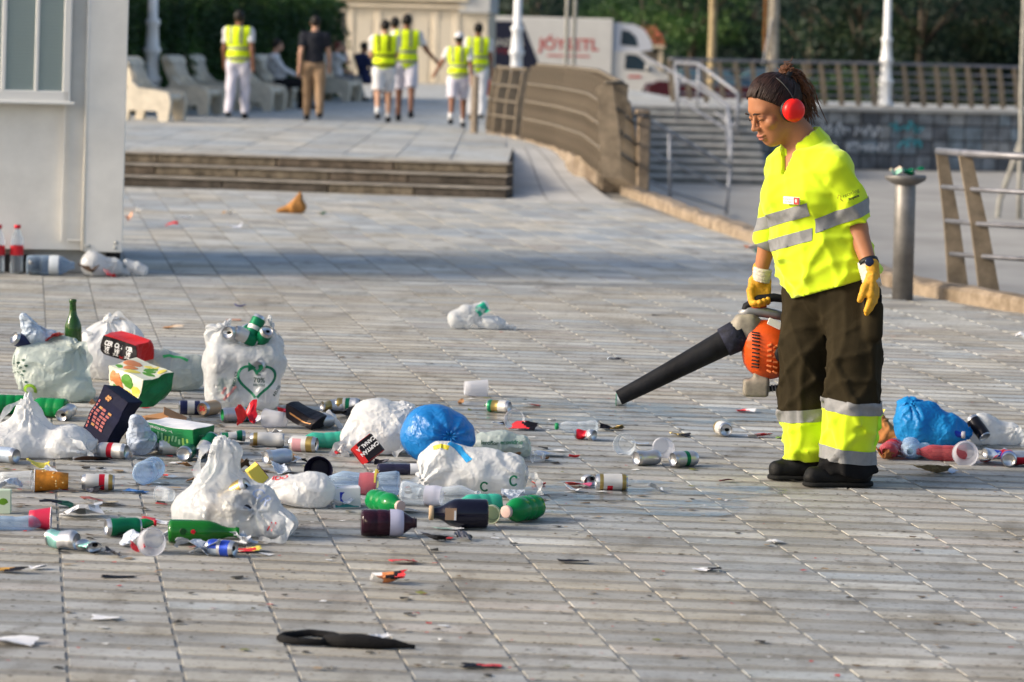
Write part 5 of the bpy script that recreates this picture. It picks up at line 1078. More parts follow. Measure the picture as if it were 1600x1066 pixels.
# ---- cans, cups, bottles
ALU = M('can_aluminium', (.56, .56, .57), .28, metal=.9, noise=(20, .08)); ALUM = M('can_silver_print', (.50, .51, .54), .33, metal=.6, noise=(25, .1)); CWH = M('can_white', (.62, .60, .57), .35, metal=.25); CGD = M('can_gold', (.42, .30, .10), .3, metal=.75); CGN = M('can_green', (.005, .16, .07), .33, metal=.35); CRD = M('can_red', (.55, .012, .03), .35, metal=.3); CBL = M('can_blue', (.02, .06, .42), .33, metal=.4); CBK = M('can_black', (.015, .014, .018), .3, metal=.3); CTN = M('can_tan', (.50, .33, .20), .45, metal=.2); CPB = M('can_pale_blue', (.42, .50, .62), .35, metal=.4); HOLE = M('can_hole', (.004, .004, .004), .9); CTL = M('can_teal', (.20, .42, .40), .35, metal=.4); CNV = M('can_navy', (.02, .025, .08), .35, metal=.3)
def can(u, v, yaw, zones, label, L=.115, r=.033, end='bottom', pitch=0, dent=0, seed=0, logo=None, lift=0, pos=None, group='drink cans strewn on the paving', stand=False, roll=0, emb=None):
    """zones: [(fraction end, material)] from the end that faces along +x; end = what closes the +x end ('lid' or 'bottom'), the other end is the opposite"""
    r_ = random.Random(seed or int(u * 3 + v)); n = 24; dent = dent or (r_.choice([0, .06, .12, .22, .3]) if pos is None else 0); mats = [ALU] + [z[1] for z in zones] + ([logo[4]] if logo else [])
    prof = []; ids = []; m_ = 13
    def add(x, rr, i): prof.append((x, rr)); ids.append(i)
    h = L / 2
    add(-h + .004, r * .80, 0); add(-h, r * .84, 0); add(-h + .006, r * .9, 0)
    for k in range(m_ + 1):
        t = k / m_; zi = next((i for i, z in enumerate(zones) if t <= z[0] + 1e-6), len(zones) - 1); x = -h + .015 + (L - .03) * t; add(x, r, zi + 1)
    add(h - .006, r * .9, 0); add(h, r * .84, 0); add(h - .004, r * .80, 0)
    ids = ids[1:]; ids[-1] = 0; ids[0] = ids[1] = 0
    root = empty('drink_can', (0, 0, 0), 0, label, 'can', group)
    mb = MB().lathe(prof, n, ids)
    if logo:
        x0, x1, a0, a1, lm = logo; k = 0
        for row in range(len(prof) - 1):
            for sgi in range(n):
                t = ((prof[row][0] + prof[row + 1][0]) / 2 + h) / L; a = sgi / n
                if x0 < t < x1 and (a0 <= a < a1 or a0 <= a + 1 < a1): mb.I[row * n + sgi] = len(mats) - 1
    V = np.array(mb.V); V = V[:, [2, 0, 1]]
    if dent:
        for k in range(3 + int(dent * 4)):
            x = r_.uniform(-.8, .8) * h; a = r_.uniform(0, 6.28); wd = r_.uniform(.018, .035); dp = dent * r * r_.uniform(.35, .85); dirv = np.array([0, math.cos(a), math.sin(a)]); prox = np.exp(-((V[:, 0] - x) / wd) ** 2) * np.clip(V[:, 1:] @ dirv[1:] / r, 0, 1) ** 1.5; V -= dirv[None] * (prox * dp)[:, None]
        V[:, 2] = (V[:, 2] + r) * (1 - .28 * dent) - r; V[:, 1] += dent * .012 * np.sin(V[:, 0] * 60 + seed); V[:, 0] *= 1 - .15 * dent
    b = mk('can_body', V, mb.F, mats, root, True, mb.I); autosmooth(b, 50)
    for sg in (1, -1):
        x = sg * (h - .004); is_lid = (end == 'lid') == (sg > 0); R_ = .8 * r; e = empty('x') if False else None
        if is_lid: pr = [(x, R_), (x - sg * .004, R_ * .92), (x - sg * .004, 0.0)]
        else: pr = [(x, R_), (x - sg * .002, R_ * .95), (x - sg * .006, R_ * .75), (x - sg * .0095, R_ * .4), (x - sg * .0105, 0)]
        ee = MB().lathe(pr, 20); Ve = np.array(ee.V)[:, [2, 0, 1]]
        if dent: Ve[:, 2] = (Ve[:, 2] + r) * (1 - .28 * dent) - r; Ve[:, 0] *= 1 - .15 * dent; Ve[:, 1] += dent * .012 * np.sin(x * 60 + seed)
        en = mk('lid' if is_lid else 'can_base', Ve, ee.F, ALU if emb is None or is_lid else emb, root, True)
        if is_lid:
            xx = x * (1 - .15 * dent) - sg * .003; MB().add([(xx, .005 + .011 * math.cos(t) , .0 + .008 * math.sin(t)) for t in np.linspace(0, 6.28, 13)[:-1]], [tuple(range(12))]).build('mouth_hole', HOLE, en)
            MB().tube([(xx + sg * .001, -.014 + .007 * math.cos(t), .005 * math.sin(t)) for t in np.linspace(0, 6.28, 11)], .0016, 5).build('pull_tab', ALU, en, True)
    p = pos if pos is not None else gnd(u, v); zz = (h if stand else r * (1 - .14 * dent)) + lift
    root.location = Vector(p) + Vector((0, 0, zz)) if pos is None else Vector(p)
    root.rotation_euler = Euler((R(roll), R(-pitch if not stand else -90), R(yaw)), 'XYZ')
    return root
CUPF = M('cup_frosted', (.74, .75, .80), .4, trl=.45, clear=.42); CUPC = M('cup_clear', (.80, .84, .88), .12, clear=.85); PETC = M('pet_clear', (.80, .86, .92), .1, clear=.88); PETB = M('pet_blue_tint', (.50, .66, .86), .1, clear=.86); PETG = M('pet_green', (.004, .20, .05), .14, clear=.12); PETT = M('pet_teal', (.05, .42, .30), .15, clear=.3); COLA = M('cola_dark', (.018, .008, .008), .1); PETR = M('pet_red_tint', (.55, .10, .12), .12, clear=.65); PETN = M('pet_blue', (.02, .05, .45), .14, clear=.25)
GLG = M('glass_green', (.02, .09, .01), .06, clear=.35, coat=.5); GLG2 = M('glass_bottle_green', (.006, .14, .01), .07, clear=.15, coat=.5); GLB = M('glass_black', (.006, .006, .016), .12, coat=.15)
def lying(root, u, v, yaw, r, pitch=0, lift=0, pos=None):
    root.location = (Vector(pos) if pos is not None else gnd(u, v) + Vector((0, 0, r + lift))); root.rotation_euler = Euler((0, R(-pitch), R(yaw)), 'XYZ')
def cup(u, v, yaw, mat, label, L=.1, r0=.028, r1=.041, pitch=0, lift=0, rimmat=None, mats2=None, pos=None, cat='cup', group='plastic cups strewn on the paving', name='plastic_cup'):
    """mouth towards +x"""
    root = empty(name, (0, 0, 0), 0, label, cat, group); n = 26
    pr = [(-L / 2 + .004, r0 * .86), (-L / 2, r0 * .9), (-L / 2, r0), (-L * .2, r0 + (r1 - r0) * .3), (L * .2, r0 + (r1 - r0) * .7), (L / 2, r1)]
    w_ = MB().lathe(pr, n); V = np.array(w_.V)[:, [2, 0, 1]]; mk('wall', V, w_.F, mat, root, True)
    b = MB().lathe([(-L / 2 + .004, r0 * .86), (-L / 2 + .005, r0 * .5), (-L / 2 + .005, 0)], n); mk('base', np.array(b.V)[:, [2, 0, 1]], b.F, mat, root, True)
    MB().tube([(L / 2, r1 * math.cos(t), r1 * math.sin(t)) for t in np.linspace(0, 2 * math.pi, 27)], .0018, 6).build('rim', rimmat or mat, root, True)
    lying(root, u, v, yaw, r1 * .9, pitch + math.degrees(-math.atan2(r1 - r0, L)) * 0, lift, pos); return root
def bottle(u, v, yaw, mat, label, L=.24, r=.033, cap=None, lab=None, style='pet', stand=False, pitch=0, lift=0, fill=None, squash=0, pos=None, labn=None, name=None, group='bottles strewn on the paving', roll=0):
    """neck towards +x. lab=(f0,f1,material) a wrapped label"""
    root = empty(name or ('plastic_bottle' if style == 'pet' else 'glass_bottle'), (0, 0, 0), 0, label, 'bottle', group); n = 24
    if style == 'pet': pr = [(.0, .0), (.004, .45), (.0, .7), (.012, .92), (.05, 1), (.25, .99), (.27, .94), (.3, .99), (.45, .98), (.47, .93), (.5, .98), (.64, .98), (.72, .9), (.82, .62), (.89, .40), (.92, .36), (.925, .46), (.935, .46), (.94, .36), (.975, .36)]
    elif style == 'wine': pr = [(.02, 0), (.0, .7), (.01, .95), (.04, 1), (.55, 1), (.62, .97), (.7, .75), (.76, .5), (.84, .40), (.95, .38), (.955, .44), (.985, .44), (1.0, .38)]
    else: pr = [(.02, 0), (.0, .75), (.02, .97), (.06, 1), (.5, 1), (.58, .96), (.66, .82), (.76, .56), (.84, .42), (.93, .38), (.94, .45), (.97, .45), (1.0, .4)]
    b = MB().lathe([(z * L - L / 2, max(.0005, q * r)) for z, q in pr], n); V = np.array(b.V)[:, [2, 0, 1]]
    if style == 'pet':
        low = V[:, 0] < -L / 2 + .045 * L * 3; ang = np.arctan2(V[:, 1], V[:, 2]); V[low, 1:] *= (1 - .07 * np.maximum(0, np.cos(5 * ang[low])) * np.clip((-L / 2 + .14 * L - V[low, 0]) / (.14 * L), 0, 1))[:, None]
    if squash:
        q = np.exp(-((V[:, 0] + .05 * L) / (.28 * L)) ** 2); V[:, 2] *= 1 - squash * q * (.75 + .25 * np.sin(V[:, 0] * 70)); V[:, 1] *= 1 + .3 * squash * q; V[:, 2] -= (squash * .5) * q * r
    mk('bottle_body', V, b.F, mat, root, True)
    if fill: f = MB().lathe([(z * L - L / 2 + (.003 if z < .01 else 0), max(.0005, q * r - .0015)) for z, q in pr if fill[0] <= z <= fill[1]], n, caps=(True, True)); mk('drink_rest', np.array(f.V)[:, [2, 0, 1]], f.F, fill[2], root, True)
    if lab:
        def rad(t):
            for (z0, q0), (z1, q1) in zip(pr[:-1], pr[1:]):
                if z0 <= t <= z1 and z1 > z0: return (q0 + (q1 - q0) * (t - z0) / (z1 - z0)) * r
            return r
        zz = np.linspace(lab[0], lab[1], 7); l = MB().lathe([(z * L - L / 2, rad(z) * (1 if not squash else 1.0) + .0012) for z in zz], n); Vl = np.array(l.V)[:, [2, 0, 1]]
        if squash: q = np.exp(-((Vl[:, 0] + .05 * L) / (.28 * L)) ** 2); Vl[:, 2] *= 1 - squash * q * (.75 + .25 * np.sin(Vl[:, 0] * 70)); Vl[:, 1] *= 1 + .3 * squash * q; Vl[:, 2] -= (squash * .5) * q * r
        lb = mk('label', Vl, l.F, lab[2], root, True)
        if labn: s_ = MB().lathe([(z * L - L / 2, rad(z) + .0022) for z in np.linspace(lab[0] + (lab[1] - lab[0]) * labn[0], lab[0] + (lab[1] - lab[0]) * labn[1], 4)], n); mk('label_stripe', np.array(s_.V)[:, [2, 0, 1]], s_.F, labn[2], lb, True)
    if cap: c = MB().lathe([(.925 * L - L / 2, .46 * r), (.93 * L - L / 2, .5 * r), (.995 * L - L / 2, .5 * r), (1.0 * L - L / 2, .45 * r), (1.0 * L - L / 2, 0.0005)], 18); mk('cap', np.array(c.V)[:, [2, 0, 1]], c.F, cap, root, True)
    if stand: root.location = Vector(pos) if pos is not None else gnd(u, v) + Vector((0, 0, L / 2 + lift)); root.rotation_euler = Euler((0, R(-90 + pitch), R(yaw)), 'XYZ')
    else: lying(root, u, v, yaw, r * (1 - squash * .35), pitch, lift, pos); root.rotation_euler[0] = R(roll)
    return root
# ---- folded card, paper and crumpled scraps
def crumple(u, v, size, mats, label, cat, seed, h=.3, n=13, name='scrap', pos=None, yaw=None, group=None, flat=False, mixs=None, lift=0):
    r = np.random.default_rng(seed); a, b = size; gx, gy = np.meshgrid(np.linspace(-.5, .5, n), np.linspace(-.5, .5, n)); Z = np.zeros_like(gx); H = h * min(a, b)
    for k in range(9):
        t = r.uniform(0, 6.28); d = gx * math.cos(t) + gy * math.sin(t) - r.uniform(-.4, .4); Z += np.abs(d) * r.uniform(-1, 1.2)
    Z = Z - Z.min(); Z = Z / (Z.max() + 1e-6) * H; ex = 1 - .25 * r.random((n, n)); X = gx * a * ex + r.normal(0, .015, (n, n)) * a; Y = gy * b * ex + r.normal(0, .015, (n, n)) * b
    V = np.stack([X.ravel(), Y.ravel(), Z.ravel() + .003], 1); I = np.arange(n * n).reshape(n, n); F = np.stack([I[:-1, :-1], I[:-1, 1:], I[1:, 1:], I[1:, :-1]], -1).reshape(-1, 4)
    if not isinstance(mats, (list, tuple)): mats = [mats]
    mi = np.zeros(len(F), int)
    if len(mats) > 1: cx = V[F[:, 0], 0] / a + .5 + .12 * np.sin(V[F[:, 0], 1] / b * 9); mi = np.clip((cx * len(mats)).astype(int), 0, len(mats) - 1)
    o = mk(name, V, F, mats, None, False, mi); md = o.modifiers.new('t', 'SOLIDIFY'); md.thickness = .0012
    o.location = (Vector(pos) if pos is not None else gnd(u, v)) + Vector((0, 0, lift)); o.rotation_euler = (0, 0, yaw if yaw is not None else r.uniform(0, 6.28)); return tag(o, label, cat, group)
def carton(name, dims, mats, label, mtx, cat='box', open_face=None, th=.004, group=None):
    """card box from separate panels. mats: dict of face -> material (front back left right top bottom)"""
    root = empty(name, (0, 0, 0), 0, label, cat, group); x, y, z = (d / 2 for d in dims); root.matrix_world = mtx
    fc = dict(front=((0, -y, 0), (2 * x, th, 2 * z)), back=((0, y, 0), (2 * x, th, 2 * z)), left=((-x, 0, 0), (th, 2 * y - .002, 2 * z)), right=((x, 0, 0), (th, 2 * y - .002, 2 * z)), top=((0, 0, z), (2 * x - .002, 2 * y - .002, th)), bottom=((0, 0, -z), (2 * x - .002, 2 * y - .002, th)))
    P = {}
    for k, (c, d) in fc.items():
        if open_face == k: continue
        P[k] = MB().box(c, d).build(k + '_panel' if False else 'panel', mats.get(k, mats['all']), root)
    return root, P
def crush(root, amp, seed):
    """dents a card box: every panel is cut finer and bent by one field, prints go along"""
    r = np.random.default_rng(seed); W = [(r.normal(0, 26, 3), r.uniform(0, 6), r.normal(0, 1, 3)) for _ in range(5)]
    def w_(p): return p + Vector(sum((np.sin(np.dot(k, p) + ph) * d for k, ph, d in W), np.zeros(3)) * amp * .5)
    def go(o):
        if o.type == 'MESH':
            bm = bmesh.new(); bm.from_mesh(o.data); M_ = o.matrix_local
            e = [x for x in bm.edges if x.calc_length() > .03]
            if e: bmesh.ops.subdivide_edges(bm, edges=e, cuts=4, use_grid_fill=True)
            bm.to_mesh(o.data); bm.free(); Mi = M_.inverted()
            for v in o.data.vertices: v.co = Mi @ w_(M_ @ v.co)
        for c in o.children: go(c)
    for c in root.children: go(c)
# ------------------------------------------------------------------ the bags
def up(u, v, dy=0): return gnd(u, v) + Vector((0, dy, 0))

# tall carrier bag full of cans, handles up
E_ = lambda P, c, r: el(P, c, r)
simA = sim_bag(lambda P: cap(sm(.035, bx(P, (.005, 0, .14), (.165, .115, .15), None, .06), el(P, (-.09, .0, .2), (.085, .1, .1)), el(P, (-.105, 0, .335), (.062, .05, .075)), rc(P, (-.1, 0, .34), (-.075, 0, .405), .045, .014), rc(P, (.135, .0, .25), (.115, .01, .415), .05, .012), rc(P, (.15, 0, .2), (.15, 0, .3), .05, .03)), -el(P, (.03, .0, .36), (.092, .085, .075)), .012), (-.24, -.19, -.01), (.24, .19, .46), 1, foci=[(-.09,-.02,.38,'y',9,.009,.12),(.12,-.02,.38,'y',7,.008,.1),(-.06,-.14,.03,'y',7,.007,.07)])
bA = bag_obj('carrier_bag', simA, BAGT, up(377, 637), R(4), 'tall white carrier bag with green recycling arrows, stuffed with cans')
hpts = [(.085 * (16 * math.sin(t) ** 3) / 16, .085 * (13 * math.cos(t) - 5 * math.cos(2 * t) - 2 * math.cos(3 * t) - math.cos(4 * t)) / 16) for t in np.linspace(.12, 2.75, 26)]
for sg in (1, -1):
    V_, F_ = strip2([(sg * x, y) for x, y in hpts], .012); print_on(bA, simA, *finer(V_, F_, .01), .068, .14, PGRN, 'recycling_arrow')
print_on(bA, simA, *finer([(-.04, .085, 0), (-.04, .038, 0), (-.004, .058, 0)], [(0, 1, 2)], .01), .068, .14, PGRN, 'arrow_head')
print_on(bA, simA, *finer([(.006, .07, 0), (.045, .078, 0), (.012, .034, 0)], [(0, 1, 2)], .01), .068, .14, PGRN, 'arrow_head')
for tx, sz, dx, dy, rot in (('70%', .032, .012, 0, 0), ('REDUCE', .018, -.098, .005, R(80)), ('REUSE', .018, .094, -.05, R(60)), ('RECYCLE', .013, .012, -.022, 0), ('min', .015, .008, .026, 0)):
    V_, F_ = text_mesh(tx, sz, bold=.0004); print_on(bA, simA, *finer([(v.x * math.cos(rot) - v.y * math.sin(rot) + dx, v.x * math.sin(rot) + v.y * math.cos(rot) + dy, 0) for v in V_], F_, .012), .068, .14, PDK, 'lettering')
for k, (dx, dy, rt) in enumerate(((0, 0, .9), (.02, .02, .7), (.035, .04, .8), (-.01, .03, 1.1))):
    V_, F_ = strip2([(dx + .03 * math.cos(rt) * t, dy + .035 * math.sin(rt) * t) for t in (-.5, 0, .5)], .012); print_on(bA, simA, *finer(V_, F_, .012), -.07, .06, PPINK, 'faded_print')
pA = up(377, 637)
can(0, 0, 40, [(.35, CGN), (.6, CWH), (1, CGN)], 'green and white can poking out of the tall carrier bag', pos=pA + Vector((.055, -.02, .375)), pitch=60, end='lid', group='cans in the tall carrier bag')
can(0, 0, 200, [(.5, CGN), (1, CWH)], 'green can with white foot in the middle of the tall carrier bag top', pos=pA + Vector((.015, -.05, .335)), pitch=25, end='bottom', group='cans in the tall carrier bag')
can(0, 0, -60, [(.3, CWH), (1, CGN)], 'green can at the right in the tall carrier bag top', pos=pA + Vector((.095, -.04, .33)), pitch=40, end='lid', group='cans in the tall carrier bag')
can(0, 0, 250, [(1, ALUM)], 'silver can at the left in the tall carrier bag top', pos=pA + Vector((-.045, -.05, .345)), pitch=10, end='lid', group='cans in the tall carrier bag')
can(0, 0, 120, [(.5, CGN), (1, CGN)], 'dark green can deep in the tall carrier bag', pos=pA + Vector((.03, .05, .33)), pitch=30, end='lid', group='cans in the tall carrier bag')
# fat greenish bag on the left with a bottle standing in it
simB = sim_bag(lambda P: sm(.04, el(P, (0, 0, .12), (.17, .14, .14)), el(P, (.05, 0, .2), (.11, .1, .09)), el(P, (-.08, 0, .19), (.1, .09, .09)), el(P, (.11, -.06, .06), (.09, .08, .07))), (-.24, -.2, -.01), (.24, .2, .34), 2, foci=[(.12,-.1,.25,'y',8,.01,.14),(-.16,-.06,.14,'y',7,.009,.12)], aniso=(.2, 0, .98))
bB = bag_obj('carrier_bag', simB, BAGG, up(80, 624), R(3), 'fat greenish white carrier bag with leaf print, green bottle standing behind')
V_, F_ = strip2([(.026 * math.cos(t), .026 * math.sin(t)) for t in np.linspace(-.4, 4.4, 18)], .015); print_on(bB, simB, *finer(V_, F_, .012), -.09, .05, PLIM, 'ring_print')
for k, (dx, dy) in enumerate(((0, 0), (-.018, .012), (.01, .02), (-.01, .035), (.02, .045), (-.02, .055), (.005, .07), (.022, -.03))):
    print_on(bB, simB, *finer([(dx - .012, dy, 0), (dx, dy + .006, 0), (dx + .012, dy + .002, 0), (dx, dy - .006, 0)], [(0, 1, 2, 3)], .01), -.13, .12, PDK, 'leaf_print')
pB = up(80, 624)
bottle(0, 0, 0, GLG, 'green wine bottle standing upright in the fat greenish bag', L=.32, r=.04, style='wine', stand=True, pos=pB + Vector((.088, .05, .305)), name='wine_bottle', group=None, pitch=-2)
simP = sim_bag(lambda P: sm(.02, el(P, (0, 0, .05), (.06, .05, .05)), rc(P, (-.02, 0, .06), (-.06, 0, .13), .05, .025), el(P, (.06, .0, .04), (.05, .04, .035))), (-.14, -.09, -.01), (.14, .09, .19), 5, h=.007, foci=[(0,-.04,.1,'y',9,.009,.08)])
bag_obj('clear_bag', simP, BAGC, pB + Vector((-.08, .0, .245)), R(20), 'crumpled clear blue plastic bag on top of the fat greenish bag')
crumple(0, 0, (.12, .08), [M('wrap_orange', (.50, .10, .03), .5), M('wrap_red', (.35, .04, .04), .5)], 'orange red food wrapper beside the green wine bottle', 'wrapper', 6, .6, pos=pB + Vector((.01, .0, .27)), name='food_wrapper')
can(0, 0, 215, [(1, CNV)], 'dark blue can under the clear blue bag at far left', pos=pB + Vector((-.13, -.03, .265)), pitch=25, end='bottom', group=None)
simC = sim_bag(lambda P: sm(.03, el(P, (-.03, 0, .12), (.14, .12, .13)), rc(P, (-.03, 0, .2), (.0, 0, .30), .09, .02), el(P, (.1, 0, .15), (.08, .08, .12)), rc(P, (.03, 0, .27), (.12, .0, .2), .03, .05)), (-.22, -.17, -.01), (.24, .17, .36), 3, foci=[(.0,-.02,.3,'y',9,.011,.13)])
bag_obj('carrier_bag', simC, BAGW, up(168, 592), R(-8), 'white carrier bag behind the red box, folds thrown back')
simD = sim_bag(lambda P: sm(.03, el(P, (.02, 0, .08), (.14, .11, .09)), el(P, (-.06, 0, .1), (.1, .09, .1)), rc(P, (.05, -.04, .12), (.12, -.03, .12), .05, .05)), (-.21, -.16, -.01), (.23, .16, .24), 4, foci=[(-.12,-.05,.12,'y',8,.009,.1)])
bD = bag_obj('carrier_bag', simD, M('bag_grey_clear', (.58, .62, .59), .35, trl=.35, clear=.25, noise=(7, .1), crinkle=.6), up(270, 609), R(5), 'translucent grayish bag of bottles left of the tall carrier bag')
V_, F_ = strip2([(-.05, 0), (-.02, .012), (.03, .0), (.07, -.02)], .016); print_on(bD, simD, *finer(V_, F_, .015), .0, .13, M('ink_bright_green', (.05, .42, .12), .5), 'print', top=.5)
simE = sim_bag(lambda P: sm(.05, rc(P, (-.055, .02, .05), (-.055, .03, .235), .13, .012), el(P, (.1, 0, .045), (.13, .12, .075)), el(P, (-.13, 0, .045), (.13, .12, .07)), rc(P, (.12, -.05, .06), (.16, -.08, .03), .05, .03)), (-.3, -.17, -.01), (.27, .17, .29), 6, foci=[(-.055,.0,.24,'z',8,.013,.13),(.2,-.1,.03,'y',7,.009,.1)], aniso=(0, .2, .98))
bag_obj('carrier_bag', simE, BAGW, up(62, 712), R(2), 'white bag pulled to a point lying at the left edge before the navy box')
simF = sim_bag(lambda P: sm(.045, rc(P, (-.07, .02, .07), (-.05, .03, .275), .15, .03), el(P, (.0, -.02, .08), (.15, .12, .1)), rc(P, (.08, -.02, .09), (.165, -.06, .05), .085, .06), rc(P, (-.02, .03, .28), (-.065, .03, .29), .025, .03)), (-.29, -.2, -.01), (.29, .2, .36), 7, foci=[(-.05,.02,.31,'z',9,.014,.16),(.1,-.12,.1,'y',7,.009,.1)], aniso=(.15, .1, .98))
bF = bag_obj('carrier_bag', simF, BAGT, up(366, 834), R(-8), 'thin white bag peaked in the middle, in front of the green bottle')
V_, F_ = text_mesh('GR', .055); print_on(bF, simF, *finer(V_, F_, .02), .11, .12, M('ink_pale_blue', (.35, .42, .60), .5), 'lettering', rot=-.7, top=.3)
for q in (0, .014):
    V_, F_ = strip2([(q - .008, -.015), (q + .008, .015)], .005); print_on(bF, simF, V_, F_, .15, .05, PRED, 'red_stripe')
simG = sim_bag(lambda P: sm(.03, el(P, (0, 0, .055), (.12, .08, .06)), el(P, (.05, 0, .06), (.075, .07, .062)), el(P, (-.09, .02, .05), (.06, .06, .055))), (-.18, -.12, -.01), (.18, .12, .16), 8, h=.0075, foci=[(-.13,-.05,.06,'y',8,.008,.09)])
bG = bag_obj('carrier_bag', simG, BAGW, up(470, 791), R(-10), 'small puffed white bag beside the blue and white drink carton')
V_, F_ = text_mesh('IDO', .035, bold=.001); print_on(bG, simG, *finer(V_, F_, .012), -.08, .1, PRED, 'lettering', top=.6)
simH = sim_bag(lambda P: sm(.04, el(P, (.03, 0, .1), (.14, .12, .11)), rc(P, (-.02, 0, .1), (-.14, -.06, .03), .1, .035), el(P, (.1, 0, .14), (.08, .09, .08)), el(P, (-.02, .02, .13), (.09, .09, .09))), (-.24, -.18, -.01), (.24, .18, .27), 9, foci=[(-.15,-.06,.03,'y',8,.01,.13),(.12,-.08,.2,'y',7,.008,.1)])
bag_obj('carrier_bag', simH, BAGW, up(588, 708), R(6), 'creased white bag left of the tied blue rubbish bag')
def fI(P):
    o = sm(.05, el(P, (0, 0, .105), (.155, .14, .115)), el(P, (-.03, 0, .165), (.085, .09, .065))); q = P - ORG(.045, -.135, .12); rho = np.linalg.norm(q, axis=-1); th = np.arctan2(q[..., 2], q[..., 0]); return o + .05 * np.exp(-(rho / .035) ** 2) + .011 * np.cos(9 * th + 1.5 * np.sin(2 * th)) * np.exp(-rho / .085) * np.clip(rho / .02, 0, 1)
simI = sim_bag(fI, (-.2, -.18, -.01), (.2, .18, .26), 10, foci=[], amp=.0008, cr=.0025, facet=0)
bI = bag_obj('rubbish_bag', simI, BAGB, up(683, 722), R(4), 'shiny blue rubbish bag tied in a knot at its front')
mbk_ = MB()
for k in range(9):
    a = k * .7; mbk_.tube([(.045, -.085, .12), (.045 + .015 * math.cos(a), -.115, .12 + .012 * math.sin(a)), (.045 + .03 * math.cos(a), -.125 - .006 * (k % 2), .12 + .025 * math.sin(a))], [.008, .006, .002], 5)
mbk_.build('knot', BAGB, bI, True)
simJ = sim_bag(lambda P: sm(.04, rc(P, (-.1, 0, .085), (.13, 0, .08), .08, .08), el(P, (-.12, 0, .1), (.09, .09, .1)), el(P, (.02, .01, .1), (.1, .09, .08)), rc(P, (-.14, -.03, .06), (-.2, -.05, .03), .05, .03)), (-.28, -.15, -.01), (.26, .15, .24), 11, foci=[(-.18,-.06,.06,'y',8,.010,.12),(.2,-.05,.09,'y',8,.009,.1)])
bJ = bag_obj('carrier_bag', simJ, BAGW, up(738, 774), R(-3), 'long puffed white bag with blue and yellow print before the blue rubbish bag')
V_, F_ = strip2([(-.05, .06), (-.02, .045), (.005, .01), (.03, -.02)], [.03, .03, .022, .028]); print_on(bJ, simJ, *finer(V_, F_, .012), -.04, .13, M('ink_sky', (.03, .33, .68), .5), 'blue_print', top=.4)
V_, F_ = strip2([(-.03, .0), (0, .008), (.03, .0)], .02); print_on(bJ, simJ, *finer(V_, F_, .012), -.12, .16, M('ink_yellow', (.75, .60, .05), .5), 'yellow_print', top=.4)
V_, F_ = strip2([(.014 * math.cos(t), .018 * math.sin(t)) for t in np.linspace(.6, 5.6, 14)], .007); print_on(bJ, simJ, *finer(V_, F_, .012), .16, .07, PGRN, 'green_mark'); print_on(bJ, simJ, *finer(V_, F_, .012), .05, .045, PGRN, 'green_mark')
simK = sim_bag(lambda P: sm(.02, rc(P, (-.07, 0, .05), (.08, 0, .045), .05, .045), el(P, (.0, 0, .055), (.07, .055, .052))), (-.17, -.1, -.01), (.17, .1, .14), 12, h=.0075, foci=[(.12,-.03,.05,'y',7,.007,.08)])
bK = bag_obj('carrier_bag', simK, BAGG, up(783, 713), R(-4), 'small rolled white bag with green lettering right of the blue rubbish bag')
for tx, u_, v_, m_ in (('leroflor', -.045, .06, PDK), ('ecovidrio', .045, .065, PGRN)):
    V_, F_ = text_mesh(tx, .024, bold=.0005); print_on(bK, simK, *finer(V_, F_, .012), u_, v_, m_, 'lettering')
simL = sim_bag(lambda P: sm(.02, el(P, (-.13, 0, .055), (.05, .055, .055)), el(P, (-.07, 0, .07), (.06, .06, .07)), rc(P, (-.03, 0, .08), (.03, .02, .13), .05, .035), el(P, (.08, 0, .035), (.09, .07, .04)), rc(P, (.1, 0, .03), (.19, 0, .012), .03, .012)), (-.22, -.11, -.01), (.24, .11, .19), 13, h=.0075, foci=[(-.02,-.04,.08,'y',8,.009,.09),(.12,-.05,.03,'y',6,.008,.07)])
bL = bag_obj('carrier_bag', simL, BAGT, up(746, 514), R(6), 'crumpled white bag with a green print lying alone on the open paving')
V_, F_ = strip2([(-.03, .0), (.0, .02), (.03, .04)], .06); print_on(bL, simL, *finer(V_, F_, .012), .02, .1, M('ink_mint', (.02, .38, .24), .5), 'green_print')
simM = sim_bag(lambda P: sm(.035, el(P, (-.06, 0, .09), (.1, .1, .095)), rc(P, (-.07, 0, .12), (-.1, 0, .165), .07, .045), rc(P, (-.06, 0, .13), (.0, 0, .165), .06, .04), el(P, (.05, 0, .07), (.11, .1, .08)), rc(P, (.08, 0, .07), (.165, 0, .06), .06, .03)), (-.22, -.15, -.01), (.24, .15, .25), 14, foci=[(-.1,-.02,.2,'y',8,.009,.13),(.17,-.05,.06,'y',7,.008,.1)])
bag_obj('rubbish_bag', simM, BAGB2, up(1452, 697), R(2), 'sky blue plastic bag in the litter heap behind the cleaner')
simN = sim_bag(lambda P: sm(.03, el(P, (-.02, 0, .06), (.085, .07, .075)), el(P, (.08, .02, .05), (.06, .05, .055))), (-.15, -.11, -.01), (.18, .11, .17), 15, h=.0075, foci=[(.12,-.04,.08,'y',8,.008,.09)])
bag_obj('carrier_bag', simN, BAGT, up(1546, 695), R(-10), 'thin white bag right of the sky blue bag in the right heap')
pO = up(152, 431); bag_obj('carrier_bag', simN, BAGW, pO, R(10), 'white bag with dark contents against the foot of the cabin', scale=1.25)
bag_obj('carrier_bag', simL, BAGW, up(203, 431), R(178), 'white bag with red print at the cabin corner', scale=.72)
crumple(0, 0, (.14, .1), [M('card_brown_dark', (.09, .06, .045), .8)], 'dark brown scrap sticking out of the cabin bag', 'scrap', 61, .8, pos=pO + Vector((-.05, -.1, .03)), name='food_scrap')
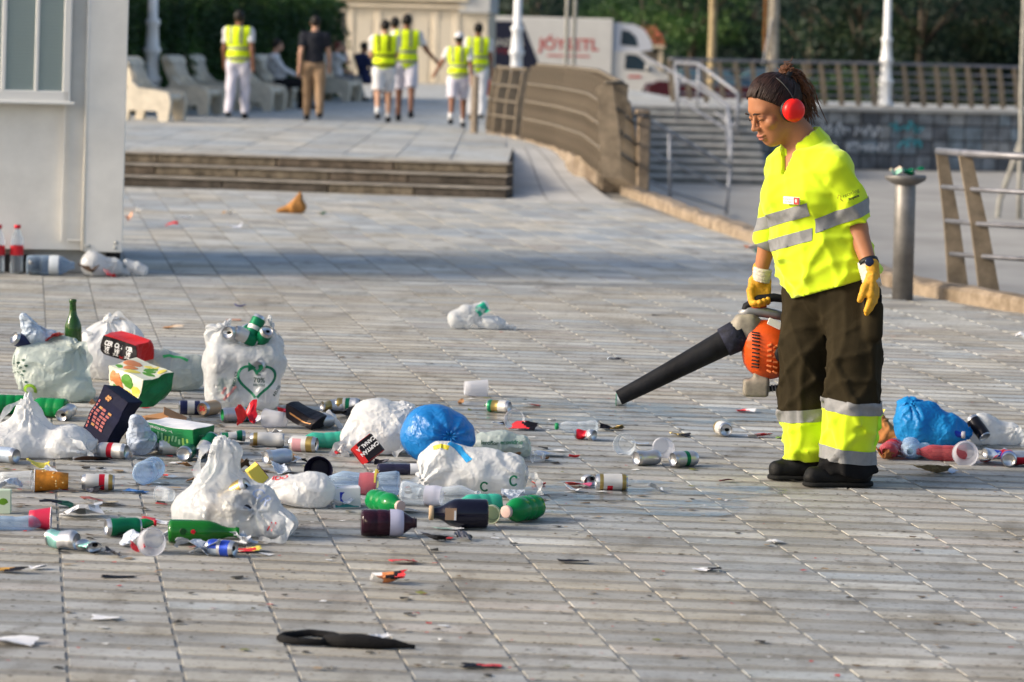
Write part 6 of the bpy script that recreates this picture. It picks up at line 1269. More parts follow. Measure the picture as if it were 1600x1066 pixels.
crumple(0, 0, (.1, .08), [PRED, M('wrap_clear_red', (.7, .3, .28), .3)], 'red and clear wrapper between the two bags at the cabin corner', 'wrapper', 62, .7, pos=pO + Vector((.1, -.12, .0)), name='food_wrapper')
bag_obj('clear_bag', simP, M('bag_clear_blue', (.60, .68, .82), .22, clear=.5, crinkle=.8), up(222, 711), R(70), 'clear crumpled bag between the navy box and the green tray', scale=1.1)
# loose handles
bags_ = {o['label']: o for o in bpy.data.objects if 'label' in o and o.name.startswith(('carrier_bag', 'rubbish_bag'))}
def hb_(key, pts, wd=.03, mat=BAGT): handle_loop(next(o for l, o in bags_.items() if key in l), pts, wd, mat)
hb_('pulled to a point', [(-.06, -.02, .22), (-.12, -.08, .2), (-.17, -.12, .1), (-.13, -.13, .03)]); hb_('pulled to a point', [(.12, -.09, .08), (.17, -.14, .07), (.22, -.15, .02), (.15, -.16, .006)])
hb_('peaked in the middle', [(-.06, .0, .29), (-.1, -.05, .30), (-.12, -.08, .22), (-.09, -.11, .17)]); hb_('peaked in the middle', [(.17, -.08, .09), (.22, -.12, .06), (.2, -.15, .012), (.12, -.15, .006)])
hb_('folds thrown back', [(.0, -.03, .28), (.06, -.06, .33), (.13, -.05, .27), (.15, -.06, .16)]); hb_('folds thrown back', [(-.06, -.08, .22), (-.13, -.1, .25), (-.17, -.08, .15)])
hb_('creased white bag', [(-.12, -.09, .07), (-.17, -.14, .05), (-.19, -.13, .006), (-.12, -.14, .006)]); hb_('creased white bag', [(.05, -.1, .17), (.09, -.14, .12), (.1, -.15, .05), (.06, -.15, .01)])
hb_('long puffed', [(-.2, -.06, .06), (-.25, -.08, .05), (-.26, -.1, .008), (-.2, -.12, .006)]); hb_('long puffed', [(.2, -.05, .1), (.25, -.06, .08), (.26, -.08, .02)])
hb_('small puffed', [(-.12, -.04, .07), (-.16, -.07, .06), (-.15, -.1, .01)], .025); hb_('lying alone', [(.12, -.04, .04), (.18, -.05, .03), (.23, -.03, .008)], .03); hb_('lying alone', [(-.05, -.04, .1), (-.02, -.07, .13), (.03, -.06, .11)], .03)
hb_('fat greenish', [(.1, -.07, .25), (.15, -.1, .27), (.18, -.1, .2), (.17, -.11, .12)], .035, BAGG); hb_('thin white bag right', [(.1, -.04, .08), (.14, -.06, .07), (.15, -.07, .01)], .03)
# what shows through the thin bags
for k, (x, y, z, yw, zn, lab) in enumerate([(-.06, -.085, .11, 15, [(1, CGN)], 'green can showing through the film of the tall bag, upper left'), (.1, -.08, .22, 70, [(.5, CWH), (1, CGN)], 'white and green can showing through the tall bag, upper right'), (-.09, -.08, .21, -30, [(1, CNV)], 'dark can showing through the tall bag near its left handle')]):
    can(0, 0, yw, zn, lab, pos=pA + Vector((x, y + .02, z)), pitch=20 * k, end='lid', group='cans in the tall carrier bag')
pF = up(366, 834)
for k, (x, y, z, yw, zn, lab) in enumerate([(-.05, -.06, .08, 20, [(1, CTN)], 'tan can dimly seen inside the peaked white bag, left'), (.05, -.07, .1, 80, [(1, CBK)], 'dark can dimly seen inside the peaked white bag, right'), (.0, -.05, .15, -20, [(1, CGD)], 'gold can dimly seen high inside the peaked white bag')]):
    can(0, 0, yw, zn, lab, pos=pF + Vector((x, y, z)), pitch=15 * k, end='lid', group='cans in the peaked white bag')
# ------------------------------------------------------------------ cartons
def TRS(loc, rx, ry, rz): return Matrix.Translation(loc) @ Euler((R(rx), R(ry), R(rz)), 'XYZ').to_matrix().to_4x4()
CNAV = M('card_navy', (.005, .007, .030), .6, spec=.12, noise=(12, .2)); CGRN = M('card_green', (.008, .16, .05), .5, noise=(14, .25)); CRED = M('card_red', (.58, .02, .02), .45); CKR = M('card_kraft', (.36, .19, .09), .85, noise=(8, .15)); CWT = M('card_white', (.68, .68, .70), .6); CBLK = M('card_black', (.008, .007, .011), .5, spec=.15, noise=(10, .3)); CYE = M('print_yellow', (.70, .58, .10), .5); CORG = M('print_orange', (.52, .19, .07), .5); CLG = M('print_leaf', (.08, .25, .03), .5); GOLDP = M('print_gold', (.40, .20, .08), .4, metal=.3); ROSE = M('print_rose', (.38, .10, .10), .5)
p0 = gnd(170, 700)
bxn, pn_ = carton('wine_box', (.135, .10, .215), dict(all=CNAV), 'navy carton with gold print tilted on the heap at left', TRS(p0 + Vector((.0, .06, .125)), -6, 27, -28))
fr = pn_['front']; fz = Matrix(((1, 0, 0, 0), (0, 0, -1, 0), (0, 1, 0, 0), (0, 0, 0, 1)))
for k in range(6):
    for q in range(3): MB().box((-.035 + q * .025 + random.uniform(-.004, .004), -.0535, -.06 + k * .016), (.017, .002, .010)).build('gold_print', random.choice([GOLDP, ROSE, ROSE]), fr)
for k in range(8): MB().box((-.058, -.0535, -.08 + k * .017), (.008, .002, .011)).build('gold_print', ROSE, fr)
for k in range(4): MB().box((-.03 + k * .006, -.0535, .065 + (k % 2) * .012), (.011, .002, .011), ry=.6).build('gold_print', GOLDP, fr)
p1 = gnd(212, 660)
bxf, pf_ = carton('fruit_box', (.22, .17, .13), dict(all=CGRN, front=M('card_cream', (.62, .62, .50), .5, noise=(6, .15)), top=M('card_cream'), left=M('card_cream')), 'green carton with fruit and salad print behind the navy box', TRS(p1 + Vector((.0, .10, .165)), 8, 12, -42))
for k, (x, y, rx_, m_) in enumerate([(-.06, .02, .045, CORG), (-.02, -.03, .035, CORG), (.03, .03, .04, CLG), (.06, -.02, .03, CLG), (.02, -.06, .03, CYE), (.08, .05, .03, CYE), (-.08, -.05, .03, CLG), (.0, .06, .03, CYE)]):
    MB().lathe([(0, rx_), (.0012, rx_ * .9), (.0016, 0.0005)], 9).build('fruit_print', m_, pf_['top'], loc=(x, y, .0672), rot=(0, 0, k)).scale = (1, .7, 1)
for k, (x, z, rx_, m_) in enumerate([(-.07, .03, .03, CORG), (-.02, .02, .035, CORG), (.04, .035, .028, CLG), (.08, .0, .03, CYE), (-.05, -.035, .026, CLG), (.03, -.03, .028, CYE)]):
    MB().lathe([(0, rx_), (.0012, rx_ * .9), (.0016, 0.0005)], 9).build('fruit_print', m_, pf_['front'], loc=(x, -.0872, z), rot=(R(90), 0, 0))
p2 = gnd(190, 612)
bxr, pr_ = carton('beer_box', (.2, .12, .09), dict(all=CRED, front=CBLK, left=M('card_violet', (.10, .08, .22), .5)), 'red and black carton on top of the heap under the white bag', TRS(p2 + Vector((.02, .03, .21)), 14, 10, -30))
for k, x in enumerate((-.06, -.01, .05)):
    for q, tx in enumerate(('CER', 'VE', 'ZA')): text(tx, .022, CWT, pr_['front'], Matrix.Translation((x, -.063, .022 - q * .02)) @ fz, bold=.001)
text('X', .04, CRED, pr_['front'], Matrix.Translation((.02, -.063, -.03)) @ fz)
p3 = gnd(280, 712)
bxg, pg_ = carton('beer_tray', (.235, .16, .075), dict(all=CGRN, top=CWT), 'green cardboard tray with pale lid lying before the tall bag', TRS(p3 + Vector((-.01, .06, .085)), 2, 4, -26))
for k in range(12): MB().box((-.1 + k * .0175, -.0825, random.uniform(-.018, -.005)), (.009, .002, random.uniform(.015, .035))).build('pale_print', random.choice([M('print_lime', (.25, .45, .10), .5), M('print_mint', (.20, .42, .22), .5)]), pg_['front'])
text('CERVEZA ESPECIAL', .014, CWT, pg_['front'], Matrix.Translation((-.04, -.0825, .022)) @ fz); text('24 x 33 cl', .014, CWT, pg_['right'], Matrix(((0, 0, 1, .1195), (1, 0, 0, 0), (0, 1, 0, .01), (0, 0, 0, 1))))
p4_ = gnd(250, 668)
kb_ = empty('kraft_flap', p4_ + Vector((.0, .05, .0)), R(10), 'open brown cardboard flap between the green carton and the tray', 'cardboard')
for k, (c, d, rx, ry) in enumerate([((-.03, 0, .03), (.12, .1, .003), 18, -10), ((.06, .01, .045), (.11, .1, .003), 12, 24), ((.0, -.05, .02), (.15, .003, .035), 8, 6)]): MB().box(c, d, rx=R(rx), ry=R(ry)).build('flap', CKR, kb_)
p5 = gnd(492, 672)
bk_, pk_ = carton('crisp_box', (.15, .11, .05), dict(all=CBLK), 'black glossy carton crushed flat beside the cans in the middle', TRS(p5 + Vector((-.04, .04, .052)), 6, 22, -20)); MB().box((.0, -.057, .0), (.12, .002, .006)).build('gold_line', GOLDP, pk_['front'])
crumple(455, 650, (.13, .08), [PRED, M('wrap_pink', (.55, .06, .16), .4), CBLK], 'pink red crushed wrapper beside the black carton', 'wrapper', 31, .5, name='food_wrapper', yaw=0)
crumple(535, 652, (.12, .08), [CBLK, M('wrap_grey', (.10, .10, .12), .4)], 'black crumpled wrapper behind the creased white bag', 'wrapper', 32, .7, name='food_wrapper', yaw=.2)
b_, q_ = carton('juice_slip', (.11, .012, .016), dict(all=CWT), 'white card strip leaning on the black wrapper', TRS(gnd(524, 668) + Vector((0, 0, .03)), 0, 50, 0), cat='cardboard')
bc, pc_ = carton('cigarette_carton', (.085, .05, .1), dict(all=CRED, front=CBLK, top=CBLK), 'black and red carton with white lettering beneath the creased white bag', TRS(gnd(574, 722) + Vector((.0, -.01, .052)), -12, 48, -14))
text('CAPITÁN', .021, CWT, pc_['front'], Matrix.Translation((.005, -.0285, .012)) @ Matrix.Rotation(R(90), 4, 'Y') @ fz, bold=.0008); text('CANALLA', .021, CWT, pc_['front'], Matrix.Translation((-.02, -.0285, .012)) @ Matrix.Rotation(R(90), 4, 'Y') @ fz, bold=.0008); MB().box((.0, -.0275, -.036), (.084, .002, .027)).build('red_band', CRED, pc_['front'])
bm2, pm_ = carton('milk_carton', (.095, .06, .07), dict(all=CWT, front=CWT), 'white drink carton with blue panel lying by the small puffed bag', TRS(gnd(540, 794) + Vector((.0, .03, .036)), 0, -3, 8))
MB().box((-.01, -.032, .003), (.03, .002, .04)).build('blue_print', M('print_blue', (.02, .04, .40), .5), pm_['front']); MB().box((.025, -.032, .005), (.022, .002, .034)).build('nutrition_print', M('print_pale', (.55, .50, .60), .5), pm_['front']); MB().box((0, -.032, -.028), (.09, .002, .012)).build('blue_print', M('print_teal', (.04, .25, .28), .5), pm_['front']); MB().box((-.02, .0, .0362), (.03, .03, .001)).build('green_print', CLG, pm_['top'])
b9, p9 = carton('juice_box', (.06, .05, .08), dict(all=M('card_pale_green', (.55, .64, .50), .5), front=M('card_pale_green')), 'white and green drink box cut by the left edge', TRS(gnd(2, 803) + Vector((0, .02, .042)), 0, 0, 6)); MB().lathe([(0, .02), (.0015, .018), (.002, .0005)], 12).build('lime_print', M('print_olive', (.12, .28, .02), .5), p9['front'], loc=(.005, -.0262, -.005), rot=(R(90), 0, 0))
byl, pyl = carton('snack_box', (.05, .03, .075), dict(all=CYE, right=M('card_maroon', (.22, .02, .06), .5), bottom=M('card_maroon')), 'small yellow and maroon packet behind the peaked white bag', TRS(gnd(398, 770) + Vector((0, .08, .06)), 10, -38, 20))
# the cartons are knocked about
for k_, (o_, a_) in enumerate(((bxn, .006), (bxf, .009), (bxr, .008), (bxg, .008), (bk_, .008), (bc, .0012), (bm2, .0012), (b9, .001), (byl, .003))): crush(o_, a_, 300 + k_)
# ------------------------------------------------------------------ cans
LG = (.25, .65, .6, 1.1)
can(176, 716, -18, [(.12, ALUM), (.35, CWH), (.55, CRD), (1, CWH)], 'white can with red band leaning by the foot of the navy carton', L=.125, end='bottom', dent=.15, seed=1)
can(153, 766, 185, [(.15, CGD), (.9, CWH), (1, CWH)], 'white and gold can with red patch beside the orange paper cup', L=.125, logo=(.3, .5, .5, 1.2, CRD), end='bottom', roll=20)

can(103, 655, 258, [(.2, ALU), (1, ALUM)], 'silver can showing its lid right of the green bottles at left', L=.125, end='lid', pitch=-8)
can(291, 719, 262, [(1, CGN)], 'can showing a round silver base under the green tray corner', end='bottom')
can(322, 716, 245, [(.6, CGN), (1, ALUM)], 'silver and green can tilted beside the green tray corner', end='bottom', pitch=-32, lift=.02)
can(346, 708, 300, [(1, CGN)], 'small green can end rightmost at the green tray corner', end='bottom', lift=.0)
can(302, 648, 8, [(.3, CNV), (.55, CWH), (.8, CNV), (1, ALUM)], 'white and navy can lying under the translucent grayish bag', L=.135, end='lid', seed=3)
can(327, 649, 240, [(1, CTN)], 'tan can showing its end with red figures before the tall bag', end='bottom', emb=CTN)
text('56', .03, CRD, bpy.data.objects['drink_can.%03d' % (len([o for o in bpy.data.objects if o.name.startswith('drink_can')]) - 1)], Matrix(((0, 0, 1, .056), (1, 0, 0, 0), (0, 1, 0, 0), (0, 0, 0, 1))), bold=.001)
can(371, 659, 205, [(.25, CGN), (.55, CPB), (1, ALUM)], 'silver and blue can with a green base before the tall bag', L=.15, end='bottom', emb=M('can_base_green', (.01, .30, .08), .3, metal=.4))
can(363, 692, 12, [(.3, CGN), (.7, CWH), (1, CGN)], 'crushed white and green can between the tray and the white can', dent=.5, seed=5, end='lid')
can(417, 698, 183, [(.85, CWH), (1, CGD)], 'white can with red crosses and gold rim in the middle', L=.15, logo=(.35, .5, .55, .75, CRD), end='bottom', roll=15)
can(474, 706, -14, [(.35, CWH), (.75, CWH), (1, CGD)], 'white and gold can with open lid beside the teal bottle', L=.115, logo=(.15, .5, .35, .9, M('can_rose', (.55, .28, .30), .4)), end='lid')
can(433, 725, 215, [(1, CPB)], 'pale silver can with base towards the viewer below the white can', end='bottom')
can(504, 668, 222, [(1, ALUM)], 'silver can base showing before the black carton', end='bottom')
can(517, 642, 30, [(.5, CGD), (1, ALUM)], 'dented gold can behind the black wrapper', dent=.6, seed=8, end='lid')
can(543, 642, -5, [(.25, CGD), (.4, CWH), (.65, CGN), (1, ALUM)], 'white green and silver can behind the black wrapper', end='lid')
can(779, 645, -22, [(.2, CGN), (.55, CGD), (1, CWH)], 'gold and white can with silver end behind the blue rubbish bag', end='bottom')
can(915, 687, 330, [(.6, CRD), (1, ALUM)], 'crushed red can with silver end left of the clear cups', L=.1, dent=.75, seed=9, end='bottom')
can(1010, 727, 215, [(1, ALUM)], 'silver can lying below the left clear cup', end='bottom', dent=.15, seed=10)
can(1068, 729, 212, [(.35, ALUM), (.6, CGN), (1, ALUM)], 'silver and green can lying below the right cup', end='bottom', dent=.1, seed=11)
can(955, 766, 184, [(.08, CGD), (.9, CWH), (1, CGD)], 'gold rimmed white can with red mark lying alone in front', L=.125, logo=(.45, .65, .5, .9, CRD), end='lid', roll=10)
can(1129, 681, 282, [(.25, CGD), (1, CWH)], 'white and gold can with open lid left of the cleaner', end='lid')
can(96, 858, 335, [(.5, CTL), (1, ALUM)], 'crushed silver and teal can with its base turned right', dent=.35, seed=12, L=.12, end='bottom', roll=60)
can(140, 863, 300, [(1, CTL)], 'flattened teal can beside the crushed silver can', dent=.95, seed=13, L=.09, end='lid')
can(192, 837, 200, [(.85, CGN), (1, CGN)], 'green can with silver base in front of the scraps at left', L=.125, end='bottom', logo=(.2, .7, .55, .9, M('can_dark_green', (.005, .05, .03), .4)))
can(346, 869, -22, [(.4, CBL), (.6, ALUM), (1, CBL)], 'slim blue and silver can under the peaked white bag', L=.1, r=.028, end='lid', logo=(.1, .4, .5, .9, CPB))
can(8, 723, 330, [(1, CPB)], 'can base cut by the left edge beside the white bag', end='bottom')
can(1528, 697, 130, [(1, CBK)], 'black can tipped up with open lid in the right heap', end='lid', pitch=42, lift=.05)
can(1576, 728, 262, [(.5, CRD), (1, CBL)], 'can with a shiny round base at the right heap edge', end='bottom')
can(1600, 727, 10, [(.3, ALUM), (.8, ALUM), (1, ALUM)], 'silver can with red mark cut by the right edge', L=.125, logo=(.1, .6, .45, .75, CRD), end='bottom')
can(920, 758, 300, [(1, ALUM)], 'flattened silver can end left of the gold rimmed can', dent=1.0, seed=15, L=.06, end='lid')
can(600, 702, 40, [(.5, ALUM), (1, CPB)], 'crushed silver can between the creased white bag and the blue bag', dent=.7, seed=16, end='lid')
can(1556, 716, 20, [(.4, CPB), (.7, CBL), (1, CRD)], 'crushed blue and red can in the right heap', dent=.8, seed=17, end='lid')
can(290, 714, 190, [(.3, CRD), (1, CWH)], 'white and red can lying under the green tray', L=.11, end='bottom', pos=gnd(268, 712) + Vector((0, .02, .033)))
# ------------------------------------------------------------------ cups
cup(743, 619, 8, CUPF, 'frosted cup lying alone behind the blue rubbish bag', L=.11, r0=.032, r1=.042)
cup(804, 669, 268, CUPC, 'clear cup with its mouth to the viewer right of the blue bag', L=.09, r0=.034, r1=.046)
cup(977, 709, 262, CUPC, 'clear cup, left of the two standing on their sides', L=.09, r0=.034, r1=.047)
cup(1034, 714, 276, CUPF, 'frosted cup, right of the two cups on their sides', L=.09, r0=.034, r1=.046)
cup(238, 864, 272, CUPF, 'frosted cup with its mouth to the viewer in front at left', L=.09, r0=.034, r1=.047)
cup(1508, 725, 262, CUPF, 'frosted cup in the right heap', L=.1, r0=.036, r1=.054)
oc = cup(80, 767, 187, M('cup_orange', (.55, .20, .02), .5, noise=(30, .3)), 'orange patterned paper cup lying on its side at left', L=.125, r0=.03, r1=.042, rimmat=CWT, name='paper_cup')
for k in range(26):
    t = random.uniform(.12, .85); a = random.uniform(0, 6.28); rr = .03 + .012 * t + .0008; MB().lathe([(0, .0035), (.001, .002), (.0012, .0003)], 8).build('dot_print', M('print_cream', (.70, .48, .20), .5), oc, loc=(-.0625 + .125 * t, rr * math.cos(a), rr * math.sin(a)), rot=Vector((0, math.cos(a), math.sin(a))).to_track_quat('Z', 'Y').to_euler())
MB().box((-.04, -.031, .01), (.02, .003, .02)).build('red_logo', CRD, oc)
cup(24, 763, 0, CUPC, 'clear cup lying left of the orange paper cup', L=.12, r0=.026, r1=.036)
cup(430, 668, 160, CUPF, 'frosted cup lying before the pink wrapper', L=.1, r0=.03, r1=.042)
cup(62, 827, 5, M('cup_red', (.48, .02, .06), .4), 'red cup lying at the end of the pale blue bottle at left', L=.075, r0=.028, r1=.04, rimmat=CWT)
cup(768, 815, 265, M('cup_cream', (.55, .60, .45), .4, trl=.3), 'cream cup end between the dark bottle and the green bottle', L=.06, r0=.028, r1=.032)
cup(498, 754, 268, M('cup_navy', (.008, .008, .025), .3), 'dark navy bowl-like cup between the small white bag and clear bottle', L=.06, r0=.035, r1=.055)
cup(780, 718, 200, CUPC, 'small clear cup right of the rolled white bag', L=.05, r0=.018, r1=.024, pos=gnd(841, 722) + Vector((0, 0, .022)))
cup(971, 634, 175, M('cup_white', (.70, .72, .68), .45), 'white cup with green rim just beyond the blower nozzle', L=.05, r0=.02, r1=.03, rimmat=M('rim_green', (.01, .25, .10), .4))
cup(352, 748, 150, CUPC, 'small clear tumbler among scraps left of the peaked bag', L=.06, r0=.022, r1=.03, pos=gnd(258, 785) + Vector((0, 0, .028)))
# ------------------------------------------------------------------ bottles
bottle(236, 752, 262 - 180, PETB, 'clear blue bottle showing its star-shaped base', L=.26, r=.046)
bottle(900, 676, 190, PETC, 'clear bottle with green cap lying left of the crushed red can', L=.19, r=.03, cap=M('cap_green', (.01, .22, .08), .4), squash=.25)
bottle(318, 850, 4, GLG2, 'green glass bottle with red star lying under the peaked white bag', L=.24, r=.041, style='beer')
st_ = bpy.data.objects[[o.name for o in bpy.data.objects if o.name.startswith('glass_bottle')][-1]]
MB().lathe([(0, .009), (.001, .008), (.0012, .0004)], 5).build('star_mark', CRD, st_, loc=(-.035, -.041, .006), rot=(R(90), 0, 0))
MB().lathe([(0, .012), (.001, .011), (.0012, .0004)], 12).build('oval_mark', M('mark_dark_green', (.004, .05, .01), .4), st_, loc=(-.07, -.0405, .006), rot=(R(90), 0, 0))
bottle(608, 838, 6, M('pet_plum', (.035, .01, .02), .12, clear=.25), 'dark cola bottle with pale label lying in front', L=.2, r=.047, fill=(.03, .62, COLA), lab=(.5, .74, M('label_lilac', (.42, .42, .55), .5)))
bottle(716, 825, 184, GLB, 'near-black bottle with tan label and cork lying in front', L=.21, r=.052, style='beer', cap=M('cork_tan', (.50, .36, .22), .7), lab=None)
db_ = bpy.data.objects[[o.name for o in bpy.data.objects if o.name.startswith('glass_bottle')][-1]]
MB().box((.03, .0525, .004), (.04, .002, .042)).build('paper_label', M('label_tan', (.34, .22, .14), .6), db_); MB().box((.015, .0538, .0), (.007, .002, .034)).build('barcode', CWT, db_)
bottle(814, 815, 235, PETG, 'green plastic bottle with pale cap, rightmost of the front green ones', L=.2, r=.045, cap=M('cap_pink', (.55, .40, .36), .5))
bottle(604, 803, 305, PETG, 'green plastic bottle with pale cap behind the cola bottle', L=.19, r=.04, cap=M('cap_pink'))
bottle(745, 806, 200, PETT, 'teal green bottle behind the near-black bottle', L=.18, r=.04)
bottle(562, 772, 176, PETB, 'large clear bluish bottle lying before the creased white bag', L=.30, r=.05, squash=.25, lab=(.28, .5, M('label_clear_red', (.50, .12, .14), .4, clear=.35)), labn=(.0, .12, CYE))
bottle(690, 790, -8, PETC, 'large crushed clear bottle before the long puffed bag', L=.31, r=.048, squash=.35, lab=(.3, .5, M('label_clear', (.6, .6, .7), .3, clear=.5)))
bottle(640, 742, 8, M('pet_dark', (.03, .03, .07), .12, clear=.3), 'dark thin bottle with red cap under the blue rubbish bag', L=.26, r=.022, cap=CRD, lab=(.5, .75, CWT))
bottle(505, 706, 195, PETT, 'teal bottle lying left of the creased white bag', L=.2, r=.038, squash=.2, pos=gnd(503, 703) + Vector((0, .06, .036)))
bottle(25, 828, 8, PETB, 'pale blue crushed bottle at the left edge before the red cup', L=.24, r=.033, squash=.4, cap=M('cap_blue', (.02, .06, .40), .4))
bottle(25, 648, 5, PETG, 'green bottle under the fat greenish bag at the left edge', L=.2, r=.045)
bottle(72, 652, 170, PETG, 'green bottle between the fat bag and the white bag', L=.19, r=.044)
bottle(335, 745, 120, PETG, 'green bottle piece behind the peaked bag', L=.14, r=.03, squash=.4)
bottle(770, 640, 150, PETG, 'green bottle neck left of the gold can', L=.09, r=.018, group=None)
bottle(215, 826, 10, PETG, 'small green bottle with red cap among the scraps', L=.13, r=.022, cap=CRD, squash=.3)
# heap at the right
bottle(1390, 716, 250, PETR, 'clear bottle with red rest, leftmost in the right heap', L=.19, r=.04, squash=.15, fill=(.03, .4, M('rest_red', (.40, .01, .02), .15)))
bottle(1422, 716, 262, PETB, 'pale blue clear bottle beside the red one in the right heap', L=.2, r=.042, squash=.1)
bottle(1468, 700, -12, PETN, 'blue bottle with white label before the sky blue bag', L=.22, r=.032, lab=(.3, .45, CWT), lift=.03, cap=M('cap_grey', (.4, .4, .45), .4))
bottle(1470, 720, 176, PETR, 'reddish clear bottle lying in front of the right heap', L=.22, r=.036, squash=.1)
bottle(1440, 714, 60, M('pet_blue_grey', (.35, .50, .60), .12, clear=.5), 'grey blue clear bottle in the middle of the right heap', L=.18, r=.034, squash=.2)
crumple(1400, 716, (.1, .08), [ALU, CWH], 'silver foil scrap at the front of the right heap', 'foil', 41, .8, name='foil_scrap')
crumple(1546, 724, (.14, .07), [ALUM, CRD, CPB], 'shiny red and silver wrapper beside the right cup', 'wrapper', 42, .6, name='food_wrapper')
M('paper_orange', (.42, .17, .05), .8); M('paper_orange_dark', (.30, .12, .04), .8)
crumple(1384, 718, (.1, .08), [M('paper_orange_dark')], 'dark orange scrap at the left foot of the right heap', 'scrap', 44, .8, name='paper_scrap')
crumple(1455, 741, (.17, .1), [M('paper_brown', (.24, .18, .10), .9), M('paper_straw', (.33, .27, .16), .9)], 'crushed brown paper lying before the right heap', 'paper', 45, .45, name='paper_scrap')
crumple(1484, 739, (.06, .05), [CPB], 'small pale scrap right of the crushed brown paper', 'scrap', 46, .3, name='paper_scrap')
crumple(1372, 672, (.05, .05), [CYE], 'yellow scrap beside the cleaner trouser leg', 'scrap', 47, .8, name='paper_scrap', lift=.06)
bw, pw_ = carton('snack_packet', (.06, .02, .045), dict(all=CBLK), 'small black packet lying on the sky blue bag', TRS(gnd(1468, 697) + Vector((0, -.06, .105)), -10, 5, -6))
# beside the cabin
for k, (u, lab) in enumerate(((4, 'cola bottle with red label at the left edge by the cabin'), (33, 'cola bottle with red label right of its twin by the cabin'))):
    bottle(u, 423, 20 * k, PETC, lab, L=.34, r=.047, stand=True, pos=gnd(u, 424) + Vector((0, -.22, .171)), cap=CRD, lab=(.38, .58, M('label_cola_red', (.62, .02, .03), .45)), fill=(.03, .24, COLA), group='cola bottles by the cabin')
bottle(84, 430, 4, PETB, 'large clear water jug lying at the foot of the cabin', L=.34, r=.07, pos=gnd(86, 427) + Vector((0, -.2, .071)), lab=(.46, .66, M('label_ice', (.62, .66, .70), .5)), fill=(.03, .4, M('water_dark', (.05, .06, .08), .1, clear=.3)))
bb_, pbb = carton('black_crate', (.3, .14, .12), dict(all=M('crate_black', (.012, .012, .013), .6)), 'black plastic crate behind the cola bottles at the cabin', TRS(gnd(24, 424) + Vector((0, -.05, .062)), 0, 0, 8))
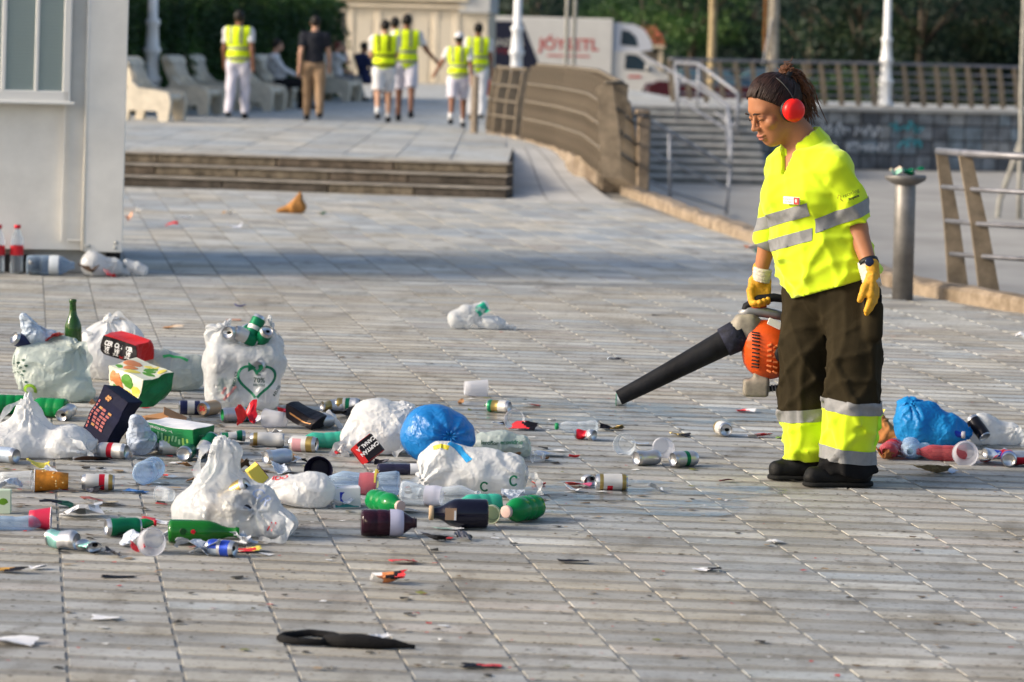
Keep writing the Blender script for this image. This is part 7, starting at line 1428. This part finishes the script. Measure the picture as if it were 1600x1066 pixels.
# ------------------------------------------------------------------ loose scraps
SC = [  # u, v, (w,d), materials, label, cat, height
 (630, 880, (.1, .06), [PRED], 'flat red scrap lying in front below the cola bottle', 'scrap', .2), (606, 912, (.12, .08), [CWT, CORG, CBLK, PRED], 'crumpled multicoloured wrapper in the foreground', 'wrapper', .5),
 (752, 1043, (.12, .05), [CBLK, PRED], 'black and red scrap near the lower edge', 'scrap', .15), (20, 1006, (.14, .08), [CWT], 'flat white cup lid at the lower left edge', 'scrap', .2),
 (10, 894, (.14, .06), [M('paper_ochre', (.40, .22, .05), .8), CBLK], 'ochre brown paper at the left edge of the foreground', 'scrap', .3), (60, 890, (.06, .04), [CWT], 'small white paper left in the foreground', 'scrap', .4),
 (165, 968, (.09, .04), [CWT], 'thin white paper slip in the left foreground', 'scrap', .2), (185, 903, (.12, .03), [CBLK], 'dark thin stick-like scrap in the left foreground', 'scrap', .2),
 (1105, 892, (.1, .05), [CWT, CBLK], 'white and black paper slip in the right foreground', 'scrap', .2), (895, 879, (.11, .04), [CBLK], 'dark flattened scrap in the centre foreground', 'scrap', .2),
 (842, 759, (.06, .03), [PRED], 'small red cap-like scrap right of the long puffed bag', 'scrap', .5), (905, 761, (.11, .06), [PRED, M('wrap_pink2', (.55, .10, .20), .4)], 'pink red flattened wrapper left of the gold rimmed can', 'wrapper', .3),
 (818, 672, (.13, .07), [PRED, CBLK], 'red and black crushed wrapper above the rolled white bag', 'wrapper', .5), (800, 716, (.08, .05), [CKR], 'brown scrap right of the rolled white bag', 'scrap', .6), (858, 712, (.12, .05), [CPB, CWH], 'pale blue strip of foil right of the small clear cup', 'foil', .3),
 (1188, 684, (.13, .06), [CWT, PRED, CWT], 'white and red wrapper left of the cleaner boots', 'wrapper', .4), (1166, 644, (.1, .05), [PRED, CWT], 'red and white scrap under the blower', 'wrapper', .3), (1063, 681, (.1, .05), [CGD, CBLK], 'gold flattened wrapper behind the right cup', 'wrapper', .3),
 (955, 672, (.12, .07), [CBLK, CGD], 'black and gold wrapper right of the clear bottle', 'wrapper', .4), (1000, 695, (.08, .04), [CPB], 'pale blue scrap between the two cups', 'scrap', .3), (1222, 686, (.06, .04), [M('scrap_lime', (.3, .5, .1), .5)], 'lime scrap just left of the cleaner trouser', 'scrap', .4),
 (897, 716, (.05, .03), [PRED], 'tiny red scrap right of the pale foil strip', 'scrap', .5), (1136, 753, (.06, .04), [M('scrap_maroon', (.12, .02, .02), .6)], 'dark red scrap left of the cleaner boot', 'scrap', .3), (830, 636, (.1, .05), [CWH, PRED], 'white and red flattened can scrap behind the clear cup', 'scrap', .3),
 (780, 665, (.07, .04), [CPB, CBLK], 'dark foil bit left of the clear cup', 'foil', .4), (960, 562, (.08, .04), [CPB, CNAV], 'small blue and white scrap on the open paving', 'scrap', .3), (375, 480, (.07, .05), [M('scrap_blue', (.02, .03, .30), .5)], 'small blue scrap above the tall carrier bag', 'scrap', .4),
 (270, 514, (.13, .07), [CKR, M('paper_cream', (.60, .48, .36), .8)], 'brown and cream paper left of the tall carrier bag', 'paper', .3), (365, 501, (.1, .03), [M('paper_salmon', (.50, .28, .20), .8)], 'salmon paper strip behind the tall carrier bag', 'paper', .2),
 (268, 355, (.12, .08), [M('scrap_scarlet', (.70, .02, .015), .4)], 'bright red packet on the far paving by the cabin', 'packet', .6), (201, 345, (.08, .08), [M('paper_peach', (.55, .30, .20), .8)], 'peach paper ball beside the cabin corner', 'paper', 1.0), (216, 331, (.06, .05), [CWT], 'white bit nearest the cabin on the far paving', 'scrap', .8),
 (292, 343, (.1, .06), [CWT], 'white paper between the red packet and the tan scrap', 'paper', .6), (355, 336, (.12, .07), [M('paper_tan', (.45, .27, .13), .8), CWT], 'tan and white paper on the far paving', 'paper', .6), (367, 357, (.14, .08), [M('bag_pale', (.60, .63, .72), .4, trl=.3)], 'pale lilac plastic piece on the far paving', 'plastic', .7),
 (500, 336, (.14, .07), [CWT, CGN], 'white paper right of the brown paper bag', 'paper', .5), (1175, 400, (.14, .12), [M('paper_rust', (.42, .14, .06), .8), CWT, M('scrap_teal', (.10, .40, .35), .5)], 'rust, white and teal litter at the kerb behind the cleaner', 'litter', 1.0),
 (640, 800, (.06, .04), [CWT], 'white bit under the long puffed bag', 'scrap', .3), (700, 827, (.11, .05), [M('scrap_mint', (.35, .52, .44), .5), CWT], 'mint paper slip before the near-black bottle', 'paper', .2), (465, 724, (.09, .06), [M('paper_sand', (.48, .27, .13), .8), CWT, CBLK], 'sandy crumpled paper right of the pale silver can', 'paper', .6),
 (385, 668, (.1, .09), [PRED, M('wrap_cherry', (.50, .01, .02), .35)], 'red crushed wrapper standing before the tall carrier bag', 'wrapper', 1.3), (400, 662, (.07, .05), [CBL, CWT], 'blue and white bit beside the red standing wrapper', 'wrapper', .7), (380, 735, (.06, .05), [M('scrap_brown', (.07, .045, .03), .9)], 'dark brown lump behind the peaked bag', 'scrap', 1.0), (395, 752, (.1, .07), [M('wrap_lilac', (.45, .45, .65), .4), CNV], 'lilac and blue crumpled cup behind the peaked bag', 'wrapper', .6),
 (455, 762, (.12, .06), [PRED, CWT], 'red lettered wrapper behind the small puffed bag', 'wrapper', .4), (90, 793, (.13, .07), [CBLK, M('scrap_dark_green', (.01, .08, .04), .5)], 'dark green and black scrap behind the green can', 'scrap', .4), (128, 808, (.15, .1), [CWT, M('paper_grey', (.40, .40, .40), .8), CWT], 'crumpled gray white tissue between the cans at left', 'tissue', .5),
 (155, 788, (.14, .08), [M('wrap_brick', (.30, .08, .06), .6), M('paper_khaki', (.40, .35, .26), .8)], 'brick red and khaki wrapper behind the tissue', 'wrapper', .3), (212, 771, (.09, .05), [M('scrap_azure', (.05, .16, .42), .4)], 'blue plastic strip left of the peaked bag', 'plastic', .3), (242, 818, (.1, .06), [PRED, CWT], 'red and white scrap right of the green can', 'scrap', .3),
 (380, 862, (.13, .06), [M('paper_crumb', (.50, .40, .28), .8), PRED, CYE], 'food scraps beside the slim blue can', 'food', .25), (312, 858, (.07, .04), [M('wrap_rose2', (.55, .20, .20), .5), CWT], 'pink slip left of the slim blue can', 'scrap', .3), (60, 735, (.1, .06), [CYE], 'yellow packet between the white bag and the navy carton', 'packet', .7),
 (145, 722, (.16, .06), [M('scrap_bark', (.06, .03, .02), .8), CBLK], 'dark brown broken piece between white bag and white red can', 'scrap', .4), (360, 714, (.08, .05), [CKR], 'brown paper piece left of the white can with crosses', 'paper', .5), (720, 632, (.03, .03), [CKR], 'cork-brown bit behind the blue rubbish bag', 'scrap', .8), (1030, 494, (.1, .02), [CBLK], 'thin dark stick on the paving left of the blower', 'stick', .3),
 (215, 862, (.05, .04), [PRED], 'red bottle top beside the frosted front cup', 'bottle top', .8), (1596, 532, (.08, .06), [CWT], 'white paper at the right edge of the open paving', 'paper', .8), (60, 700, (.06, .04), [CWT], 'white bit beside the white bag at left', 'scrap', .4)]
for k, (u, v, sz, m_, lab, cat, hh) in enumerate(SC): crumple(u, v, sz, m_, lab, cat, 200 + k, hh, n=9, name='litter_' + cat.replace(' ', '_'), yaw=random.uniform(-.35, .35))
simQ = sim_bag(lambda P: sm(.03, el(P, (.03, 0, .05), (.07, .06, .06)), rc(P, (.03, 0, .07), (.045, 0, .15), .05, .012), rc(P, (0, 0, .04), (-.12, 0, .015), .045, .012)), (-.2, -.12, -.01), (.16, .12, .2), 19, foci=[(.04, 0, .13, 'y', 7, .008, .08)], cr=.008, wl=.08)
bag_obj('paper_bag', simQ, M('paper_caramel', (.36, .17, .05), .85), up(459, 333), .1, 'brown paper bag lying alone near the stone steps', 'paper bag', scale=1.25)
bag_obj('paper_bag', simQ, M('paper_orange'), up(1388, 692), 2.6, 'orange brown paper bag beside the cleaner boot', 'paper bag', scale=.8)
# crumpled litter in the bollard dish
pbo = gnd(1410, 468) + Vector((0, 0, .85)); can(0, 0, 20, [(1, CGN)], 'green crushed can in the bollard dish', pos=pbo + Vector((.01, 0, .04)), dent=.6, seed=21, L=.1, end='lid', group=None)
crumple(0, 0, (.1, .08), [M('scrap_mint2', (.30, .55, .40), .5), M('paper_cream2', (.60, .50, .40), .7)], 'pale green paper at the left of the bollard dish', 'paper', 72, .8, pos=pbo + Vector((-.07, -.03, .008)), name='litter_paper'); crumple(0, 0, (.1, .08), [CGN, M('scrap_mint2')], 'green paper at the right of the bollard dish', 'paper', 73, .8, pos=pbo + Vector((.075, -.02, .008)), name='litter_paper')
# black strap in the foreground
sp0 = gnd(535, 1006); stp = empty('black_strap', sp0, 0, 'black looped strap lying flat in the foreground', 'strap'); SB = M('strap_black', (.003, .003, .004), .9, bump=(60, .3))
MB().tube([(-.18, 0, .012), (-.17, .05, .01), (-.1, .09, .012), (-.03, .06, .012), (.0, .0, .014), (-.06, -.05, .012), (-.14, -.04, .012), (-.18, 0, .012)], .011, 7).build('loop', SB, stp, True)
MB().tube([(-.05, -.03, .014), (.02, -.05, .018), (.09, -.06, .016), (.15, -.055, .014), (.19, -.06, .01), (.21, -.06, .008)], [.016, .02, .018, .014, .007, .006], 8).build('tail', SB, stp, True)
MB().tube([(-.02, .02, .012), (.05, -.01, .016), (.11, -.03, .016)], [.012, .016, .012], 7).build('pouch', SB, stp, True); crumple(0, 0, (.07, .04), [CWT], 'white tag lying on the black strap', 'tag', 74, .3, pos=sp0 + Vector((.11, -.01, .018)), name='litter_tag')
# small scraps lying about, each beside a larger thing
ANC = [('the navy carton', 170, 706), ('the green tray', 283, 716), ('the peaked white bag', 366, 838), ('the orange paper cup', 80, 769), ('the white can with crosses', 417, 700), ('the creased white bag', 588, 712), ('the tied blue bag', 683, 728), ('the long puffed bag', 738, 780), ('the green glass bottle', 315, 853), ('the small puffed bag', 470, 795), ('the frosted front cup', 238, 866), ('the cola bottle lying in front', 608, 842), ('the near-black bottle', 716, 829), ('the fat greenish bag', 80, 630), ('the pointed white bag at left', 62, 722), ('the rolled white bag', 783, 718), ('the teal bottle', 503, 706), ('the black carton', 492, 674), ('the dark navy cup', 498, 757), ('the star-based blue bottle', 236, 755), ('the pale silver can', 433, 727), ('the tall carrier bag', 377, 642), ('the gold rimmed can', 955, 768), ('the green can with silver base', 192, 840)]
KIN = [('plastic_scrap', 'clear plastic scrap', 'plastic', [M('film_clear', (.6, .66, .75), .2, clear=.45, crinkle=.7)], (.07, .13), .7), ('tissue_scrap', 'white tissue scrap', 'tissue', [CWT], (.04, .08), .6), ('wrapper_scrap', 'dark torn wrapper', 'wrapper', [CBLK, M('wrap_grey')], (.05, .1), .5), ('cardboard_scrap', 'torn brown cardboard bit', 'cardboard', [CKR], (.05, .09), .5), ('wrapper_scrap', 'torn red wrapper', 'wrapper', [PRED], (.03, .06), .5)]
rs = random.Random(91); SID = [('just left of', -62, 2), ('just right of', 66, 2), ('in front of', 6, 16), ('close behind', -4, -26)]; used = set()
for k in range(56):
    a_ = ANC[k % len(ANC)]; kn = KIN[rs.choice([0, 0, 0, 1, 1, 2, 2, 3, 3, 4])]; sd_ = rs.choice(SID[:3] if k % 3 else SID)
    if (a_[0], sd_[0]) in used: continue
    used.add((a_[0], sd_[0])); s1 = rs.uniform(*kn[4]); u_, v_ = a_[1] + sd_[1] + rs.uniform(-6, 6), a_[2] + sd_[2] + rs.uniform(-3, 3)
    if u_ > 3: crumple(u_, v_, (s1, s1 * .7), kn[3], 'small %s %s %s' % (kn[1], sd_[0], a_[0]), kn[2], 500 + k, kn[5], n=8, name=kn[0])
# ------------------------------------------------------------------ grit, flakes and leaves nobody could count
rg = np.random.default_rng(77); V = []; F = []; MI = []
def flake(x, y, s, m_):
    n_ = rg.integers(4, 7); a0 = rg.uniform(0, 6.28); k0 = len(V); el_ = rg.uniform(.35, 1)
    for q in range(n_):
        a = a0 + 6.28 * q / n_; rr = s * rg.uniform(.5, 1.2); V.append((x + rr * math.cos(a), y + rr * math.sin(a) * el_, .003 + abs(rg.normal(0, s * .12))))
    F.append(tuple(range(k0, k0 + n_))); MI.append(m_)
for k in range(2600):
    v_ = 470 + 600 * rg.random() ** .8; u_ = rg.uniform(-20, 1620)
    heap = rg.random() < .6
    if heap: u_ = abs(rg.normal(380, 330)); v_ = np.clip(rg.normal(735, 75), 560, 1060)
    p = gnd(u_, v_)
    if p.x > 3 or not inside_prom(p): continue
    flake(p.x, p.y, rg.uniform(.004, .011) if rg.random() < .8 else rg.uniform(.012, .034 if heap else .02), int(rg.choice(6, p=[.36, .25, .13, .13, .08, .05])))
tag(mk('litter_flakes', V, F, [M('flake_dark', (.03, .028, .025), .9), M('flake_brown', (.11, .075, .045), .9), M('flake_tan', (.30, .22, .14), .9), M('flake_white', (.6, .6, .6), .8), M('flake_red', (.4, .03, .03), .7), M('flake_olive', (.16, .17, .05), .9)], mi=MI), 'scattered small flakes of dirt, paper and leaf on the paving', 'litter', kind='stuff')
# ------------------------------------------------------------------ wet streaks on the paving
def wet_mat():
    m = bpy.data.materials.new('wet_film'); m.use_nodes = True; n = m.node_tree; L = n.links; g = n.nodes.new('ShaderNodeNewGeometry'); mp = n.nodes.new('ShaderNodeMapping'); mp.inputs['Scale'].default_value = (2.2, 6, 1); L.new(g.outputs['Position'], mp.inputs['Vector'])
    t = n.nodes.new('ShaderNodeTexNoise'); t.inputs['Scale'].default_value = 1.6; t.inputs['Detail'].default_value = 7; t.inputs['Roughness'].default_value = .7; L.new(mp.outputs[0], t.inputs['Vector']); r = n.nodes.new('ShaderNodeValToRGB'); r.color_ramp.elements[0].position = .44; r.color_ramp.elements[1].position = .58; r.color_ramp.elements[1].color = (.5, .5, .5, 1); r.color_ramp.elements[0].color = (0, 0, 0, 1); L.new(t.outputs['Fac'], r.inputs['Fac'])
    gl = n.nodes.new('ShaderNodeBsdfGlossy'); gl.inputs['Roughness'].default_value = .22; gl.inputs['Color'].default_value = (.9, .92, .95, 1); tp = n.nodes.new('ShaderNodeBsdfTransparent'); tp.inputs['Color'].default_value = (.97, .97, .97, 1); mx = n.nodes.new('ShaderNodeMixShader'); L.new(r.outputs['Color'], mx.inputs[0]); L.new(tp.outputs[0], mx.inputs[1]); L.new(gl.outputs[0], mx.inputs[2]); L.new(mx.outputs[0], n.nodes['Material Output'].inputs['Surface']); return m
WET = wet_mat()
for k, (ua, ub, va, vb) in enumerate(((440, 1240, 626, 668), (760, 1230, 752, 778), (820, 1170, 776, 806))):
    n_ = 24; V = []
    for q in range(n_): t = q / (n_ - 1); V.append(gnd(ua + (ub - ua) * t, va + 6 * math.sin(t * 9 + k) + 14 * (2 * t - 1) ** 4, .0035))
    for q in range(n_): t = q / (n_ - 1); V.append(gnd(ua + (ub - ua) * t, vb + 5 * math.sin(t * 7 + k) - 14 * (2 * t - 1) ** 4, .0035))
    tag(mk('wet_patch', V, [(q, q + 1, q + 1 + n_, q + n_)[::-1] for q in range(n_ - 1)], WET), kind='structure')
